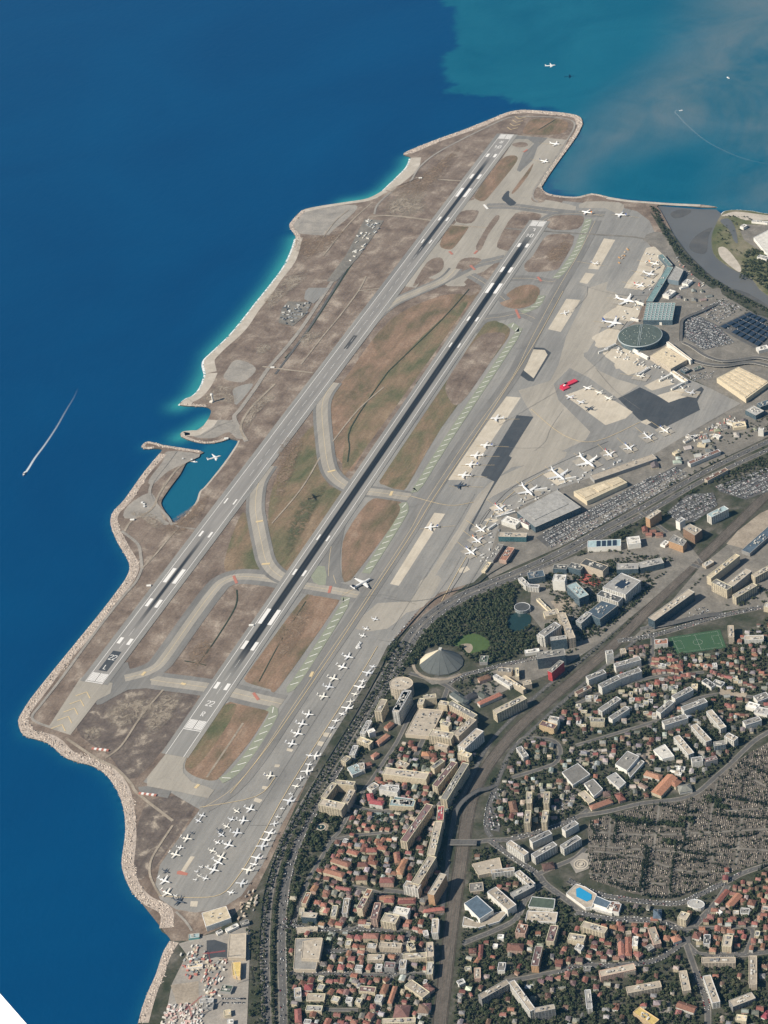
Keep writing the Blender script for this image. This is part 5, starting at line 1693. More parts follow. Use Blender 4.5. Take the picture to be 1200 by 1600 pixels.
for s_, mt in ((tl(900, 900, 4, 880, 700, 960, 690, 1080, 710, 1060, 760, 960, 760, 900, 740), M_DIRT), (tl(900, 900, 4, 410, 1010, 500, 980, 490, 1080, 470, 1190, 430, 1190, 440, 1090), M_DIRT), (tl(900, 900, 4, 640, 290, 700, 200, 790, 160, 860, 230, 860, 260, 650, 300), M_PAVE), (tl(900, 1150, 4, 0, 130, 100, 130, 200, 160, 120, 230, 100, 260, 0, 380), M_PAVE), (tl(900, 900, 4, 0, 1090, 140, 1080, 240, 1100, 150, 1180, 0, 1180), M_GRAVEL),
               (tl(950, 1350, 4.8, 560, 490, 620, 500, 620, 590, 560, 600, 530, 540), M_ROAD), (tl(950, 1350, 4.8, 310, 1050, 400, 1020, 520, 1050, 500, 1140, 420, 1180), M_PAVE), (tl(600, 1200, 4, 1090, 130, 1200, 150, 1180, 280, 1080, 290), M_PAVE), (tl(600, 1200, 4, 1000, 120, 1080, 80, 1150, 90, 1200, 130, 1100, 140), M_DIRT),
               (tl(900, 1150, 4, -40, 790, 40, 730, 110, 740, 80, 830, 0, 860), M_GRAVEL), (tl(600, 950, 4, 240, 440, 400, 430, 480, 400, 400, 470, 300, 480), M_PAVE), (tl(700, 700, 4, 640, 960, 760, 930, 800, 980, 760, 1030, 690, 1030), M_DIRT), (tl(700, 700, 4, 810, 830, 860, 780, 960, 830, 940, 870, 860, 850), ground_mat('red_plaza', [(0.36, 0.11, 0.09), (0.42, 0.14, 0.11)], 0.05)),
               (tl(200, 1350, 4.8, 380, 600, 570, 540, 900, 470, 920, 520, 890, 1300, 250, 1300, 330, 900, 440, 680), M_GRAVEL), (tl(950, 450, 4.8, 480, 80, 700, 20, 840, 0, 860, 60, 640, 160, 560, 200), M_PAVE), (tl(950, 450, 4.8, 560, 230, 640, 190, 820, 280, 960, 420, 720, 470, 570, 370), M_ROAD),
               (tl(950, 450, 4.8, 720, 480, 920, 390, 1020, 450, 1000, 500, 800, 510), M_PAVE), (tl(950, 450, 4.8, 600, 90, 860, 60, 1060, 170, 830, 280, 640, 190), M_PAVE), (tl(950, 450, 4.8, 820, 290, 1060, 175, 1320, 270, 1320, 450, 1100, 450, 960, 380), M_ROAD),
               (tl(700, 700, 4, 550, 560, 840, 400, 1200, 230, 1500, 70, 1520, 100, 1300, 240, 850, 480, 620, 620), M_ROAD), (tl(900, 650, 4, 560, 610, 700, 490, 860, 480, 885, 560, 740, 665, 620, 650), M_ROAD), (tl(900, 650, 4, 865, 440, 1200, 320, 1300, 300, 1300, 440, 1060, 525, 900, 475), M_ROAD),
               (tl(600, 1200, 4, 650, 260, 700, 130, 760, 130, 740, 300, 720, 400, 660, 390), M_ROAD), (tl(950, 450, 4.8, 560, 1140, 740, 1040, 900, 960, 1000, 1020, 760, 1160, 700, 1200), M_PAVE), (tl(900, 650, 4, 660, 160, 860, 60, 960, 70, 900, 120, 700, 230, 620, 260, 570, 230), M_PAVE)):
    sheet('paved_yard', s_, mt)

# ------------------------------------------------------------------ town: named buildings
U_ = dict
# quarter by the promenade (tile 600,950)
T(600, 950, 4, F, (150, 515, 78, 640, 17, 36, 'white', 'grey', 'b', U_(label='tall curved white office slab casting a long shadow, beside the round tower')),
  (225, 605, 240, 565, 13, 20, 'cream', 'beige', 'w'), (245, 560, 325, 548, 13, 20, 'cream', 'beige', 'w'), (345, 590, 400, 600, 14, 20, 'cream', 'beige', 'w'),
  (412, 590, 570, 680, 15, 21, 'cream', 'grey', 'b'), (290, 778, 430, 802, 22, 24, 'cream', 'beige', 'b'), (448, 795, 560, 692, 17, 24, 'beige', 'beige', 'w'), (360, 718, 412, 732, 14, 22, 'cream', 'beige', 'n'),
  (482, 872, 600, 762, 20, 28, 'white', 'beige', 'b'), (470, 900, 540, 925, 14, 20, 'cream', 'cream', 'b'), (320, 850, 400, 868, 12, 15, 'beige', 'beige', 'w'), (302, 1000, 368, 950, 12, 18, 'cream', 'grey', 'w'), (0, 1018, 272, 1052, 22, 20, 'cream', 'beige', 'w', U_(label='long cream building with window rows, right of the courtyard hotel')),
  (318, 1115, 440, 962, 14, 24, 'cream', 'plum', 'b'), (955, 300, 1130, 275, 24, 30, 'dark', 'grey', 'c', U_(label='dark office block with grey roof behind the red-walled wing')), (1035, 400, 1112, 332, 12, 25, 'red', 'grey', 'w', U_(label='red-walled building wing beside the railway')),
  (985, 170, 1085, 100, 20, 32, 'white', 'grey', 'b'), (1112, 35, 1175, 190, 16, 28, 'beige', 'beige', 'b'), (1040, 195, 1140, 182, 14, 30, 'steel', 'pale', 'c'), (880, 275, 970, 262, 12, 8, 'white', 'white', 'n'),
  (690, 420, 795, 485, 10, 10, 'white', 'pale', 'w'), (745, 425, 878, 510, 9, 12, 'beige', 'cream', 'w'), (710, 385, 800, 390, 16, 12, 'beige', 'grey', 'w'), (830, 375, 832, 430, 8, 12, 'cream', 'cream', 'n'), (890, 455, 900, 480, 18, 14, 'beige', 'beige', 'w'),
  (692, 652, 880, 556, 16, 25, 'cream', 'beige', 'b', U_(label='long cream slab block with balconies right beside the railway bend')), (980, 718, 1072, 745, 16, 18, 'ochre', 'plum', 'w'), (1032, 688, 1090, 698, 14, 24, 'white', 'beige', 'w'), (842, 870, 888, 930, 13, 14, 'white', 'grey', 'b'),
  (0, 1120, 90, 1130, 14, 12, 'white', 'pale', 'w'), (1000, 40, 1090, 20, 20, 10, 'cream', 'beige', 'w'), (600, 320, 650, 320, 24, 8, 'grey', 'green', 'w'))
T(600, 950, 4, G, (425, 520, 510, 580, 18, 8, 'white', 'dark'), (505, 560, 570, 525, 16, 8, 'grey', 'dark'), (595, 520, 640, 555, 16, 8, 'grey', 'dark'), (520, 620, 480, 590, 14, 8, 'white', 'dark'), (590, 592, 730, 530, 12, 9, 'white', 'orange', True, U_(label='long orange-roofed school wing among dark roofs near the railway')),
  (590, 442, 660, 418, 13, 10, 'pink', 'orange'), (235, 905, 285, 905, 14, 8, 'pink', 'orange'), (290, 915, 325, 910, 12, 8, 'pink', 'red'), (300, 955, 320, 930, 10, 12, 'cream', 'orange'), (160, 860, 175, 845, 9, 7, 'pink', 'red'))
PB(600, 950, 4, (215, 628, 372, 640, 290, 805, 133, 790), 9, 'beige', 'beige', 'n', label='rooftop car park with parked cars beside the cream blocks', cat='car park', units=0, name='car_park_building')
# curved tower group beside the promenade (tile 450,900)
T(450, 900, 4, F, (600, 772, 562, 850, 16, 30, 'cream', 'beige', 'b'), (735, 722, 672, 852, 15, 36, 'white', 'beige', 'b'), (510, 905, 465, 985, 12, 14, 'white', 'pale', 'b'), (500, 975, 540, 960, 12, 16, 'white', 'white', 'n'), (440, 1015, 520, 1045, 14, 16, 'cream', 'cream', 'b'),
  (425, 1060, 400, 1120, 12, 13, 'white', 'pale', 'b'), (345, 1160, 380, 1130, 14, 14, 'cream', 'beige', 'b'))
T(450, 900, 4, G, (610, 945, 650, 910, 11, 8, 'pink', 'orange'), (555, 1040, 625, 985, 12, 8, 'pink', 'orange'), (525, 1125, 560, 1100, 10, 8, 'pink', 'orange'), (480, 1175, 520, 1165, 10, 8, 'pink', 'red'))
# courtyard hotel and neighbours (tile 400,1130)
T(400, 1130, 4.8, F, (482, 590, 655, 628, 22, 24, 'cream', 'beige', 'b', U_(label='cream courtyard hotel front wing with balconies beside the garden')), (665, 600, 722, 500, 15, 24, 'beige', 'beige', 'w'), (595, 440, 740, 455, 13, 22, 'cream', 'beige', 'w'), (505, 560, 588, 450, 13, 22, 'cream', 'beige', 'b'),
  (720, 320, 760, 375, 24, 9, 'white', 'ice', 'w'), (790, 300, 795, 350, 12, 12, 'white', 'beige', 'w'), (850, 495, 905, 455, 16, 14, 'white', 'beige', 'w'), (930, 480, 1068, 505, 14, 18, 'white', 'pale', 'w'), (1005, 595, 1190, 605, 20, 14, 'cream', 'ice', 'w'), (1060, 290, 1140, 320, 14, 12, 'beige', 'beige', 'w'))
T(400, 1130, 4.8, G, (850, 520, 862, 572, 13, 12, 'white', 'magenta'), (855, 578, 952, 592, 14, 12, 'white', 'magenta', True, U_(label='crimson-roofed white school beside the teal schoolyard')), (685, 948, 765, 970, 12, 10), (825, 945, 905, 942, 13, 10), (912, 922, 975, 930, 12, 10), (568, 1012, 700, 1056, 14, 12, 'cream', 'orange'), (762, 1052, 838, 1050, 13, 11), (842, 1032, 905, 1042, 12, 11), (512, 1092, 655, 1132, 14, 12, 'cream', 'orange'),
  (748, 1152, 830, 1152, 13, 13), (928, 1168, 1030, 1168, 15, 13, 'pink', 'red'), (1048, 965, 1060, 1040, 10, 10, 'pink', 'orange'), (1066, 1100, 1122, 1012, 10, 14, 'cream', 'orange'))
spots(400, 1130, 4.8, [775, 785, 835, 790, 880, 775, 940, 790, 985, 790, 1050, 775, 670, 880, 745, 870, 800, 880, 850, 872, 905, 880, 950, 872, 1000, 868, 1040, 862, 660, 905, 720, 830, 1160, 140, 1190, 180, 1090, 190, 1140, 520, 1190, 350], (8, 12), (5, 8))
# slabs by the railway (tile 600,1200)
T(600, 1200, 4, F, (372, 198, 512, -30, 15, 27, 'cream', 'grey', 'b', U_(label='longest slab block curving beside the railway, far section')), (356, 238, 350, 328, 14, 27, 'cream', 'magenta', 'b', U_(label='crimson-roofed section of the long slab beside the railway')), (342, 334, 292, 545, 16, 27, 'cream', 'beige', 'b', U_(label='middle section of the long slab beside the railway')), (286, 228, 122, 460, 16, 27, 'cream', 'plum', 'b', U_(label='long cream slab block standing alone behind the railway slabs')),
  (302, 552, 195, 725, 18, 26, 'cream', 'beige', 'b', U_(label='near section of the long slab, ending in a white balconied front')), (130, 722, 222, 745, 16, 24, 'white', 'beige', 'b'), (370, 662, 292, 792, 14, 30, 'orange', 'beige', 'w', U_(label='curved block with orange end wall beside the railway')), (65, 885, 155, 900, 18, 18, 'white', 'white', 'n'),
  (670, 650, 815, 632, 10, 16, 'white', 'beige', 'b'), (832, 648, 930, 732, 13, 14, 'white', 'beige', 'b'), (930, 728, 800, 795, 14, 14, 'grey', 'pale', 'w'), (672, 760, 800, 872, 22, 18, 'white', 'beige', 'w'), (535, 750, 620, 740, 24, 8, 'beige', 'grey', 'w'), (890, 925, 1080, 935, 28, 7, 'white', 'beige', 'w'),
  (870, 978, 850, 1035, 20, 15, 'pink', 'brown', 'w'), (1065, 985, 1036, 1085, 16, 18, 'cream', 'plum', 'w'), (778, 462, 890, 540, 13, 21, 'white', 'beige', 'b'), (918, 458, 1040, 400, 13, 19, 'white', 'grey', 'w'), (932, 552, 1070, 472, 14, 19, 'white', 'grey', 'b'), (1122, 388, 1205, 340, 13, 18, 'white', 'grey', 'w'), (1112, 498, 1220, 432, 14, 18, 'white', 'grey', 'b'),
  (908, 150, 905, 222, 12, 24, 'cream', 'beige', 'b'), (902, 265, 893, 345, 12, 24, 'cream', 'beige', 'b'), (1020, 150, 1012, 222, 12, 24, 'cream', 'beige', 'b'), (1012, 265, 1000, 340, 12, 24, 'cream', 'beige', 'b'), (60, 200, 180, 215, 20, 14, 'white', 'teal', 'c'), (0, 120, 90, 125, 16, 12, 'white', 'pale', 'w'), (320, 940, 318, 1010, 12, 15, 'cream', 'beige', 'w'),
  (285, 1090, 290, 1180, 13, 18, 'beige', 'beige', 'b'), (120, 1180, 270, 1170, 14, 14, 'cream', 'beige', 'w'), (165, 1090, 180, 1140, 12, 14, 'cream', 'beige', 'w'))
T(600, 1200, 4, G, (245, 888, 375, 872, 10, 8, 'pink', 'red'), (798, 200, 812, 268, 15, 9, 'pink', 'brown'), (770, 1108, 868, 1112, 18, 12, 'pink', 'brown'), (990, 610, 1060, 595, 18, 6, 'pink', 'brown'), (80, 520, 85, 570, 10, 10), (95, 660, 125, 570, 11, 13, 'cream', 'orange'), (0, 690, 60, 692, 13, 12), (0, 820, 60, 822, 12, 9), (88, 830, 195, 826, 12, 9), (310, 1010, 325, 1040, 12, 8, 'beige', 'brown'))
PB(600, 1200, 4, (548, 602, 722, 560, 742, 640, 592, 672), 9, 'beige', 'beige', 'w', label='low beige school block beside the railway bridge', units=3)
PB(600, 1200, 4, (500, 848, 582, 798, 684, 890, 598, 945), 16, 'white', 'blue', 'n', label='white hall with dark solar-panelled roof beside the railway', units=0, name='sports_hall', cat='hall')
PB(600, 1200, 4, (490, 985, 500, 930, 590, 965, 700, 905, 780, 890, 720, 960, 590, 1000), 5, 'white', 'beige', 'n', label='low terrace building with white parapet curving round the solar hall', units=2)
PB(600, 1200, 4, (925, 805, 1070, 820, 1062, 882, 900, 868), 8, 'white', 'green', 'w', label='sports hall with flat dark green roof', units=0, name='sports_hall', cat='hall')
# Arenas office quarter (tiles 700,700 and 900,650)
T(700, 700, 4, F, (450, 812, 500, 860, 12, 14, 'white', 'pale', 'b'), (500, 860, 570, 866, 12, 14, 'white', 'pale', 'b'), (500, 800, 600, 782, 26, 18, 'steel', 'blue', 'c'), (658, 812, 735, 815, 26, 28, 'white', 'white', 'n', U_(label='tall white hall on the plaza near the lake')), (770, 850, 850, 930, 26, 26, 'steel', 'ice', 'c', U_(label='curved glass atrium building beside the tall white plaza hall')), (845, 708, 985, 755, 24, 22, 'beige', 'dark', 'w'),
  (945, 905, 1078, 950, 20, 20, 'white', 'dark', 'b'), (815, 1090, 885, 1030, 16, 24, 'white', 'pale', 'c'), (1120, 582, 1200, 572, 30, 15, 'white', 'white', 'n'), (560, 942, 650, 1030, 7, 6, 'cream', 'beige', 'n', U_(label='narrow raised footbridge between lake park and plaza')), (700, 1030, 780, 1180, 14, 22, 'beige', 'beige', 'b'), (570, 1180, 690, 1100, 18, 26, 'white', 'grey', 'b'), (840, 750, 760, 730, 20, 18, 'steel', 'dark', 'c'), (660, 740, 745, 745, 18, 14, 'steel', 'dark', 'c'))
blk = PB(700, 700, 4, (965, 872, 1085, 782, 1205, 832, 1110, 918), 28, 'white', 'pale', 'b', label='large white office block with a dark roof court', units=8)
put(cube_mesh(M_SOLAR), 'dark_court_slab', blk, (0, 0, 28), heading(970, 915, 30, -22), (30, 24, .6))  # raised dark slab, its colour standing in for the shade of a sunken court
hall = F(700 + 872 / 4, 700 + 602 / 4, 700 + 1080 / 4, 700 + 592 / 4, 28, 14, 'white', 'ice', 'n', label='long pale hall with four dark roof bays beside the expressway', name='exhibition_hall', cat='hall', units=0)
ha = heading(944, 849, 52, -2.5)
for k in range(4):
    t = -14 + k * 13
    put(cube_mesh(M_SOLAR), 'roof_bay', hall, (t * math.cos(ha), t * math.sin(ha), 14), ha, (9, 22, 1.2))
PB(700, 700, 4, (868, 1030, 962, 955, 1062, 985, 950, 1072), 24, 'steel', 'blue', 'c')
T(900, 650, 4, F, (448, 640, 520, 590, 14, 26, 'orange', 'beige', 'w', U_(label='slim tower with salmon end wall beside the large car park')), (636, 662, 670, 640, 14, 23, 'white', 'pale', 'n'), (832, 625, 940, 572, 18, 22, 'white', 'ice', 'b'), (255, 942, 390, 938, 24, 16, 'steel', 'pale', 'c'), (395, 935, 540, 902, 24, 17, 'steel', 'pale', 'c'), (830, 1010, 1010, 868, 13, 22, 'cream', 'cream', 'w', U_(label='long cream wing of the block beside the railway yard')),
  (862, 1030, 960, 1078, 18, 26, 'cream', 'grey', 'b'), (960, 1058, 1078, 962, 20, 22, 'grey', 'beige', 'w'), (988, 1130, 1120, 1052, 14, 21, 'cream', 'beige', 'b'), (1108, 1002, 1240, 930, 14, 20, 'cream', 'beige', 'b'), (1060, 850, 1240, 690, 24, 10, 'grey', 'blue', 'w'), (706, 295, 895, 215, 13, 11, 'white', 'brown', 'w'), (812, 400, 942, 332, 12, 11, 'beige', 'brown', 'w'), (100, 388, 492, 252, 26, 10, 'grey', 'beige', 'n', U_(label='long beige-roofed pier of the older terminal', units=3)),
  (540, 790, 570, 800, 20, 6, 'white', 'white', 'n'), (800, 935, 850, 905, 14, 8, 'beige', 'pale', 'w'), (690, 120, 740, 135, 10, 6, 'white', 'beige', 'w'), (760, 175, 810, 180, 12, 6, 'cream', 'cream', 'n'), (860, 120, 900, 130, 12, 6, 'white', 'white', 'n'), (610, 235, 650, 215, 12, 6, 'cream', 'cream', 'n'), (980, 60, 1060, 50, 24, 8, 'cream', 'cream', 'n'))
T(900, 900, 4, F, (470, 272, 722, 92, 20, 25, 'dark', 'beige', 'c', U_(label='long dark glass office bar beside the railway tracks')))
PB(900, 650, 4, (668, 702, 712, 675, 788, 712, 742, 748), 25, 'brown', 'beige', 'w', label='square brown office tower with light roof frame beside the railway')
PB(900, 650, 4, (578, 782, 612, 742, 692, 782, 668, 815), 20, 'orange', 'grey', 'w', label='orange-walled office cube beside the railway')
spots(900, 650, 4, [430, 705, 455, 735, 480, 715, 520, 735], (14, 18), (7, 8), 20, 'rr', 'pp')
# older terminal
def slab_roof(pts, h, label, roof, wall, face, bays, lip, name='terminal_building'):
    b = poly_building(pts, h, wall, roof, face, label=label, cat='terminal', units=0, name=name, par=0.3)
    w = [U(px, py, ZL + h) for px, py in pts]
    q = [(p[0] - b.location.x, p[1] - b.location.y) for p in w]
    for k in range(bays):
        u0, u1 = (k + .12) / bays, (k + .88) / bays
        m_ = MB()
        c = [bil(q, u0, lip), bil(q, u1, lip), bil(q, u1, 1 - lip), bil(q, u0, 1 - lip)]
        m_.flat(c, h + 1.4)
        m_.skirt(c, h, h + 1.4)
        m_.build('roof_panel', M_FLAT, b, color=[min(.75, x * (1.06 if k % 2 else .92)) for x in RC[roof]])
    return b


slab_roof(tl(700, 700, 4, 430, 400, 680, 262, 830, 370, 545, 495), 18, 'older terminal with long pale grey roof and glazed roadside front', 'pale', 'steel', 'c', 1, .3)
slab_roof(tl(700, 700, 4, 785, 272, 1062, 180, 1120, 215, 868, 332), 14, 'cream flat-roofed terminal annex with raised roof panels', 'cream', 'cream', 'n', 3, .25)
T(700, 700, 4, F, (350, 440, 440, 470, 24, 13, 'white', 'white', 'w', U_(label='white rounded end pavilion of the older terminal')), (450, 440, 520, 475, 20, 13, 'white', 'plum', 'n'), (318, 542, 492, 545, 18, 15, 'teal', 'beige', 'c', U_(label='teal glass-fronted building with tan roof below the terminal')), (395, 622, 342, 702, 18, 11, 'pink', 'orange', 'w'), (330, 602, 262, 702, 16, 9, 'grey', 'grey', 'w'), (220, 770, 260, 715, 10, 6, 'cream', 'cream', 'n'))
for k, (a, b, c, d) in enumerate(((300, 430, 420, 395), (250, 505, 300, 470), (330, 420, 400, 385), (690, 200, 800, 180), (540, 260, 620, 250))):
    F(700 + a / 4, 700 + b / 4, 700 + c / 4, 700 + d / 4, 4, 6, 'white', 'white', 'n', label='white boarding bridge, %s along the older terminal' % ordinal(k), cat='boarding bridge', units=0, name='boarding_bridge', group='boarding bridges')
# round terminal
cx, cy = U(1000, 524, ZL + 19)
root = empty('round_terminal', (cx, cy, ZL), label='round terminal with a large green-grey disc roof', cat='terminal')
RAD = 62.0
ci = lambda r, n=48: [(r * math.cos(k * 6.28319 / n), r * math.sin(k * 6.28319 / n)) for k in range(n)]
me = wall_mesh(ci(RAD - 7), 17.0, 0.0)
me.materials.append(WALLS['c'])
put(me, 'wall', root, color=(.3, .36, .38))
m_ = MB()
m_.tube([[(x, y, z) for x, y in ci(r)] for r, z in ((RAD - 6, 16.5), (RAD, 17.5), (RAD, 19.2), (RAD - 1.5, 19.6))])
m_.build('roof_rim', M_TRIM, root, color=(.45, .5, .5))
m_ = MB()
n_ = 48
for k in range(n_):
    a, b = ci(RAD - 1.6)[k], ci(RAD - 1.6)[(k + 1) % n_]
    m_.face([(a[0], a[1], 19.7), (b[0], b[1], 19.7), (0, 0, 21.0)])
m_.build('disc_roof', M_FLAT, root, color=(.10, .125, .112))
sp_ang = heading(1000, 524, 8, -60)
for d in (-1, 1):
    put(cube_mesh(M_TRIM), 'roof_spine', root, (-math.sin(sp_ang) * 2.2 * d, math.cos(sp_ang) * 2.2 * d, 20.2), sp_ang, (RAD * 1.85, 1.0, 1.3), color=(.42, .47, .46))
for k in range(40):
    a, r = rnd.uniform(0, 6.28), rnd.uniform(10, RAD - 8)
    put(cube_mesh(M_TRIM), 'skylight', root, (r * math.cos(a), r * math.sin(a), 19.8), sp_ang, (1.8, 1.8, 1.0 + (1 - r / RAD)), color=(.5, .52, .45))
occupy([(cx + x, cy + y) for x, y in ci(RAD, 16)], 3)
BUILDINGS.append((root, (cx, cy), '', 'x'))
b_ = PB(900, 250, 4, (440, 893, 622, 893, 602, 1002, 418, 1002), 16, 'steel', 'teal', 'c', label='square terminal block with gridded teal roof behind the disc', units=0, name='terminal_building', cat='terminal')
q_ = [(p[0] - b_.location.x, p[1] - b_.location.y) for p in [U(a, c, ZL + 16) for a, c in tl(900, 250, 4, 440, 893, 622, 893, 602, 1002, 418, 1002)]]
for k in range(1, 8):
    for a, c in (((k / 8, 0.02), (k / 8, .98)), ((.02, k / 8), (.98, k / 8))):
        m_ = MB()
        p1, p2 = bil(q_, *a), bil(q_, *c)
        m_.ribbon([p1, p2], 2.4, 17.2)
        m_.skirt(rect_ := [(p1[0], p1[1]), (p2[0], p2[1])], 16, 17.2, closed=False)
        m_.build('roof_beam', M_TRIM, b_, color=(.5, .53, .52))
T(900, 250, 4, F, (458, 885, 588, 668, 20, 12, 'steel', 'teal', 'c', U_(label='long glazed pier of the round terminal', units=4)), (590, 662, 528, 592, 14, 12, 'steel', 'teal', 'c', U_(label='bent end of the glazed terminal pier', units=2)), (560, 848, 605, 815, 22, 10, 'white', 'white', 'n'), (680, 775, 710, 750, 20, 9, 'white', 'pale', 'n'), (650, 800, 700, 785, 9, 6, 'white', 'white', 'n'), (430, 1002, 540, 1010, 12, 9, 'white', 'pale', 'n'), (545, 1000, 590, 1000, 14, 9, 'white', 'white', 'n'))
PB(900, 250, 4, (573, 745, 622, 664, 672, 690, 640, 757), 15, 'steel', 'pale', 'n', label='pale-roofed hangar beside the glazed pier', name='hangar', cat='hangar', units=0)
PB(950, 450, 4.8, (315, 510, 432, 438, 592, 540, 470, 608), 13, 'beige', 'cream', 'w', label='tan-roofed check-in hall beside the disc terminal', name='terminal_building', cat='terminal', units=5)
T(950, 450, 4.8, F, (445, 405, 625, 540, 6, 15, 'white', 'cream', 'n', U_(label='curved white canopy along the terminal forecourt', units=0)), (480, 625, 590, 700, 10, 8, 'white', 'cream', 'n'), (475, 755, 570, 705, 5, 6, 'white', 'white', 'n', U_(label='white boarding bridge beside the dark resurfaced apron', cat='boarding bridge', name='boarding_bridge', units=0)), (385, 690, 480, 640, 5, 6, 'white', 'white', 'n', U_(label='white boarding bridge below the tan-roofed hall', cat='boarding bridge', name='boarding_bridge', units=0)),
  (220, 650, 300, 600, 5, 6, 'white', 'white', 'n', U_(label='white boarding bridge pointing to the small turboprop', cat='boarding bridge', name='boarding_bridge', units=0)), (190, 460, 300, 520, 6, 8, 'white', 'white', 'n'), (560, 620, 600, 600, 20, 8, 'steel', 'dark', 'c'), (640, 610, 700, 590, 14, 6, 'grey', 'green', 'w'), (1145, 1065, 1150, 1050, 14, 20, 'white', 'white', 'n'), (1060, 900, 1140, 940, 30, 14, 'steel', 'pale', 'c'), (1130, 880, 1220, 850, 20, 16, 'steel', 'blue', 'c'), (1120, 460, 1200, 440, 20, 10, 'white', 'white', 'w'), (900, 1000, 990, 1030, 12, 6, 'white', 'cream', 'n'), (570, 1150, 650, 1110, 10, 6, 'white', 'beige', 'w'))
for k, pt in enumerate(((962, 537, 945, 545), (935, 550, 950, 545), (998, 500, 985, 497), (1006, 475, 992, 470))):
    F(*pt, 4, 6, 'white', 'white', 'n', label='white boarding bridge, %s clockwise round the disc terminal' % ordinal(k), cat='boarding bridge', units=0, name='boarding_bridge', group='boarding bridges')
slab_roof(tl(950, 450, 4.8, 815, 678, 980, 592, 1210, 705, 1035, 832), 14, 'large warehouse with cream striped roof', 'cream', 'cream', 'n', 9, .04, 'warehouse')
# solar canopies over the car park
M_SOLPOST = plain('galvanised_post', (0.4, 0.41, 0.42), 0.5, 0.05)
canq = [U(px, py, ZL + 5) for px, py in tl(950, 450, 4.8, 835, 285, 1060, 178, 1300, 280, 1130, 440)]
ncan = 0
for i in range(7):
    for j in range(5):
        u0, u1, v0, v1 = (j + .06) / 5, (j + .94) / 5, (i + .12) / 7, (i + .80) / 7
        c4 = [bil(canq, u0, v0), bil(canq, u1, v0), bil(canq, u1, v1), bil(canq, u0, v1)]
        x0, y0 = c4[0]
        if rnd.random() < .06:
            continue
        r_ = empty('solar_canopy', (x0, y0, ZL), label='solar canopy, %s bay from the terminal in the %s row from the river' % (ordinal(j), ordinal(i)), cat="canopy", group='solar canopies over the car park')
        rel = [(p[0] - x0, p[1] - y0) for p in c4]
        m_ = MB()
        m_.flat(rel, 5.0)
        m_.skirt(rel, 4.6, 5.0)
        m_.build('solar_panel', M_SOLAR, r_)
        for t in (.2, .8):
            p = bil(rel, t, .5)
            put(cube_mesh(M_SOLPOST), 'post', r_, (p[0], p[1], 0), 0, (.4, .4, 4.6))
# pale apartment blocks north of the railway (tile 900,900)
T(900, 900, 4, F, (186, 482, 230, 474, 14, 30, 'white', 'grey', 'w', U_(label='lone white tower block beside the railway line')), (242, 560, 400, 515, 14, 18, 'white', 'grey', 'w'), (150, 690, 270, 632, 15, 21, 'white', 'grey', 'w'), (270, 632, 402, 585, 15, 21, 'white', 'grey', 'w'), (70, 640, 180, 596, 14, 20, 'white', 'grey', 'w'), (0, 735, 90, 690, 12, 12, 'beige', 'brown', 'w'),
  (150, 842, 268, 762, 14, 17, 'white', 'grey', 'b'), (215, 892, 322, 822, 13, 17, 'white', 'grey', 'w'), (90, 900, 178, 902, 14, 14, 'cream', 'grey', 'w'), (515, 852, 600, 782, 13, 17, 'white', 'grey', 'w'), (608, 762, 722, 702, 14, 17, 'white', 'grey', 'w'), (665, 832, 812, 776, 15, 18, 'white', 'grey', 'w'), (545, 922, 692, 876, 16, 18, 'white', 'grey', 'w'),
  (832, 842, 922, 950, 14, 17, 'white', 'beige', 'b'), (735, 930, 830, 1032, 14, 17, 'white', 'beige', 'b'), (627, 1002, 720, 1112, 14, 17, 'white', 'beige', 'b'), (1050, 922, 1152, 890, 15, 16, 'white', 'grey', 'w'), (862, 1052, 932, 1040, 14, 18, 'steel', 'grey', 'b'), (940, 992, 1000, 1022, 15, 20, 'white', 'beige', 'b'), (722, 1152, 790, 1142, 15, 18, 'white', 'grey', 'w'), (800, 1155, 880, 1135, 12, 14, 'grey', 'plum', 'w'),
  (1122, 770, 1200, 742, 20, 10, 'white', 'grey', 'w'), (1070, 800, 1140, 820, 18, 9, 'white', 'white', 'n'), (1122, 835, 1205, 852, 22, 9, 'white', 'pale', 'n'), (1052, 388, 1172, 384, 16, 13, 'white', 'beige', 'w'), (966, 310, 970, 385, 13, 18, 'beige', 'beige', 'w'), (492, 415, 572, 408, 18, 12, 'white', 'orange', 'w'), (800, 650, 860, 690, 14, 8, 'white', 'dark', 'w'), (860, 660, 920, 680, 16, 8, 'white', 'dark', 'w'), (720, 690, 760, 690, 16, 14, 'cream', 'cream', 'w'), (290, 455, 300, 485, 12, 8, 'beige', 'beige', 'w'), (865, 545, 870, 570, 10, 9, 'white', 'pale', 'w'), (1180, 180, 1230, 190, 16, 14, 'cream', 'pale', 'w'))
spots(900, 900, 4, [345, 450, 375, 440, 410, 440, 440, 430, 345, 475, 385, 470, 425, 465], (9, 12), (5, 7), 15, 'bbl')
for a in ((475, 510, 640, 520, 7), (470, 545, 660, 560, 8), (480, 590, 670, 585, 7), (705, 550, 870, 560, 7), (905, 530, 1050, 565, 5), (830, 590, 1000, 640, 7), (980, 645, 1130, 690, 5), (500, 670, 600, 630, 4), (600, 640, 740, 605, 5), (930, 800, 990, 820, 3), (960, 865, 1080, 870, 4), (1100, 555, 1200, 620, 4)):
    rowh(900, 900, 4, *a, size=(8, 13), h=(5, 8), ang=10, roofs='rrrrobp')
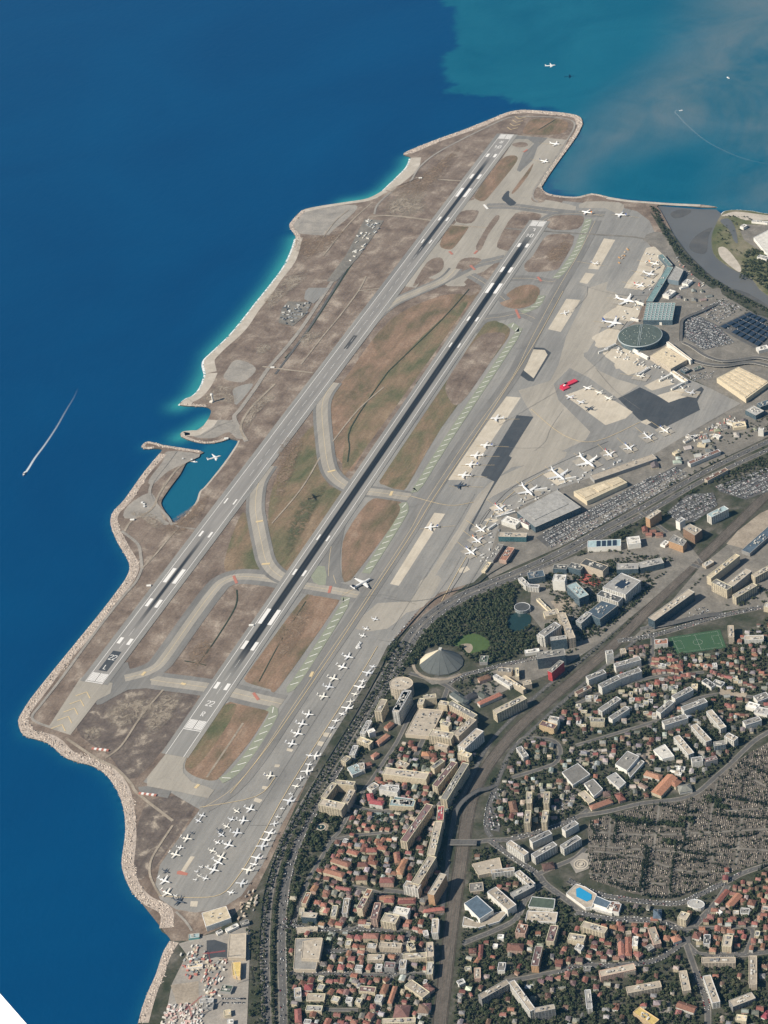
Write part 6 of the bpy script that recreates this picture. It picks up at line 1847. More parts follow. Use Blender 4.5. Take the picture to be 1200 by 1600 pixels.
for a in ((400, 690, 560, 640, 5), (290, 740, 480, 690, 6), (330, 775, 500, 740, 5), (370, 815, 480, 775, 4), (60, 750, 160, 770, 4), (540, 690, 640, 690, 3), (430, 850, 500, 870, 3), (0, 800, 60, 850, 3), (0, 880, 60, 960, 4)):
    rowh(900, 900, 4, *a, size=(10, 14), h=(6, 9), ang=15, roofs='gpgerb', walls='cwcw')
# depots and schools above the cemetery (tile 900,1150)
PB(900, 1150, 4, (483, 88, 555, 52, 615, 128, 540, 145), 10, 'white', 'white', 'n', label='hall with flat bright white roof above the cemetery', name='sports_hall', cat='hall', units=1)
PB(900, 1150, 4, (245, 178, 322, 95, 396, 128, 318, 218), 13, 'white', 'grey', 'n', label='tall grey-roofed depot hall with white walls', name='depot', cat='depot', units=2)
PB(900, 1150, 4, (322, 222, 402, 148, 428, 162, 338, 262), 7, 'white', 'grey', 'n', units=1)
poly_building([(878, 1207), (903, 1193), (922, 1210), (895, 1227)], 10, 'white', 'grey', 'n', label='wide grey hall with white end wall beside the slab towers', name='depot', cat='depot', units=0)
poly_building([(913, 1225), (927, 1217), (942, 1233), (928, 1245)], 9, 'white', 'grey', 'n', units=1)
PB(900, 1150, 4, (190, 260, 248, 228, 312, 292, 270, 328), 9, 'white', 'pale', 'w', units=2)
poly_building([(903, 1240), (914, 1235), (930, 1251), (920, 1256)], 7, 'cream', 'beige', 'w', units=1)
T(900, 1150, 4, G, (500, 350, 602, 240, 24, 9, 'cream', 'orange', False, U_(label='large orange-roofed hall with a cross wing above the cemetery')), (600, 300, 640, 265, 18, 8, 'cream', 'orange'), (432, 222, 530, 252, 16, 8, 'white', 'orange'), (255, 375, 295, 362, 24, 8, 'pink', 'red', True, U_(label='square crimson hipped roof beside the cemetery corner')), (90, 442, 222, 395, 14, 7, 'cream', 'red'), (640, 322, 720, 308, 22, 7, 'white', 'grey'), (425, 365, 450, 360, 12, 6), (170, 355, 215, 350, 14, 5, 'pink', 'plum'), (395, 295, 440, 320, 10, 7, 'white', 'beige'), (930, 830, 955, 828, 12, 6, 'white', 'red'), (125, 520, 128, 540, 8, 7, 'white', 'orange'))
for a in ((590, 190, 680, 200, 4), (600, 215, 660, 230, 3)):
    rowh(900, 1150, 4, *a, size=(8, 12), h=(4, 7), roofs='wpe', walls='ww')
# swimming pool
pool = PB(900, 1150, 4, (-62, 985, 0, 925, 60, 945, 130, 990, 100, 1070, 60, 1075), 8, 'white', 'beige', 'n', label='open-air pool building with blue basin on its deck', name='swimming_pool_building', cat='swimming pool', units=0)
m_ = MB()
M_POOL = plain('pool_water', (0.03, 0.30, 0.55), 0.15, 0.04)
pp = [U(a, b, ZL + 9) for a, b in tl(900, 1150, 4, 0, 955, 22, 945, 98, 990, 96, 1020, 66, 1034, 2, 1003)]
m_.flat([(p[0] - pool.location.x, p[1] - pool.location.y) for p in pp], 8.9)
m_.build('pool_basin', M_POOL, pool)
PB(900, 1150, 4, (125, 998, 222, 1040, 192, 1078, 105, 1048), 9, 'white', 'blue', 'n', units=0)
PB(900, 1150, 4, (75, 1072, 225, 1112, 235, 1085, 110, 1045), 6, 'white', 'white', 'w', units=0)
T(900, 1150, 4, F, (245, 1100, 262, 1048, 14, 10, 'white', 'brown', 'n'))
# bottom left streets (tile 420,1350)
T(420, 1350, 4.8, F, (300, 215, 262, 300, 10, 14, 'cream', 'orange', 'w'), (248, 330, 246, 380, 10, 14, 'cream', 'beige', 'w'), (248, 380, 360, 388, 14, 17, 'dark', 'beige', 'c'), (585, 258, 568, 372, 11, 15, 'white', 'beige', 'b'), (500, 312, 482, 395, 11, 13, 'cream', 'pale', 'w'), (758, 190, 728, 245, 12, 26, 'cream', 'orange', 'w', U_(label='orange-roofed half of the tall yellow-ended block')), (722, 252, 678, 335, 13, 26, 'cream', 'plum', 'w', U_(label='tall block with plum roof and yellow end wall')), (818, 292, 786, 415, 13, 22, 'pink', 'plum', 'b', U_(label='plum-roofed striped block beside the tall yellow-ended one')),
  (950, 350, 1045, 365, 18, 13, 'white', 'white', 'n'), (855, 398, 965, 420, 24, 19, 'cream', 'beige', 'b'), (830, 605, 995, 615, 14, 13, 'beige', 'beige', 'w'), (738, 612, 808, 618, 14, 12, 'beige', 'pale', 'w'), (738, 700, 865, 700, 15, 12, 'beige', 'beige', 'w'), (650, 775, 700, 780, 12, 10, 'white', 'pale', 'w'), (800, 768, 850, 770, 12, 10, 'white', 'pale', 'w'), (868, 755, 945, 760, 15, 13, 'grey', 'plum', 'w'), (1040, 600, 1080, 610, 13, 14, 'cream', 'beige', 'w'), (1020, 690, 1190, 690, 12, 13, 'cream', 'beige', 'w'), (1010, 720, 1000, 790, 13, 13, 'white', 'beige', 'w'),
  (680, 935, 800, 945, 14, 12, 'cream', 'plum', 'w'), (800, 1005, 850, 1010, 16, 14, 'white', 'pale', 'w'), (285, 1000, 420, 1000, 18, 9, 'cream', 'beige', 'w'), (215, 930, 218, 1000, 13, 13, 'white', 'beige', 'n'), (280, 1080, 400, 1085, 14, 10, 'cream', 'pale', 'w'), (580, 1015, 625, 1020, 12, 12, 'white', 'pale', 'w'), (655, 1020, 695, 1030, 12, 12, 'cream', 'pale', 'w'), (1045, 890, 1180, 985, 20, 11, 'cream', 'beige', 'w', U_(label='long beige hall with slanting roof beside the railway')), (370, 855, 410, 860, 12, 8, 'cream', 'pale', 'w'), (390, 340, 420, 350, 12, 8, 'cream', 'cream', 'w'), (1100, 1170, 850, 1180, 12, 9, 'cream', 'beige', 'w'))
PB(420, 1350, 4.8, (200, 560, 400, 555, 352, 795, 185, 790), 9, 'beige', 'grey', 'n', label='wide base of the supermarket hall beside the promenade', units=4, name='supermarket', cat='supermarket')
PB(420, 1350, 4.8, (255, 582, 405, 558, 376, 716, 245, 710), 16, 'beige', 'beige', 'n', label='raised beige roof of the hall casting a wide shadow', units=3, name='supermarket', cat='supermarket')
PB(420, 1350, 4.8, (205, 480, 365, 470, 365, 500, 205, 525), 5, 'beige', 'beige', 'n', units=1)
T(420, 1350, 4.8, G, (500, 168, 612, 188, 9, 6), (812, 246, 935, 246, 12, 9, 'cream', 'orange'), (970, 262, 1098, 262, 11, 9, 'pink', 'orange'), (708, 530, 818, 532, 14, 12, 'cream', 'orange'), (868, 848, 890, 868, 11, 9), (850, 965, 880, 895, 11, 10), (905, 1040, 948, 912, 8, 10, 'beige', 'orange'), (940, 1085, 1050, 1090, 32, 8, 'beige', 'brown', True, U_(label='large brown hipped roof beside the railway')), (215, 1080, 220, 1180, 12, 11, 'pink', 'red'), (265, 915, 325, 915, 15, 9, 'white', 'magenta'), (760, 1060, 795, 1060, 12, 10), (740, 1150, 770, 1110, 12, 10), (725, 1190, 735, 1170, 12, 10), (1120, 1070, 1200, 1075, 22, 9, 'white', 'brown'), (340, 150, 370, 140, 9, 8, 'pink', 'brown'), (1130, 320, 1200, 330, 14, 8, 'pink', 'plum'))
spots(420, 1350, 4.8, [340, 180, 430, 205, 425, 230, 270, 270, 430, 345, 470, 430, 525, 445, 1030, 455, 1045, 430, 610, 540, 670, 545, 850, 545, 915, 545, 990, 545, 595, 590, 650, 610, 700, 615, 480, 690, 545, 710, 620, 705, 690, 700, 920, 690, 460, 770, 540, 770, 610, 760, 750, 770, 550, 870, 700, 870, 810, 860, 315, 870,
                       390, 920, 465, 955, 535, 950, 625, 940, 500, 1010, 510, 1125, 600, 1150, 690, 655, 540, 1180, 330, 1120, 900, 545, 640, 830, 410, 300, 395, 445, 700, 430, 740, 450, 1140, 430, 1100, 480, 1150, 500, 640, 1180, 290, 1180, 440, 1180], (11, 15), (6, 10), 4)
# east of the railway (tiles 660,1350 and 800,1400)
T(660, 1350, 4.8, F, (100, 415, 92, 520, 13, 17, 'white', 'beige', 'w'), (60, 590, 55, 700, 13, 17, 'cream', 'beige', 'b'), (60, 735, 50, 830, 13, 15, 'cream', 'pale', 'b'), (430, 1000, 642, 882, 13, 22, 'grey', 'beige', 'b', U_(label='left wing of the zigzag slab block among trees')), (668, 880, 828, 1098, 12, 24, 'white', 'beige', 'b', U_(label='middle wing of the zigzag slab block, white facade')), (838, 1100, 992, 1070, 12, 24, 'grey', 'beige', 'b', U_(label='right wing of the zigzag slab block above a car park')), (875, 618, 842, 765, 14, 18, 'orange', 'plum', 'w'), (412, 780, 414, 860, 12, 12, 'pink', 'beige', 'w'), (590, 530, 585, 560, 12, 8, 'white', 'white', 'n'), (600, 740, 590, 800, 14, 11, 'white', 'grey', 'w'), (280, 870, 300, 900, 14, 9, 'white', 'pale', 'w'), (550, 600, 545, 625, 9, 6, 'white', 'white', 'n'), (340, 770, 345, 800, 12, 9, 'cream', 'grey', 'w'), (20, 500, 30, 540, 10, 10, 'white', 'pale', 'w'))
T(660, 1350, 4.8, G, (440, 600, 432, 705, 8, 7, 'pink', 'red'), (375, 625, 375, 660, 14, 7, 'beige', 'brown'), (395, 740, 425, 700, 8, 6, 'pink', 'orange'), (20, 930, 60, 900, 22, 8, 'pink', 'brown'), (0, 1060, 60, 1060, 16, 8, 'white', 'plum'), (715, 755, 735, 760, 12, 7), (700, 815, 715, 800, 9, 6, 'pink', 'orange'), (355, 975, 370, 970, 9, 6))
spots(660, 1350, 4.8, [350, 700, 345, 930, 435, 920, 300, 950, 20, 780, 20, 880], (9, 12), (5, 8), 0, 'rwp')
T(800, 1400, 6, F, (658, 262, 882, 328, 17, 18, 'cream', 'beige', 'b'), (530, 378, 682, 402, 18, 12, 'cream', 'beige', 'w'), (1160, 380, 1150, 470, 10, 13, 'white', 'white', 'n'), (822, 732, 1152, 660, 16, 16, 'pink', 'beige', 'w'), (708, 880, 728, 1058, 11, 15, 'white', 'pale', 'b'), (600, 470, 660, 490, 14, 9, 'white', 'pale', 'w'), (700, 660, 705, 700, 13, 7, 'grey', 'grey', 'w'), (1090, 330, 1095, 360, 10, 9, 'beige', 'beige', 'w'))
spots(800, 1400, 6, [490, 490, 470, 520, 440, 610, 435, 645, 630, 590, 530, 590, 775, 430, 770, 470, 720, 560, 820, 530, 860, 570, 900, 440, 1025, 310, 1025, 420, 1030, 490, 1030, 560, 1090, 400, 1090, 470, 1090, 530, 1170, 530, 430, 755, 515, 730, 595, 715, 685, 780, 570, 810, 270, 790, 350, 765, 915, 520, 1000, 260, 1150, 320], (10, 14), (6, 9), 5, 'rrrorbl')
G(800 + 950 / 6, 1400 + 1020 / 6, 800 + 1000 / 6, 1400 + 1030 / 6, 15, 7, 'white', 'red', label='lone red hipped roof in gardens at the lower edge')
# bottom right (tile 950,1350)
T(950, 1350, 4.8, F, (325, 478, 372, 602, 15, 14, 'pink', 'beige', 'b'), (535, 380, 600, 400, 20, 18, 'cream', 'beige', 'b'), (660, 520, 690, 565, 5, 7, 'white', 'white', 'n'), (745, 530, 740, 600, 12, 12, 'white', 'dark', 'w'), (902, 535, 888, 620, 18, 17, 'cream', 'beige', 'w'), (702, 722, 956, 722, 15, 15, 'beige', 'beige', 'b'), (1086, 690, 1086, 905, 15, 15, 'beige', 'beige', 'w'), (740, 838, 812, 1040, 15, 15, 'white', 'beige', 'b'), (560, 802, 592, 950, 15, 15, 'beige', 'beige', 'w'), (140, 948, 396, 900, 16, 14, 'beige', 'beige', 'b'), (920, 1050, 1092, 985, 17, 14, 'grey', 'beige', 'b'), (0, 820, 200, 780, 15, 13, 'beige', 'beige', 'w'),
  (995, 350, 1060, 355, 15, 8, 'white', 'grey', 'w'), (212, 1092, 360, 1190, 18, 13, 'ochre', 'yellow', 'w', U_(label='yellow-roofed school building at the lower edge')), (960, 1150, 1040, 1160, 14, 11, 'cream', 'cream', 'w'), (200, 560, 205, 640, 9, 12, 'cream', 'cream', 'n'), (330, 640, 300, 610, 12, 8, 'grey', 'grey', 'w'), (0, 300, 80, 310, 16, 8, 'white', 'brown', 'n'), (820, 350, 850, 370, 8, 6, 'white', 'white', 'n'), (1060, 340, 1030, 370, 10, 7, 'grey', 'grey', 'w'))
T(950, 1350, 4.8, G, (480, 560, 540, 540, 15, 9, 'white', 'orange'), (340, 360, 400, 360, 24, 9, 'white', 'blue'), (320, 405, 375, 405, 10, 6, 'beige', 'orange'), (815, 285, 896, 190, 10, 8, 'white', 'red', False, U_(label='long narrow crimson roof beside the cemetery road')), (905, 305, 985, 220, 14, 9, 'pink', 'orange', False, U_(label='broad orange gabled roof beside the cemetery road')), (640, 520, 690, 530, 18, 8, 'white', 'red'), (520, 1040, 655, 1085, 16, 9, 'white', 'orange', False, U_(label='white hall with orange pitched roof beside a sandy yard')), (95, 560, 100, 680, 11, 9, 'pink', 'orange'), (150, 540, 155, 680, 11, 9, 'pink', 'red'), (215, 660, 245, 680, 13, 9, 'pink', 'red'), (1170, 1110, 1210, 1130, 20, 9, 'white', 'magenta'), (40, 1060, 80, 1060, 14, 7, 'white', 'orange'), (1070, 300, 1085, 260, 14, 9, 'white', 'red'))
spots(950, 1350, 4.8, [1180, 330, 1170, 375, 960, 360, 910, 415, 1005, 440, 800, 340, 770, 390, 705, 480, 820, 480, 865, 485, 920, 500, 995, 505, 1120, 520, 1090, 570, 1160, 610, 1075, 625, 785, 640, 940, 400, 735, 420, 1140, 400, 1100, 440, 1190, 470, 840, 420, 900, 450, 1190, 550, 880, 100, 100, 470, 440, 550, 1140, 1080, 60, 700, 40, 470], (10, 14), (5.5, 8.5), 10)
x0_, y0_ = U(950 + 660 / 4.8, 1350 + 300 / 4.8, ZL + 8)
poly_building([(x0_ + 17 * math.cos(k * .3927), y0_ + 12 * math.sin(k * .3927)) for k in range(16)], 8, 'white', 'pale', 'n', world=True, label='small white oval building beside the cemetery road', units=1)
# industrial sheds across the river
PB(900, 250, 4, (1110, 485, 1200, 440, 1340, 520, 1200, 595), 10, 'white', 'white', 'n', label='large white industrial roof across the river', name='warehouse', cat='warehouse', units=0)
T(900, 250, 4, F, (1035, 420, 1060, 405, 14, 8, 'white', 'white', 'n'), (1140, 600, 1200, 615, 16, 8, 'white', 'pale', 'n'), (1100, 380, 1200, 390, 10, 6, 'white', 'pale', 'n'))
# white hangar and construction site
PB(200, 1350, 4.8, (553, 368, 735, 315, 772, 405, 585, 472), 14, 'white', 'cream', 'n', label='white hangar with a tan flat roof at the apron end', name='hangar', cat='hangar', units=4, par=0.4)
PB(200, 1350, 4.8, (762, 532, 886, 520, 882, 708, 748, 702), 8, 'beige', 'beige', 'n', label='beige ribbed shed roof on the construction site', units=0)
PB(200, 1350, 4.8, (778, 740, 846, 735, 840, 850, 785, 836), 9, 'ochre', 'yellow', 'n', label='bright yellow roof on the construction site', units=0)
T(200, 1350, 4.8, F, (665, 520, 705, 500, 9, 5, 'white', 'white', 'n'), (735, 500, 825, 455, 10, 6, 'white', 'white', 'n'), (845, 450, 905, 430, 12, 6, 'grey', 'grey', 'n'), (700, 930, 780, 940, 18, 6, 'grey', 'green', 'n'), (560, 1060, 640, 1060, 14, 7, 'grey', 'grey', 'n'), (440, 770, 560, 760, 9, 6, 'white', 'cream', 'n'), (720, 1120, 770, 1110, 14, 7, 'cream', 'cream', 'n'), (745, 1185, 790, 1180, 10, 7, 'white', 'white', 'n'), (455, 545, 535, 535, 12, 5, 'teal', 'ice', 'n'), (540, 1030, 640, 1020, 10, 6, 'white', 'pale', 'n'))
sheet('excavation', tl(200, 1350, 4.8, 590, 575, 650, 570, 745, 600, 745, 705, 660, 700, 590, 720), M_ASPHD)
sheet('excavation', tl(200, 1350, 4.8, 320, 910, 530, 880, 530, 1060, 370, 1060), M_DIRT)

# ------------------------------------------------------------------ special structures
# oval office tower
cx, cy = U(627, 1068, ZL + 30)
el = [(27 * math.cos(k * .19635), 23 * math.sin(k * .19635)) for k in range(32)]
tw = poly_building([(cx + x, cy + y) for x, y in el], 30, 'beige', 'beige', 'b', world=True, label='round office tower with a ring of roof plant', name='round_tower', cat='tower', units=6)
# pyramid greenhouse of the park
gx, gy = U(690, 1036, ZL)
root = empty('pyramid_greenhouse', (gx, gy, ZL), label='pyramid-shaped greenhouse with one bright cream panel in the park', cat='greenhouse')
M_GLAZ = plain('greenhouse_glazing', (0.115, 0.125, 0.12), 0.6, 0.12, 0.1)
M_GLAZC = plain('greenhouse_cream', (0.68, 0.60, 0.44), 0.6, 0.05)  # cream colour for the panels on one side of the pyramid
ap = U(688, 1014, ZL + 24)
ax_, ay_ = ap[0] - gx, ap[1] - gy
nseg = 14
rim = [(52 * math.cos(k * 6.28319 / nseg), 46 * math.sin(k * 6.28319 / nseg)) for k in range(nseg)]
for k in range(nseg):
    a, b = rim[k], rim[(k + 1) % nseg]
    m_ = MB()
    t = .97
    m_.face([(a[0], a[1], 2.5), (a[0] + (b[0] - a[0]) * t, a[1] + (b[1] - a[1]) * t, 2.5), (ax_, ay_, 24)])
    m_.quad((a[0], a[1], 0), (b[0], b[1], 0), (b[0], b[1], 2.5), (a[0], a[1], 2.5))
    mid = math.atan2(a[1] + b[1], a[0] + b[0])
    m_.build('glazed_panel', M_GLAZC if (mid > 2.75 or mid < -2.75) else M_GLAZ, root, label='bright cream panel' if (mid > 2.75 or mid < -2.75) else None)
m_ = MB()
m_.box(ax_, ay_, 20, 7, 7, 6)
m_.build('apex_cap', M_TRIM, root, color=(.55, .53, .48))
occupy([(gx + x, gy + y) for x, y in rim], 3)
BUILDINGS.append((root, (gx, gy), '', 'x'))
m_ = MB()
m_.ribbon([(gx + 66 * math.cos(k * .2), gy + 60 * math.sin(k * .2)) for k in range(13, 30)], 7, nz())
m_.build('footpath', M_DIRT, kind='structure')
# lake museum
mx, my = U(816, 949, ZL + 8)
mu = poly_building([(mx + 19 * math.cos(k * .3927), my + 17 * math.sin(k * .3927)) for k in range(16)], 9, 'white', 'dark', 'c', world=True, label='round museum with dark glass roof standing at the lake', name='museum', cat='museum', units=0)
for k in range(3):
    a = -1.9 + k * .9
    F(*(816 + 10 * math.cos(a) - 2, 951 - 3 * math.sin(a), 816 + 10 * math.cos(a) + 3, 951 - 3 * math.sin(a)), 7, 6, 'white', 'white', 'n', label='white museum pavilion at the lake, %s clockwise' % ordinal(k), units=0)
# park fountain
fx, fy = U(502, 1293)
root = empty('garden_fountain', (fx, fy, ZL), label='round stone fountain terrace in the dense garden', cat='fountain')
for r0, r1, h, mt, nm in ((16, 16, .3, M_DIRT, 'terrace'), (10, 10, 1.0, M_CONC, 'basin_wall'), (7.5, 7.5, 1.15, M_LAKE, 'water'), (2.2, 1.4, 3.5, M_CONC, 'column')):
    m_ = MB()
    m_.tube([[(r0 * math.cos(k * .3142), r0 * math.sin(k * .3142), 0) for k in range(20)], [(r1 * math.cos(k * .3142), r1 * math.sin(k * .3142), h) for k in range(20)]])
    m_.build(nm, mt, root)
occupy([(fx + 17 * math.cos(k), fy + 17 * math.sin(k)) for k in range(7)])
# radar tower on the shore
rx, ry = U(333, 628)
root = empty('radar_tower', (rx, ry, ZL), label='slim white radar tower standing on the shore', cat='tower')
M_TOWER = plain('tower_white', (0.74, 0.7, 0.62), 0.7, 0.05)
m_ = MB()
m_.tube([[(r * math.cos(k * .5236), r * math.sin(k * .5236), z) for k in range(12)] for r, z in ((3.2, 0), (2.6, 20))])
m_.build('shaft', M_TOWER, root)
m_ = MB()
m_.tube([[(r * math.cos(k * .5236), r * math.sin(k * .5236), z) for k in range(12)] for r, z in ((2.6, 20), (4.6, 22), (4.6, 25), (3.4, 27))])
m_.build('cabin', M_TOWER, root)
m_ = MB()
m_.box(0, 0, 27, 6, 1.2, 2)
m_.build('antenna', M_ENG, root)
m_ = MB()
m_.box(-4, -3, 0, 9, 7, 4)
m_.build('equipment_room', M_TOWER, root)
# localiser boards with red and white fields
for k, (px, py) in enumerate(((157, 1172), (231, 1242))):
    x, y = U(px, py)
    a = heading(px, py, 20, 2.4)
    root = empty('localiser_array', (x, y, ZL), a, label=('red and white chequered antenna board before the outer threshold', 'red and white chequered antenna board before the inner threshold')[k], cat='antenna', group='antenna boards before the thresholds')
    for j in range(7):
        put(cube_mesh(M_RED if j % 2 == 0 else M_WHITE), 'board_field', root, (-18 + j * 6, 0, 1.0), 0, (6, 5.5, 2.2))
    for j in range(4):
        put(cube_mesh(M_ENG), 'post', root, (-18 + j * 12, 0, 0), 0, (.5, .5, 1.0))
# red shelter on the apron
x, y = U(889, 601)
a = heading(889, 601, 26, -12)
root = empty('fire_training_hall', (x, y, ZL), a, label='long crimson-roofed shed beside the square pale stand', cat='shed')
M_CRIM = plain('crimson_sheet', (0.62, 0.045, 0.085), 0.6, 0.06)
m_ = MB()
m_.box(0, 0, 0, 50, 15, 5)
m_.build('hall', M_CRIM, root)
m_ = MB()
m_.box(-20, -8, 0, 22, 18, 4)
m_.build('annex', M_CRIM, root)
m_ = MB()
m_.box(-8, 3, 5, 8, 4, 2.5)
m_.build('roof_vent', M_GLASSD, root)
m_ = MB()
m_.box(-16, -2, 5, 6, 5, 1.6)
m_.build('roof_light', M_WHITE, root)
# boats, jetty
M_HULL = plain('boat_white', (0.8, 0.8, 0.78), 0.35, 0.03)


def boat(px, py, dx, dy, L, label):
    x, y = U(px, py, 0)
    root = empty('motor_boat', (x, y, 0.1), heading(px, py, dx, dy), label=label, cat='boat')
    m_ = MB()
    m_.tube([[(a * L, -b * L, 0), (a * L, b * L, 0), (a * L, b * L * 1.15, h * L), (a * L, -b * L * 1.15, h * L)] for a, b, h in ((-.5, .13, .1), (0, .15, .11), (.3, .09, .13), (.5, .008, .16))])
    m_.build('hull', M_HULL, root)
    m_ = MB()
    m_.box(-.08 * L, 0, .1 * L, .36 * L, .2 * L, .11 * L, 0, 0, .8)
    m_.build('cabin', M_HULL, root)
    m_ = MB()
    m_.box(.06 * L, 0, .12 * L, .14 * L, .17 * L, .08 * L, 0, 0, .8)
    m_.build('windscreen', M_GLASSD, root)
    return root


boat(38, 741, -8, 14, 20, 'white motor yacht at the head of a long wake')
boat(1064, 173, -9, 1, 12, 'small motor boat turning a tight white wake in the plume')
boat(1138, 122, 6, 4, 16, 'lone white sailing yacht out in the silty plume')
boat(305, 722, 10, 1, 14, 'white motor boat moored at the harbour jetty')
jx, jy = U(297, 721.5, 0)
root = empty('jetty', (jx, jy, 0), heading(297, 721.5, 12, 1), label='short pale jetty reaching into the small harbour', cat='jetty')
m_ = MB()
m_.box(0, 0, .9, 18, 2.6, .4)
m_.build('deck', M_CONC, root)
for k in (-7, 0, 7):
    put(cube_mesh(M_DECK), 'pile', root, (k, 0, -3), 0, (.5, .5, 3.9))
# wakes
M_WAKE, nt_, b_ = node_mat('wake_foam')
N_ = NT(nt_)
at_ = N_.n('ShaderNodeAttribute', attribute_name='foam').outputs['Fac']
nn = N_.noise(N_.n('ShaderNodeNewGeometry').outputs['Position'], 0.25, 4.0, 0.7)
tr_ = N_.n('ShaderNodeBsdfTransparent')
mx_ = N_.n('ShaderNodeMixShader')
N_.set(mx_.inputs[0], N_.math('MULTIPLY', at_, N_.math('ADD', N_.math('MULTIPLY', nn, .9), .45), clamp=True))
nt_.links.new(tr_.outputs[0], mx_.inputs[1])
nt_.links.new(b_.outputs[0], mx_.inputs[2])
nt_.links.new(mx_.outputs[0], nt_.nodes['Material Output'].inputs[0])
b_.inputs['Base Color'].default_value = (0.80, 0.88, 0.92, 1)
b_.inputs['Roughness'].default_value = 0.8


def wake(pts, w0, w1, k0, k1, label):
    p = smooth([U(a, b, 0) for a, b in pts], 6)
    L = arclen(p)
    v, f, fo = [], [], []
    for k, (q, s) in enumerate(zip(p, L)):
        t = s / L[-1]
        d = along(p, s, L)[1]
        w = (w0 + (w1 - w0) * t) / 2
        for m in (-1, -.5, 0, .5, 1):
            v.append((q[0] - d[1] * w * m, q[1] + d[0] * w * m, .12))
            fo.append((k0 + (k1 - k0) * t ** .7) * (1 - abs(m) ** 2))
        if k:
            for j in range(4):
                i = (k - 1) * 5 + j
                f.append((i, i + 1, i + 6, i + 5))
    me = bpy.data.meshes.new('boat_wake')
    me.from_pydata(v, [], f)
    me.attributes.new('foam', 'FLOAT', 'POINT').data.foreach_set('value', fo)
    me.materials.append(M_WAKE)
    put(me, 'boat_wake', kind='stuff', label=label, cat='wake')


wake([(38.5, 740.5), (45, 731), (55, 715), (70, 695), (88, 668), (104, 640), (116, 620), (122, 605)], 9, 6, 1.0, 0.0, 'long white wake trailing behind the yacht')
wake([(1064, 173.5), (1057, 172), (1055, 176), (1060, 181), (1072, 194), (1100, 218), (1135, 237), (1170, 250), (1215, 259)], 6, 8, .16, .03, 'curling faint wake across the silty plume')

# wing of the photographer's aircraft: a swept tip a few metres from the window
def cam_pt(px, py, d):
    v = RM @ np.array([(px - 600.0) / FOC, (800.0 - py) / FOC, -1.0]) * d
    return Vector(CV + v)


M_WINGP = plain('wing_paint', (0.80, 0.80, 0.80), 0.4, 0.02)
p0 = cam_pt(0, 1580, 6.0)
wn_ = (sun_vec * 1.3 + (Vector(CV) - p0).normalized()).normalized()


def on_wing(px, py):
    v = (cam_pt(px, py, 1.0) - Vector(CV)).normalized()
    return Vector(CV) + v * ((p0 - Vector(CV)).dot(wn_) / v.dot(wn_))


a, b, c, d_ = on_wing(-70, 1472), on_wing(72, 1634), on_wing(-40, 1700), on_wing(-180, 1560)
o_ = (a + b + c + d_) / 4
root = empty('aircraft_wing', o_, label='white wing edge of the viewing aircraft in the lower left corner', cat='wing')
nrm = (b - a).cross(d_ - a).normalized() * 0.008
m_ = MB()
m_.tube([[tuple((q - o_) * .985 + nrm) for q in (a, b, c, d_)], [tuple((q - o_) * 1.03 - nrm) for q in (a, b, c, d_)]])
m_.build('wing_panel', M_WINGP, root)

# airport fence along the promenade
M_FENCE = plain('boundary_wall', (0.09, 0.10, 0.095), 0.8, 0.1)
fl = smooth(W([(405, 1470), (408, 1440), (412, 1400), (424, 1358), (444, 1313), (468, 1268), (492, 1222), (522, 1172), (551, 1125), (577, 1080), (598, 1040), (611, 1012), (660, 955), (690, 931), (742, 915), (765, 898), (800, 878)]), 4)
root = empty('boundary_fence', (fl[0][0], fl[0][1], ZL), label='dark boundary fence between the airport apron and the promenade', cat='fence')
rel = [(p[0] - fl[0][0], p[1] - fl[0][1]) for p in fl]
for k in range(len(rel) - 1):
    m_ = MB()
    a, b = rel[k], rel[k + 1]
    m_.box((a[0] + b[0]) / 2, (a[1] + b[1]) / 2, 0, math.hypot(b[0] - a[0], b[1] - a[1]) * .985, .5, 3.2, math.atan2(b[1] - a[1], b[0] - a[0]))
    m_.build('fence_panel', M_FENCE, root)
# tower cranes on the construction site
M_CRANE = plain('crane_red', (0.5, 0.1, 0.1), 0.5, 0.05)
M_CRANEY = plain('crane_white', (0.65, 0.6, 0.5), 0.5, 0.05)


def lattice(mb, a, b, w, n):
    a, b = Vector(a), Vector(b)
    d = (b - a).normalized()
    s = d.cross(Vector((0, 0, 1)) if abs(d.z) < .9 else Vector((1, 0, 0))).normalized() * w / 2
    t = d.cross(s).normalized() * w / 2
    cor = [s + t, s - t, -s - t, -s + t]

    def bar(p, q, r):
        e = (q - p).normalized()
        u = e.cross(Vector((.3, .5, .8))).normalized() * r
        v = e.cross(u).normalized() * r
        mb.tube([[tuple(p + u), tuple(p + v), tuple(p - u), tuple(p - v)], [tuple(q + u), tuple(q + v), tuple(q - u), tuple(q - v)]])
    for c in cor:
        bar(a + c, b + c, .16)
    for k in range(n):
        p, q = a + (b - a) * (k / n), a + (b - a) * ((k + 1) / n)
        for j in range(4):
            bar(p + cor[j], q + cor[(j + 1) % 4], .09)


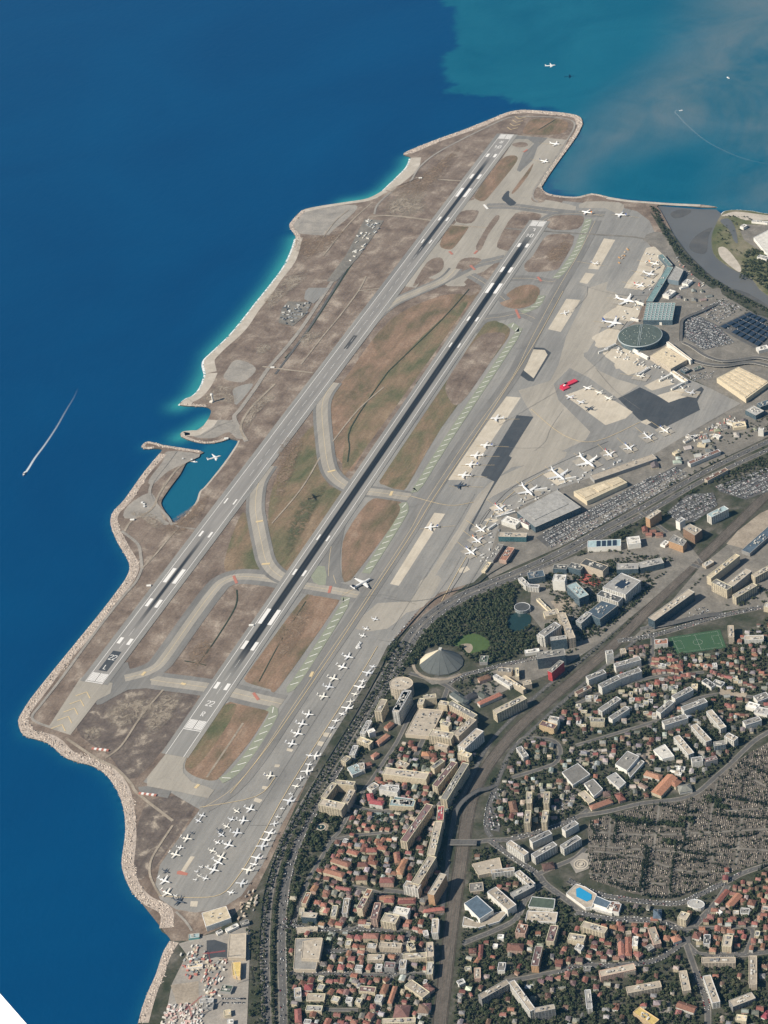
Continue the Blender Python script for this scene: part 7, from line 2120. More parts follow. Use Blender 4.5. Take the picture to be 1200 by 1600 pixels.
for px, py, ang, hh, mt, lab in ((330, 1507, .4, 32, M_CRANE, 'pinkish red tower crane on the construction site by the shore'), (372, 1537, 2.2, 28, M_CRANEY, 'pale tower crane beside the yellow roof'), (300, 1590, 1.2, 30, M_CRANE, 'red tower crane at the lower edge of the construction site')):
    x, y = U(px, py)
    root = empty('tower_crane', (x, y, ZL), ang, label=lab, cat='crane', group='tower cranes on the construction site')
    for nm, a, b, w, n in (('mast', (0, 0, 0), (0, 0, hh), 1.8, 10), ('jib', (0, 0, hh), (34, 0, hh + 1), 1.5, 12), ('counter_jib', (0, 0, hh), (-12, 0, hh), 1.5, 4), ('tower_top', (0, 0, hh), (0, 0, hh + 6), 1.0, 2)):
        m_ = MB()
        lattice(m_, a, b, w, n)
        m_.build(nm, mt, root)
    m_ = MB()
    m_.box(-11, 0, hh - 2, 3, 2, 2.4)
    m_.build('counterweight', M_DECK, root)

# ------------------------------------------------------------------ more small houses in the gaps between the surveyed ones
TOWN_L = [(455, 1400), (520, 1340), (545, 1270), (600, 1180), (660, 1150), (720, 1100), (750, 1180), (700, 1290), (690, 1400), (680, 1500), (670, 1610), (450, 1610)]
TOWN_R = [(740, 1330), (800, 1320), (850, 1390), (905, 1385), (960, 1415), (1060, 1425), (1130, 1390), (1210, 1350), (1210, 1620), (700, 1620), (715, 1480)]
TOWN_M = [(760, 1230), (800, 1180), (870, 1110), (960, 1030), (1020, 1010), (1120, 1025), (1210, 960), (1210, 1140), (1120, 1210), (1000, 1250), (920, 1262), (860, 1290), (790, 1310)]


def infill(pts, n, gap, ang, roofs, walls, size, h):
    ww = W(pts)
    xs, ys = [q[0] for q in ww], [q[1] for q in ww]
    k = tries = 0
    R_ = {'r': 'red', 'o': 'orange', 'b': 'brown', 'g': 'grey', 'p': 'pale', 'e': 'beige', 'l': 'plum'}
    W_ = {'c': 'cream', 'w': 'white', 'p': 'pink', 'b': 'beige'}
    while k < n and tries < n * 60:
        tries += 1
        x, y = rnd.uniform(min(xs), max(xs)), rnd.uniform(min(ys), max(ys))
        if not inside(ww, x, y) or not all(is_free(x + gap * math.cos(q), y + gap * math.sin(q)) for q in (0, .79, 1.57, 2.36, 3.14, 3.93, 4.71, 5.5)) or not is_free(x, y):
            continue
        k += 1
        l = rnd.uniform(*size)
        a = math.radians(ang + rnd.uniform(-8, 8)) + rnd.choice([0, math.pi / 2])
        r, hh = rnd.choice(roofs), rnd.uniform(*h)
        house(x, y, l, l * rnd.uniform(.6, .9), hh, a, W_[rnd.choice(walls)], R_[r], rnd.random() < .6)


infill(TOWN_L, 230, 5.5, 3, 'rrrpgegl', 'ccwpb', (8, 13), (5, 10))
infill([(900, 1440), (1060, 1440), (1140, 1390), (1210, 1360), (1210, 1500), (1080, 1490), (900, 1505)], 60, 6, 8, 'rrrobe', 'ccwp', (8, 12), (5, 8))
infill(TOWN_R, 90, 8, 8, 'rbpgegb', 'ccwp', (8, 13), (5, 9))
infill(TOWN_M, 220, 6, 15, 'rrgpegpb', 'cwwcb', (8, 13), (5, 9))
infill([(1050, 700), (1200, 640), (1210, 660), (1080, 720), (1000, 745)], 14, 8, 25, 'gpe', 'wwc', (10, 22), (4, 7))
infill(tl(950, 450, 4.8, 480, 60, 700, 10, 860, 40, 640, 170), 8, 8, 25, 'gpe', 'wwc', (8, 18), (4, 6))

# ------------------------------------------------------------------ labels for the many houses and blocks
LM = [(n_, U(a, b)) for n_, a, b in (('the blue swimming pool', 910, 1400), ('the football pitch', 1090, 1003), ('the white-roofed hall', 1036, 1175), ('the round office tower', 627, 1075), ('the pyramid greenhouse', 690, 1035), ('the curved ramp bridge', 735, 1247), ('the railway road bridge', 725, 1318),
     ('the solar-roofed hall', 747, 1420), ('the zigzag slab block', 828, 1560), ('the big lower road junction', 1072, 1468), ('the garden fountain', 502, 1293), ('the white hangar', 338, 1440), ('the supermarket hall', 483, 1490), ('the rooftop car park', 662, 1130), ('the green-roofed hall', 848, 1415),
     ('the red tower crane', 330, 1507), ('the teal schoolyard', 605, 1277), ('the lake museum', 816, 951), ('the disc terminal', 1000, 528), ('the striped warehouse roof', 1165, 600), ('the orange office cube', 1058, 855), ('the older terminal', 860, 795), ('the river', 1090, 415), ('the four slab towers', 865, 1270), ('the lone white tower', 952, 1030),
     ('the cemetery', 960, 1275), ('the lower right corner', 1195, 1595), ('the lower left railway end', 690, 1595), ('the crimson-roofed school', 590, 1252), ('the yellow-roofed school', 1008, 1590), ('the tall yellow-ended block', 565, 1410), ('the brown hipped roof', 628, 1577), ('the viaduct', 1060, 972), ('the red-walled wing', 868, 1045), ('the oval cemetery building', 1087, 1412), ('the lone red hipped roof', 962, 1571), ('the crimson shed', 889, 601))]
build_houses(300)
todo = {}
for root, c, look, label in BUILDINGS:
    if not label:
        todo.setdefault(look, []).append((root, c))
used = set()
for look, items in todo.items():
    if len(items) == 1:
        items[0][0]['label'] = 'the only %s' % look if False else '%s near %s' % (look, min(LM, key=lambda l: (l[1][0] - items[0][1][0]) ** 2 + (l[1][1] - items[0][1][1]) ** 2)[0])
        continue
    rank = {}
    for n_, p in LM:
        for k, (r_, c) in enumerate(sorted(items, key=lambda q: (q[1][0] - p[0]) ** 2 + (q[1][1] - p[1]) ** 2)):
            rank.setdefault(r_.name, []).append((k, math.hypot(c[0] - p[0], c[1] - p[1]), n_))
    for r_, c in items:
        k, dd, n_ = min(rank[r_.name], key=lambda q: (q[0] + q[1] / 120.0))
        r_['label'] = '%s, %s nearest to %s' % (look, ordinal(k), n_)

ZTOP = ZC[0] + 0.05

# ------------------------------------------------------------------ vegetation
def foliage_mat(name, dark, light):
    m, nt, b = node_mat(name)
    N = NT(nt)
    isl = N.n('ShaderNodeNewGeometry').outputs['Random Per Island']
    oi = N.n('ShaderNodeObjectInfo').outputs['Random']
    f = N.math('ADD', N.math('MULTIPLY', isl, .7), N.math('MULTIPLY', oi, .3))
    N.set(b.inputs['Base Color'], N.ramp(f, (0.1, dark), (0.6, [(a + c) / 2 for a, c in zip(dark, light)]), (0.95, light)))
    b.inputs['Roughness'].default_value = 0.9
    b.inputs['Specular IOR Level'].default_value = 0.1
    return m


M_LEAF = foliage_mat('foliage', (0.027, 0.038, 0.02), (0.092, 0.104, 0.055))
M_LEAFO = foliage_mat('olive_foliage', (0.048, 0.055, 0.03), (0.115, 0.115, 0.068))
M_CYP = foliage_mat('cypress_foliage', (0.014, 0.022, 0.014), (0.036, 0.046, 0.026))
M_BARK = plain('bark', (0.11, 0.08, 0.055), 0.9, 0.2, 1.0)
phi = (1 + 5 ** .5) / 2
ICO_V = [Vector(v).normalized() for v in ((-1, phi, 0), (1, phi, 0), (-1, -phi, 0), (1, -phi, 0), (0, -1, phi), (0, 1, phi), (0, -1, -phi), (0, 1, -phi), (phi, 0, -1), (phi, 0, 1), (-phi, 0, -1), (-phi, 0, 1))]
ICO_F = [(0, 11, 5), (0, 5, 1), (0, 1, 7), (0, 7, 10), (0, 10, 11), (1, 5, 9), (5, 11, 4), (11, 10, 2), (10, 7, 6), (7, 1, 8), (3, 9, 4), (3, 4, 2), (3, 2, 6), (3, 6, 8), (3, 8, 9), (4, 9, 5), (2, 4, 11), (6, 2, 10), (8, 6, 7), (9, 8, 1)]


def lump(mb, c, r, sq=0.8):
    i = len(mb.v)
    q = Euler((rnd.uniform(0, 6), rnd.uniform(0, 6), rnd.uniform(0, 6))).to_matrix()
    for v in ICO_V:
        w = (q @ v) * r * rnd.uniform(.6, 1.3)
        mb.v.append((c[0] + w.x, c[1] + w.y, c[2] + w.z * sq))
    for f in ICO_F:
        mb.f.append(tuple(i + k for k in f))
        mb.m.append(0)


def crown_shape(kind, lumps):
    """crown of unit radius on a unit-tall trunk line"""
    mb = MB()
    if kind == 'cypress':
        for k in range(lumps):
            t = k / (lumps - 1)
            lump(mb, (rnd.uniform(-.12, .12), rnd.uniform(-.12, .12), .5 + t * 3.4), .62 * (1 - t * .72), 1.3)
        return mb
    for k in range(lumps):
        a, z = rnd.uniform(0, 6.28), rnd.uniform(-.35, .75)
        r = (1 - abs(z - .1) * .8) * rnd.uniform(.25, .75)
        lump(mb, (r * math.cos(a), r * math.sin(a), 1.25 + z * .75), rnd.uniform(.32, .52))
    for k in range(lumps * 3):          # loose sprays round the outline
        a, z = rnd.uniform(0, 6.28), rnd.uniform(-.5, .8)
        r = (1.05 - abs(z) * .45) * rnd.uniform(.75, 1.05)
        p = Vector((r * math.cos(a), r * math.sin(a), 1.25 + z * .8))
        i = len(mb.v)
        for _ in range(3):
            mb.v.append(tuple(p + Vector((rnd.uniform(-.2, .2), rnd.uniform(-.2, .2), rnd.uniform(-.16, .16)))))
        mb.f.append((i, i + 1, i + 2))
        mb.m.append(0)
    return mb


CROWNS = {'round': [crown_shape('round', 12) for _ in range(6)], 'cypress': [crown_shape('cypress', 7) for _ in range(3)]}
CROWN_ME = {(k, i, mt.name): c.mesh('crown', mt) for k, v in CROWNS.items() for i, c in enumerate(v) for mt in ((M_LEAF, M_LEAFO) if k == 'round' else (M_CYP,))}
SMALL = {'round': [crown_shape('round', 5) for _ in range(8)], 'cypress': [crown_shape('cypress', 4) for _ in range(4)]}
TR = MB()
TR.tube([[(r * math.cos(k * 1.0472), r * math.sin(k * 1.0472), z) for k in range(6)] for r, z in ((.11, 0), (.075, .6), (.05, 1.3))])
for a in (0.4, 2.5, 4.6):
    TR.tube([[(.05 * math.cos(k * 2.094), .05 * math.sin(k * 2.094), .55) for k in range(3)], [(.45 * math.cos(a) + .02 * math.cos(k * 2.094), .45 * math.sin(a) + .02 * math.sin(k * 2.094), 1.2) for k in range(3)]])
TRUNK_ME = TR.mesh('trunk', M_BARK)

TREES = []          # (x, y, radius, kind, material, zone)


def in_view(x, y):
    d = (np.array([x, y, ZL]) - CV) @ RM
    px, py = 600 + FOC * d[0] / -d[2], 800 - FOC * d[1] / -d[2]
    return -10 < px < 1210 and -10 < py < 1610


def grove(pts, per_m2, zone, r=(2.6, 5.0), kind='round', mat=None, world=False, force=False, gap=0.0):
    w = pts if world else W(pts)
    xs, ys = [p[0] for p in w], [p[1] for p in w]
    n = int((max(xs) - min(xs)) * (max(ys) - min(ys)) * per_m2)
    for _ in range(n):
        x, y = rnd.uniform(min(xs), max(xs)), rnd.uniform(min(ys), max(ys))
        if inside(w, x, y) and (force or is_free(x, y)):
            TREES.append((x, y, rnd.uniform(*r), kind, mat or (M_LEAFO if rnd.random() < .32 else M_LEAF), zone))


def tree_row(pts, step, zone, r=(3.0, 5.2), kind='round', mat=None, off=0.0, jit=2.6, world=False):
    w = pts if world else smooth(W(pts), 4)
    if off:
        w = offset(w, off)
    L = arclen(w)
    t = 0.0
    while t < L[-1]:
        (x, y), _ = along(w, t, L)
        TREES.append((x + rnd.uniform(-jit, jit), y + rnd.uniform(-jit, jit), rnd.uniform(*r), kind, mat or (M_LEAFO if rnd.random() < .3 else M_LEAF), zone))
        t += step * rnd.uniform(.8, 1.25)


Z_PARK = 'dark green tree in the dense park beside the pyramid greenhouse'
Z_GARD = 'dark green tree in the garden around the round fountain'
Z_PROM = 'roadside tree along the promenade beside the airport fence'
Z_LOWR = 'garden tree among the lower right apartment blocks and houses'
Z_MID = 'garden tree among the pale blocks north of the railway'
Z_STR = 'garden tree among the red-roofed streets left of the railway'
Z_RIV = 'bushy tree on the near river bank'
Z_FAR = 'bushy tree on the far river bank'
Z_CEM = 'dark cypress standing among the cemetery graves'
Z_OFF = 'tree between the office blocks and the expressway'
PARK = [(606, 1020), (640, 985), (668, 960), (705, 937), (760, 914), (812, 890), (828, 893), (822, 915), (806, 930), (800, 955), (822, 975), (840, 985), (842, 1010), (800, 1030), (745, 1040), (722, 1020), (700, 1008), (668, 1012), (650, 1035), (625, 1050), (600, 1075), (590, 1060)]
grove(PARK, 0.034, Z_PARK, (3.2, 6.0))
grove([(445, 1330), (470, 1262), (492, 1235), (512, 1262), (545, 1270), (528, 1300), (518, 1345), (500, 1372), (478, 1385), (460, 1440), (446, 1440)], 0.03, Z_GARD, (3.0, 5.8))
for off in (-13, 4, 13):
    tree_row([(400 + 17, 1600), (415, 1500), (419, 1430), (428, 1375), (445, 1325), (470, 1280), (500, 1228), (530, 1182), (560, 1135), (585, 1095), (612, 1050), (640, 1005)], 9, Z_PROM, off=off)
tree_row([(428, 1600), (427, 1500), (430, 1430), (438, 1375), (455, 1325)], 7, Z_PROM)
tree_row([(452, 1600), (451, 1520), (450, 1450), (455, 1400)], 7, Z_PROM)
grove([(386, 1455), (408, 1455), (412, 1560), (412, 1600), (388, 1600), (395, 1520)], 0.012, Z_PROM, (3, 5))
grove([(560, 1140), (600, 1075), (612, 1050), (640, 1055), (600, 1110), (585, 1160), (545, 1215), (520, 1230)], 0.02, Z_PROM, (2.5, 4.5))
grove(TOWN_L, 0.034, Z_STR, (2.4, 5.0))
grove([(690, 1080), (720, 1062), (760, 1050), (790, 1062), (760, 1100), (720, 1095)], 0.010, Z_STR, (2.5, 4.5))
grove([(625, 1330), (680, 1290), (690, 1310), (650, 1370), (640, 1390), (610, 1380)], 0.010, Z_STR, (2.5, 4.5))
grove(TOWN_R, 0.022, Z_LOWR, (2.6, 5.4))
grove([(730, 1480), (780, 1462), (830, 1440), (850, 1480), (900, 1470), (890, 1510), (850, 1520), (800, 1532), (740, 1530)], 0.010, Z_LOWR, (2.8, 5.2))
grove([(740, 1560), (790, 1540), (850, 1535), (850, 1545), (900, 1540), (915, 1620), (720, 1620)], 0.012, Z_LOWR, (2.8, 5.4))
grove([(860, 1410), (900, 1420), (930, 1440), (900, 1470), (870, 1450), (850, 1460)], 0.012, Z_LOWR, (2.8, 5.0))
grove([(990, 1530), (1060, 1500), (1110, 1500), (1200, 1500), (1210, 1620), (960, 1620)], 0.006, Z_LOWR, (2.6, 4.8))
grove(TOWN_M, 0.020, Z_MID, (2.6, 5.2))
grove([(1115, 1015), (1210, 985), (1210, 1060), (1150, 1050), (1115, 1040)], 0.012, Z_MID, (2.8, 5.2))
grove([(1000, 1170), (1040, 1100), (1120, 1090), (1170, 1150), (1110, 1215), (1060, 1200)], 0.006, Z_MID, (2.6, 4.6))
grove([(770, 1250), (790, 1240), (830, 1260), (815, 1300), (770, 1300)], 0.010, Z_MID, (2.4, 4.2))
grove([(800, 1190), (860, 1170), (868, 1185), (810, 1215), (790, 1210)], 0.014, Z_MID, (2.4, 4.0))
grove([(760, 915), (850, 872), (960, 825), (1020, 790), (1050, 805), (960, 850), (1000, 870), (940, 862), (840, 882)], 0.02, Z_OFF, (2.4, 4.4))
grove([(930, 880), (1010, 868), (1060, 870), (1000, 945), (940, 990), (905, 1020), (900, 960), (920, 930)], 0.012, Z_OFF, (2.0, 3.8))
grove([(1100, 740), (1210, 690), (1210, 735), (1130, 765)], 0.016, Z_OFF, (2.2, 4.2))
grove([(1040, 760), (1130, 715), (1210, 680), (1210, 720), (1110, 755), (1060, 785)], 0.02, Z_OFF, (2.4, 4.6))
grove([(1050, 715), (1130, 680), (1210, 645), (1210, 670), (1120, 705)], 0.006, Z_OFF, (2.2, 4.0))
grove([(1060, 785), (1110, 770), (1120, 785), (1070, 812)], 0.005, Z_OFF, (1.8, 3.0), force=True)
grove([(840, 900), (980, 870), (1050, 870), (1010, 930), (930, 1000), (860, 1040), (850, 980), (880, 960)], 0.022, Z_OFF, (2.2, 4.4))
grove([(1130, 945), (1210, 900), (1210, 940), (1150, 960)], 0.010, Z_OFF, (2.6, 4.6))
tree_row([(1026, 324), (1036, 345), (1046, 365), (1056, 380), (1068, 395), (1084, 410), (1105, 430), (1140, 452), (1180, 473), (1220, 492)], 4.5, Z_RIV, (2.8, 5.2), off=-7, jit=5)
tree_row([(1026, 324), (1036, 345), (1046, 365), (1056, 380), (1068, 395), (1084, 410), (1105, 430), (1140, 452), (1180, 473), (1220, 492)], 5.5, Z_RIV, (2.8, 5.0), off=-15, jit=5)
grove([(1155, 436), (1165, 395), (1180, 388), (1210, 402), (1300, 420), (1300, 500), (1210, 462), (1180, 440)], 0.012, Z_FAR, (3, 5.5), force=True)
grove([(1120, 352), (1150, 343), (1165, 360), (1150, 385), (1160, 400), (1152, 410), (1130, 385), (1117, 378)], 0.004, Z_FAR, (2, 4), force=True)
tree_row([(1135, 338), (1165, 340), (1180, 347)], 6, Z_FAR, (2, 3.4), jit=4)
grove([(1110, 470), (1140, 460), (1200, 500), (1210, 520), (1160, 500)], 0.004, Z_RIV, (2, 3.4))
tree_row([(1100, 900), (1030, 968), (975, 1022), (925, 1062), (875, 1104), (828, 1150), (790, 1190), (770, 1228)], 8, Z_MID, (1.8, 3.4), jit=3)
tree_row([(995, 962), (945, 1002), (895, 1045), (845, 1085)], 9, Z_OFF, (1.8, 3.2), jit=3)
tree_row([(745, 1345), (735, 1400), (726, 1460), (718, 1520), (712, 1600)], 7, Z_LOWR, (2.0, 3.8), jit=3)
# cypress rows in the cemetery
for a in ([(960, 1275), (962, 1300), (958, 1320)], [(922, 1285), (935, 1318)], [(975, 1285), (1020, 1290), (1060, 1286)], [(1010, 1322), (1006, 1350), (1000, 1390)], [(1057, 1330), (1050, 1360), (1047, 1395)], [(1014, 1330), (1010, 1360), (1006, 1392)], [(1060, 1330), (1090, 1335), (1118, 1338)], [(1065, 1370), (1090, 1372), (1110, 1368)],
          [(1030, 1258), (1080, 1270), (1090, 1265)], [(1125, 1270), (1118, 1240)], [(1128, 1245), (1200, 1258)], [(1125, 1275), (1200, 1280)], [(1125, 1322), (1150, 1325)], [(1140, 1310), (1180, 1305)], [(930, 1345), (965, 1342)], [(1005, 1400), (1050, 1402), (1090, 1390)], [(1160, 1195), (1200, 1210)], [(1150, 1220), (1170, 1210)], [(1065, 1300), (1075, 1318), (1065, 1322)], [(1185, 1360), (1200, 1350)], [(950, 1380), (1000, 1395)], [(1080, 1345), (1100, 1347)], [(1040, 1318), (1070, 1318)]):
    tree_row(a, 3.6, Z_CEM, (2.6, 4.4), 'cypress', M_CYP, jit=2.5)
grove(CEM, 0.003, Z_CEM, (1.8, 3.4), 'cypress', M_CYP)
grove(CEM, 0.005, 'round shrub tree among the cemetery graves', (1.8, 3.4))
for p in ((1045, 1317, 9, 4.5), (1072, 1282, 8, 6), (985, 1282, 8, 4), (1010, 1285, 7, 4), (1040, 1288, 7, 4), (1058, 1290, 7, 4), (965, 1280, 7, 4), (1115, 1252, 7, 4), (1128, 1262, 7, 4)):
    x, y = U(p[0], p[1])
    for _ in range(22):
        TREES.append((x + rnd.uniform(-16, 16), y + rnd.uniform(-6, 6), rnd.uniform(3.4, 5.6), 'round', M_LEAF, 'round shrub tree among the cemetery graves'))

# cypress avenues on the grid of the cemetery
c8, s8 = math.cos(math.radians(8)), math.sin(math.radians(8))
for i in range(-40, 220, 13):
    for j in range(-100, 80, 10):
        for du, dv in ((0, 1), (1, 0)):
            if rnd.random() < .5:
                continue
            for q in range(7):
                u = (i + du * q * 1.86) * 3.9
                v = (j + dv * q * 1.43) * 4.8
                x, y = cem_w[0][0] + u * c8 - v * s8, cem_w[0][1] + u * s8 + v * c8
                if inside(cem_w, x, y) and rnd.random() < .8:
                    TREES.append((x + rnd.uniform(-.8, .8), y + rnd.uniform(-.8, .8), rnd.uniform(1.5, 2.9), 'cypress', M_CYP, Z_CEM))
seen = [t for t in TREES if in_view(t[0], t[1])]
key = lambda t: -t[2] / math.dist((t[0], t[1], 0), CAM)
near = set(id(t) for t in sorted(seen, key=key)[:300])
st_v, st_f, st_m = {}, {}, {}
for t in TREES:
    x, y, r, kind, mt, zone = t
    if id(t) in near:
        root = empty('tree', (x, y, ZL), rnd.uniform(0, 6.28), label=zone, cat='tree', group=zone.replace('tree', 'trees', 1).replace('cypress', 'cypresses', 1))
        root.scale = (r, r, r * rnd.uniform(.9, 1.15))
        put(TRUNK_ME, 'trunk', root)
        i = rnd.randrange(len(CROWNS[kind]))
        put(CROWN_ME[(kind, i, mt.name)], 'crown', root)
    else:
        c = rnd.choice(SMALL[kind])
        V = st_v.setdefault(mt.name, [])
        Fc = st_f.setdefault(mt.name, [])
        a = rnd.uniform(0, 6.28)
        ca, sa = math.cos(a) * r, math.sin(a) * r
        n0 = sum(len(q) for q in V)
        arr = np.array(c.v)
        V.append(np.stack([x + arr[:, 0] * ca - arr[:, 1] * sa, y + arr[:, 0] * sa + arr[:, 1] * ca, ZL - .4 * r + arr[:, 2] * r], 1))
        Fc.append(np.array(c.f) + n0)


def tri_object(name, verts, faces, mat, **kw):
    V, Fq = np.concatenate(verts).astype(np.float32), np.concatenate(faces).astype(np.int32)
    k = Fq.shape[1]
    me = bpy.data.meshes.new(name)
    me.vertices.add(len(V))
    me.vertices.foreach_set('co', V.ravel())
    me.loops.add(Fq.size)
    me.loops.foreach_set('vertex_index', Fq.ravel())
    me.polygons.add(len(Fq))
    me.polygons.foreach_set('loop_start', np.arange(0, Fq.size, k, dtype=np.int32))
    me.update(calc_edges=True)
    me.materials.append(mat)
    return put(me, name, **kw)


for mt in (M_LEAF, M_LEAFO, M_CYP):
    if mt.name in st_v:
        tri_object('tree_canopy', st_v[mt.name], st_f[mt.name], mt, kind='stuff', label={'foliage': 'mass of smaller dark green trees across town and park', 'olive_foliage': 'mass of smaller olive green trees across town and park', 'cypress_foliage': 'mass of smaller dark cypresses in the cemetery'}[mt.name], cat='trees')
print('trees', len(TREES))

# ------------------------------------------------------------------ graves
m_tomb, nt_, b_ = node_mat('grave_stone')
N_ = NT(nt_)
isl = N_.n('ShaderNodeNewGeometry').outputs['Random Per Island']
N_.set(b_.inputs['Base Color'], N_.ramp(isl, (0.0, (0.07, 0.062, 0.053)), (0.4, (0.19, 0.165, 0.135)), (0.8, (0.33, 0.285, 0.235)), (1.0, (0.55, 0.49, 0.41))))
b_.inputs['Roughness'].default_value = 0.8
for a in ([(925, 1330), (1000, 1340), (1060, 1360), (1110, 1362)], [(920, 1365), (985, 1378), (1040, 1382)], [(1014, 1322), (1003, 1400)], [(1056, 1328), (1045, 1402)], [(1120, 1225), (1108, 1300), (1115, 1350)], [(920, 1322), (1010, 1328), (1080, 1332), (1130, 1335)], [(1130, 1268), (1210, 1262)], [(955, 1275), (950, 1325)], [(1030, 1258), (1022, 1325)], [(1080, 1250), (1072, 1330)], [(925, 1300), (1010, 1305), (1120, 1300), (1210, 1295)], [(1140, 1200), (1210, 1235)], [(1160, 1275), (1150, 1350)], [(1140, 1325), (1210, 1330)]):
    strip('cemetery_path', a, 4.5, M_PAVE, 3)
    occupy_line(smooth(W(a), 3) if len(a) > 2 else W(a), 4)
gv, gf = [], []
BOX_F = np.array([(4, 5, 6, 7), (0, 1, 5, 4), (1, 2, 6, 5), (2, 3, 7, 6), (3, 0, 4, 7)])
ga = math.radians(8)
GU, GV = 3.9, 4.8
gc, gs = math.cos(ga), math.sin(ga)
ox_, oy_ = cem_w[0]
nb = 0
for i in range(-40, 220):
    for j in range(-100, 80):
        bi, bj = i % 13, j % 10
        if bi == 0 or bj == 0:
            continue
        u, v = i * 3.9 + rnd.uniform(-.3, .3), j * 3.6 + (j // 2) * 2.4 + rnd.uniform(-.3, .3)
        x, y = ox_ + u * gc - v * gs, oy_ + u * gs + v * gc
        if rnd.random() < .22 or not inside(cem_w, x, y) or not is_free(x, y):
            continue
        l, w_, h = rnd.uniform(2.2, 3.6), rnd.uniform(1.3, 2.6), rnd.uniform(.5, 1.5) if rnd.random() < .9 else rnd.uniform(2, 3.2)
        b = np.array([(-w_ / 2, -l / 2, 0), (w_ / 2, -l / 2, 0), (w_ / 2, l / 2, 0), (-w_ / 2, l / 2, 0), (-w_ / 2, -l / 2, h), (w_ / 2, -l / 2, h), (w_ / 2, l / 2, h), (-w_ / 2, l / 2, h)])
        gv.append(np.stack([x + b[:, 0] * gc - b[:, 1] * gs, y + b[:, 0] * gs + b[:, 1] * gc, ZTOP + b[:, 2]], 1))
        gf.append(BOX_F + nb)
        nb += 8
tri_object('graves', gv, gf, m_tomb, kind='stuff', label='rows of pale stone graves filling the cemetery', cat='graves')

mx_, my_ = U(908, 1351)
root = empty('memorial_terrace', (mx_, my_, ZTOP), label='pale concentric stone memorial in a triangular court by the cemetery', cat='memorial')
for r0, r1, h in ((15, 12.5, .8), (9, 7, 1.0), (4, 0.1, 1.6)):
    m_ = MB()
    n_ = 28
    for k in range(n_):
        a, b = k * 6.28319 / n_, (k + 1) * 6.28319 / n_
        P4 = [(r * math.cos(t), r * math.sin(t)) for r, t in ((r0, a), (r0, b), (r1, b), (r1, a))]
        m_.quad(*[(q[0], q[1], h) for q in P4])
        m_.quad((*P4[0], 0), (*P4[1], 0), (*P4[1], h), (*P4[0], h))
        m_.quad((*P4[2], 0), (*P4[3], 0), (*P4[3], h), (*P4[2], h))
    m_.build('stone_ring', M_CONC, root)

# ------------------------------------------------------------------ cars
m_car, nt_, b_ = node_mat('car_paint')
N_ = NT(nt_)
N_.set(b_.inputs['Base Color'], N_.n('ShaderNodeObjectInfo').outputs['Color'])
b_.inputs['Roughness'].default_value = 0.3
m_carx, nt_, b_ = node_mat('car_paint_mixed')
N_ = NT(nt_)
isl = N_.n('ShaderNodeNewGeometry').outputs['Random Per Island']
N_.set(b_.inputs['Base Color'], N_.ramp(isl, (0.0, (0.02, 0.02, 0.025)), (0.35, (0.07, 0.075, 0.085)), (0.58, (0.26, 0.27, 0.28)), (0.74, (0.66, 0.66, 0.64)), (0.95, (0.72, 0.72, 0.7)), (1.0, (0.3, 0.04, 0.03))))
b_.inputs['Roughness'].default_value = 0.35
CB = MB()
CB.tube([[(x, -y_, .35), (x, y_, .35), (x, y_, h), (x, -y_, h)] for x, y_, h in ((-2.1, .8, .85), (-1.9, .88, .95), (.9, .88, .95), (1.9, .84, .8), (2.1, .74, .62))])
CB.tube([[(x, -y_, .93), (x, y_, .93), (x, y_ * .82, h), (x, -y_ * .82, h)] for x, y_, h in ((-1.75, .8, .98), (-1.2, .82, 1.45), (.2, .82, 1.45), (.95, .8, .98))], 1)
for x in (-1.3, 1.3):
    for s in (-1, 1):
        CB.box(x, s * .82, 0.02, .62, .2, .62, 0, 2)
CAR_ME = CB.mesh('car', [m_car, M_GLASSD, M_TYRE])
SB = MB()
SB.box(0, 0, .2, 4.2, 1.75, .8)
SB.box(-.2, 0, .95, 2.2, 1.55, .55, 0, 0, .85)
CARS = []           # x, y, z, ang, zone
PAL = [('white', (.74, .74, .72)), ('silver', (.42, .43, .44)), ('silver', (.42, .43, .44)), ('grey', (.16, .165, .17)), ('black', (.025, .025, .03)), ('white', (.74, .74, .72)), ('white', (.74, .74, .72)), ('silver', (.42, .43, .44)), ('grey', (.16, .165, .17)), ('black', (.025, .025, .03)), ('dark blue', (.03, .05, .13)), ('red', (.32, .03, .03))]


def lot(pts, dirpx, zone, fill=.78, z=0.25, rowgap=16.0, world=False):
    w = pts if world else W(pts)
    cx_, cy_ = sum(p[0] for p in w) / len(w), sum(p[1] for p in w) / len(w)
    a = dirpx if world else heading(sum(p[0] for p in pts) / len(pts), sum(p[1] for p in pts) / len(pts), *dirpx)
    c, s = math.cos(a), math.sin(a)
    R_ = max(math.hypot(p[0] - cx_, p[1] - cy_) for p in w)
    v = -R_
    while v < R_:
        for dv in (0.0, 5.2):
            u = -R_
            while u < R_:
                x, y = cx_ + u * c - (v + dv) * s, cy_ + u * s + (v + dv) * c
                if rnd.random() < fill and inside(w, x, y):
                    CARS.append((x, y, (ZTOP if z < 1 else ZL + z), a + math.pi / 2 + (math.pi if rnd.random() < .5 else 0) + rnd.uniform(-.04, .04), zone))
                u += 2.7
        v += rowgap


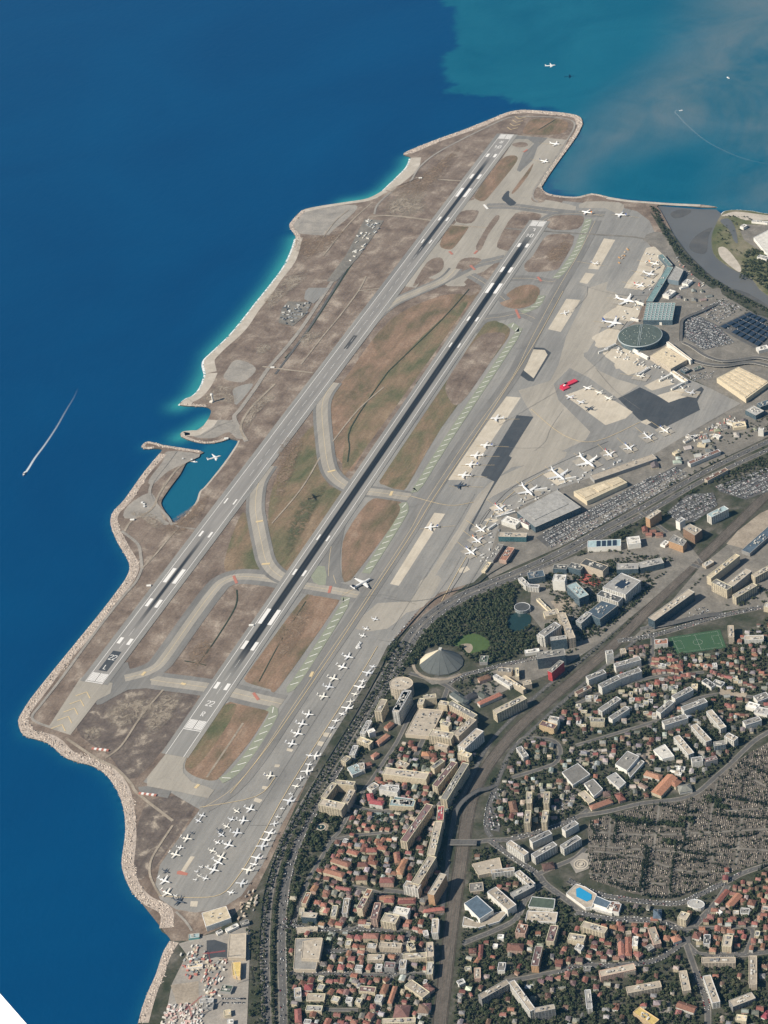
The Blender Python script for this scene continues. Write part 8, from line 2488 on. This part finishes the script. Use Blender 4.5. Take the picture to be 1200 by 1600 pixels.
C1 = 'car parked in the long lot beside the older terminal'
lot([(845, 835), (905, 803), (1000, 752), (1060, 730), (1075, 742), (1010, 782), (905, 840), (862, 858)], (40, -22), C1, .68, rowgap=15.0)
C2 = 'car parked in the lot beside the round terminal'
lot(tl(950, 450, 4.8, 570, 230, 640, 195, 820, 285, 950, 415, 720, 465, 575, 370), (40, 14), C2, .85, rowgap=14.0)
lot(tl(950, 450, 4.8, 660, 180, 860, 80, 1000, 150, 830, 270), (40, -18), C2, .6)
C3 = 'car parked in the lot below the salmon-ended tower'
lot(tl(900, 650, 4, 565, 612, 700, 495, 860, 485, 880, 560, 740, 660, 620, 645), (40, -20), C3, .75)
lot(tl(900, 650, 4, 870, 445, 1200, 325, 1290, 310, 1290, 435, 1060, 520, 905, 472), (40, -20), 'car parked in the lot beside the expressway at the right edge', .8)
lot(tl(600, 1200, 4, 655, 260, 705, 135, 758, 135, 738, 300, 718, 395, 664, 385), (10, 40), 'car parked beside the road next to the railway', .6)
lot(tl(660, 1350, 4.8, 960, 920, 1080, 910, 1085, 1050, 1000, 1060, 990, 1000), (4, 40), 'car parked behind the zigzag slab block', .7)
lot(tl(600, 1200, 4, 1100, 140, 1190, 160, 1175, 270, 1090, 280), (30, -10), 'car parked beside the four slab towers', .4)
lot([U(a, b, ZL + 9) for a, b in tl(600, 950, 4, 225, 650, 355, 658, 285, 780, 160, 770)], heading(655, 1127, 8, -30), 'car parked on the rooftop car park', .22, 9.2, world=True)
lot(tl(900, 900, 4, 690, 250, 760, 190, 830, 190, 850, 230, 780, 260, 700, 280), (40, -16), 'car parked on the triangular lot above the football pitch', .35)
lot(tl(450, 900, 4, 690, 330, 770, 235, 800, 235, 640, 430, 600, 450), (20, -24), 'vehicle parked along the fence beside the red-marked stands', .5)
lot(tl(200, 1350, 4.8, 700, 1010, 880, 1000, 880, 1050, 700, 1060), (40, 0), 'vehicle parked on the construction site', .7)
lot(tl(950, 450, 4.8, 850, 300, 1060, 190, 1290, 285, 1130, 430), (40, 18), 'car parked at the solar canopies', .3)
lot(tl(950, 450, 4.8, 590, 650, 700, 640, 800, 620, 780, 680, 640, 700), (40, -16), 'vehicle parked below the terminal forecourt', .5)
lot(tl(420, 1350, 4.8, 120, 390, 230, 420, 200, 460, 110, 450), (40, 4), 'car parked by the promenade roundabout', .5)
for k_ in range(14):
    pass
for w_, z_ in ((prom_a, 'car driving on the promenade beside the airport'), (prom_b, 'car driving on the promenade beside the airport')):
    L = arclen(w_)
    for lane in (-4.5, -1.4, 1.6, 4.6):
        t = rnd.uniform(0, 40)
        ww = offset(w_, lane)
        while t < L[-1]:
            (x, y), (dx, dy) = along(ww, t, L)
            CARS.append((x, y, ZTOP, math.atan2(dy, dx), z_))
            t += rnd.uniform(18, 95)
for a in PROM_B[10:]:
    pass
tw_ = offset(prom_b, 9.5)
L = arclen(tw_)
t = L[-1] * .45
while t < L[-1]:
    (x, y), (dx, dy) = along(tw_, t, L)
    if rnd.random() < .7:
        CARS.append((x, y, ZTOP, math.atan2(dy, dx), 'car parked at the kerb of the promenade'))
    t += 6.2
for pts in ([(888, 1376), (930, 1396), (970, 1404), (1005, 1409), (1060, 1412), (1095, 1397), (1137, 1377), (1162, 1364)], [(900, 1426), (950, 1436), (1012, 1438), (1067, 1454)], [(1070, 1472), (1033, 1497), (1002, 1505), (950, 1509), (907, 1508), (872, 1518)], [(765, 1313), (785, 1328), (812, 1347), (840, 1366)], [(440, 1446), (500, 1452), (560, 1452), (630, 1455)], [(450, 1521), (570, 1523), (680, 1521)], [(510, 1486), (625, 1488), (680, 1486)], [(1085, 1512), (1100, 1552), (1106, 1579)], [(965, 1002), (1020, 993), (1070, 979), (1125, 963), (1200, 947)], [(772, 1237), (762, 1267), (760, 1295)], [(702, 1068), (760, 1046), (840, 1028)], [(1100, 1492), (1158, 1492)], [(640, 1455), (612, 1525), (580, 1600)], [(800, 1311), (850, 1298), (900, 1278)]):
    p = smooth(W(pts), 4)
    for off in (-5.2, -1.8, 1.9, 5.3):
        q = offset(p, off)
        L = arclen(q)
        t = rnd.uniform(0, 20)
        while t < L[-1]:
            (x, y), (dx, dy) = along(q, t, L)
            if rnd.random() < (.75 if abs(off) > 4 else .18):
                CARS.append((x, y, ZTOP, math.atan2(dy, dx) + rnd.uniform(-.03, .03), 'car on a town street below the railway and cemetery'))
            t += 6.5
seen = [c for c in CARS if in_view(c[0], c[1])]
near = set(id(c) for c in sorted(seen, key=lambda c: math.dist(c[:3], CAM))[:300])
cv, cf = [], []
nb = 0
arr, fc = np.array(SB.v), np.array(SB.f)
for c in CARS:
    x, y, z, a, zone = c
    if id(c) in near:
        nm, col = rnd.choice(PAL)
        put(CAR_ME, 'car', None, (x, y, z), a, color=col, label='%s %s' % (nm, zone), cat='car', group='%s %ss' % (nm, zone.replace('car', 'cars', 1).replace('vehicle', 'vehicles', 1).rstrip('s')) if False else '%s: %s' % (nm, zone))
    else:
        ca, sa = math.cos(a), math.sin(a)
        cv.append(np.stack([x + arr[:, 0] * ca - arr[:, 1] * sa, y + arr[:, 0] * sa + arr[:, 1] * ca, z + arr[:, 2]], 1))
        cf.append(fc + nb)
        nb += len(arr)
tri_object('parked_cars', cv, cf, m_carx, kind='stuff', label='crowd of small parked cars in the airport car parks', cat='cars')
print('cars', len(CARS))

# ------------------------------------------------------------------ clutter: site containers, apron vehicles, trucks
BOXC = [(.72, .7, .64), (.70, .62, .50), (.55, .36, .30), (.40, .40, .38), (.62, .55, .42), (.25, .27, .28), (.5, .2, .16), (.78, .76, .7)]
CM = cube_mesh(M_TRIM)


def clutter(pts, n, name, zone, cat, l=(3, 9), w=(2.2, 4), h=(1.5, 3.5), ang=0.0, cols=BOXC, roof=True):
    ww = W(pts)
    xs, ys = [p[0] for p in ww], [p[1] for p in ww]
    k = 0
    tries = 0
    while k < n and tries < n * 30:
        tries += 1
        x, y = rnd.uniform(min(xs), max(xs)), rnd.uniform(min(ys), max(ys))
        if not inside(ww, x, y) or not is_free(x, y):
            continue
        k += 1
        L_, W_, H_ = rnd.uniform(*l), rnd.uniform(*w), rnd.uniform(*h)
        a = ang + rnd.choice([0, math.pi / 2]) + rnd.uniform(-.08, .08)
        r_ = empty(name, (x, y, ZTOP), a, label=zone, cat=cat, group=zone)
        c = rnd.choice(cols)
        put(CM, 'body', r_, (0, 0, 0), 0, (L_, W_, H_), color=c)
        put(CM, 'cab' if 'truck' in name or 'vehicle' in name else 'lid', r_, (L_ * .32, 0, H_), 0, (L_ * .3, W_ * .85, .9) if 'lid' not in name else (L_, W_, .3), color=[q * .8 for q in c])


clutter(tl(200, 1350, 4.8, 420, 620, 570, 570, 590, 720, 760, 720, 700, 900, 560, 880, 440, 860, 380, 700), 90, 'site_container', 'small container or stack of materials on the construction site', 'container')
clutter(tl(200, 1350, 4.8, 300, 1060, 560, 1050, 560, 1210, 250, 1210), 120, 'site_container', 'pale block or pallet in the lower construction yard', 'container', cols=[(.72, .66, .58), (.65, .45, .40), (.76, .74, .7), (.45, .42, .38)])
clutter(tl(200, 1350, 4.8, 560, 880, 700, 900, 690, 1020, 560, 1040), 30, 'site_container', 'small container or stack of materials on the construction site', 'container')
clutter(tl(200, 1350, 4.8, 850, 280, 900, 210, 970, 180, 980, 260, 930, 380, 830, 420), 26, 'site_container', 'pile of materials in the corner yard between apron and promenade', 'container', cols=[(.5, .4, .3), (.7, .62, .5), (.35, .33, .3)])
clutter(tl(400, 300, 4, 170, 720, 340, 690, 320, 760, 240, 830, 150, 820), 46, 'parked_truck', 'truck or machine in the works yard near the outer runway', 'truck', (5, 10), (2.4, 3), (2, 3.2), .3, [(.75, .74, .7), (.7, .68, .62), (.35, .36, .36), (.12, .13, .14)])
clutter(tl(400, 300, 4, 690, 170, 800, 185, 660, 390, 590, 440, 560, 400), 36, 'works_container', 'container or hut along the seaside works strip', 'container', (5, 12), (2.5, 4), (2, 3.2), 1.2, [(.78, .76, .7), (.7, .66, .58), (.3, .31, .31)])
AV = 'ground service vehicle on the stands of the '
clutter([(760, 880), (790, 805), (870, 768), (1010, 715), (1005, 705), (870, 755), (775, 790), (740, 875)], 60, 'service_vehicle', AV + 'older terminal', 'service vehicle', (4, 9), (2.2, 3), (1.6, 2.8), .4, [(.78, .77, .74), (.74, .72, .66), (.3, .32, .34)])
clutter(tl(950, 450, 4.8, 60, 430, 300, 530, 560, 690, 640, 760, 600, 790, 300, 620, 40, 520), 55, 'service_vehicle', AV + 'round terminal', 'service vehicle', (4, 9), (2.2, 3), (1.6, 2.8), -.5, [(.78, .77, .74), (.74, .72, .66), (.2, .22, .24)])
clutter(tl(900, 250, 4, 440, 560, 540, 590, 560, 660, 440, 870, 380, 990, 250, 1010, 380, 760), 36, 'service_vehicle', AV + 'glazed terminal pier', 'service vehicle', (4, 9), (2.2, 3), (1.6, 2.8), 1.0, [(.78, .77, .74), (.74, .72, .66), (.2, .22, .24)])
clutter(tl(950, 450, 4.8, 560, 1150, 760, 1040, 920, 960, 1000, 1010, 760, 1150), 60, 'service_vehicle', 'vehicle or container in the freight yard beside the terminal', 'service vehicle', (4, 10), (2.2, 3.2), (1.6, 3), .4)
clutter(tl(900, 250, 4, 640, 600, 700, 690, 830, 790, 780, 800, 620, 640), 20, 'service_vehicle', 'vehicle or hut beside the river bank road', 'service vehicle', (4, 10), (2.2, 3.2), (1.6, 3), -.7)
clutter(tl(900, 250, 4, 270, 590, 320, 550, 330, 570, 260, 660), 8, 'service_vehicle', 'orange ground vehicle on the middle of the far apron', 'service vehicle', (5, 10), (2.4, 3), (1.5, 2.4), 1.0, [(.6, .35, .15), (.65, .5, .35)])
clutter(tl(450, 900, 4, 410, 430, 470, 415, 480, 440, 420, 470), 10, 'service_vehicle', 'white van parked on the red-marked stands', 'van', (5, 7), (2.2, 2.6), (2, 2.5), 1.0, [(.8, .79, .76)])
# house boats / sheds on the harbour spit
clutter(tl(150, 550, 4, 540, 650, 600, 655, 600, 680, 545, 680), 2, 'harbour_hut', 'small white hut on the harbour spit', 'hut', (4, 6), (3, 4), (2.4, 3), .4, [(.78, .77, .74)])
clutter(tl(150, 550, 4, 260, 935, 310, 930, 310, 970, 260, 975), 3, 'harbour_hut', 'white hut on the round gravel pad by the harbour', 'hut', (5, 8), (4, 6), (2.4, 3), .4, [(.78, .77, .74)])
for px, py, lab in ((426, 575, 'white shed at the end of the seaside service road'), (207, 813, 'long white shed on the headland below the harbour'), (657, 279, 'white hut beside the far beach'), (354, 686, 'white boathouse at the harbour head'), (393, 978, 'white cabin beside the inner runway'), (233, 916, 'white cabin beside the outer runway')):
    x, y = U(px, py)
    r_ = empty('shed', (x, y, ZL + .4), .3, label=lab, cat='shed')
    put(CM, 'wall', r_, (0, 0, 0), 0, (11, 5, 3), color=(.75, .73, .68))
    m_ = MB()
    m_.quad((-5.8, -2.9, 3), (5.8, -2.9, 3), (5.8, 0, 4.3), (-5.8, 0, 4.3))
    m_.quad((5.8, 2.9, 3), (-5.8, 2.9, 3), (-5.8, 0, 4.3), (5.8, 0, 4.3))
    m_.build('roof', M_TRIM, r_, color=(.78, .76, .7))

# ------------------------------------------------------------------ haze
m_, nt_, b_ = node_mat('summer_haze')
nt_.nodes.remove(b_)
pv = nt_.nodes.new('ShaderNodeVolumePrincipled')
pv.inputs['Color'].default_value = (0.18, 0.58, 1.0, 1)
pv.inputs['Density'].default_value = 1.1e-5
pv.inputs['Anisotropy'].default_value = 0.2
nt_.links.new(pv.outputs[0], nt_.nodes['Material Output'].inputs['Volume'])
hb = MB()
hb.box(0, 2000, -6, 76000, 76000, 3260)
hb.build('haze', m_, kind='stuff')
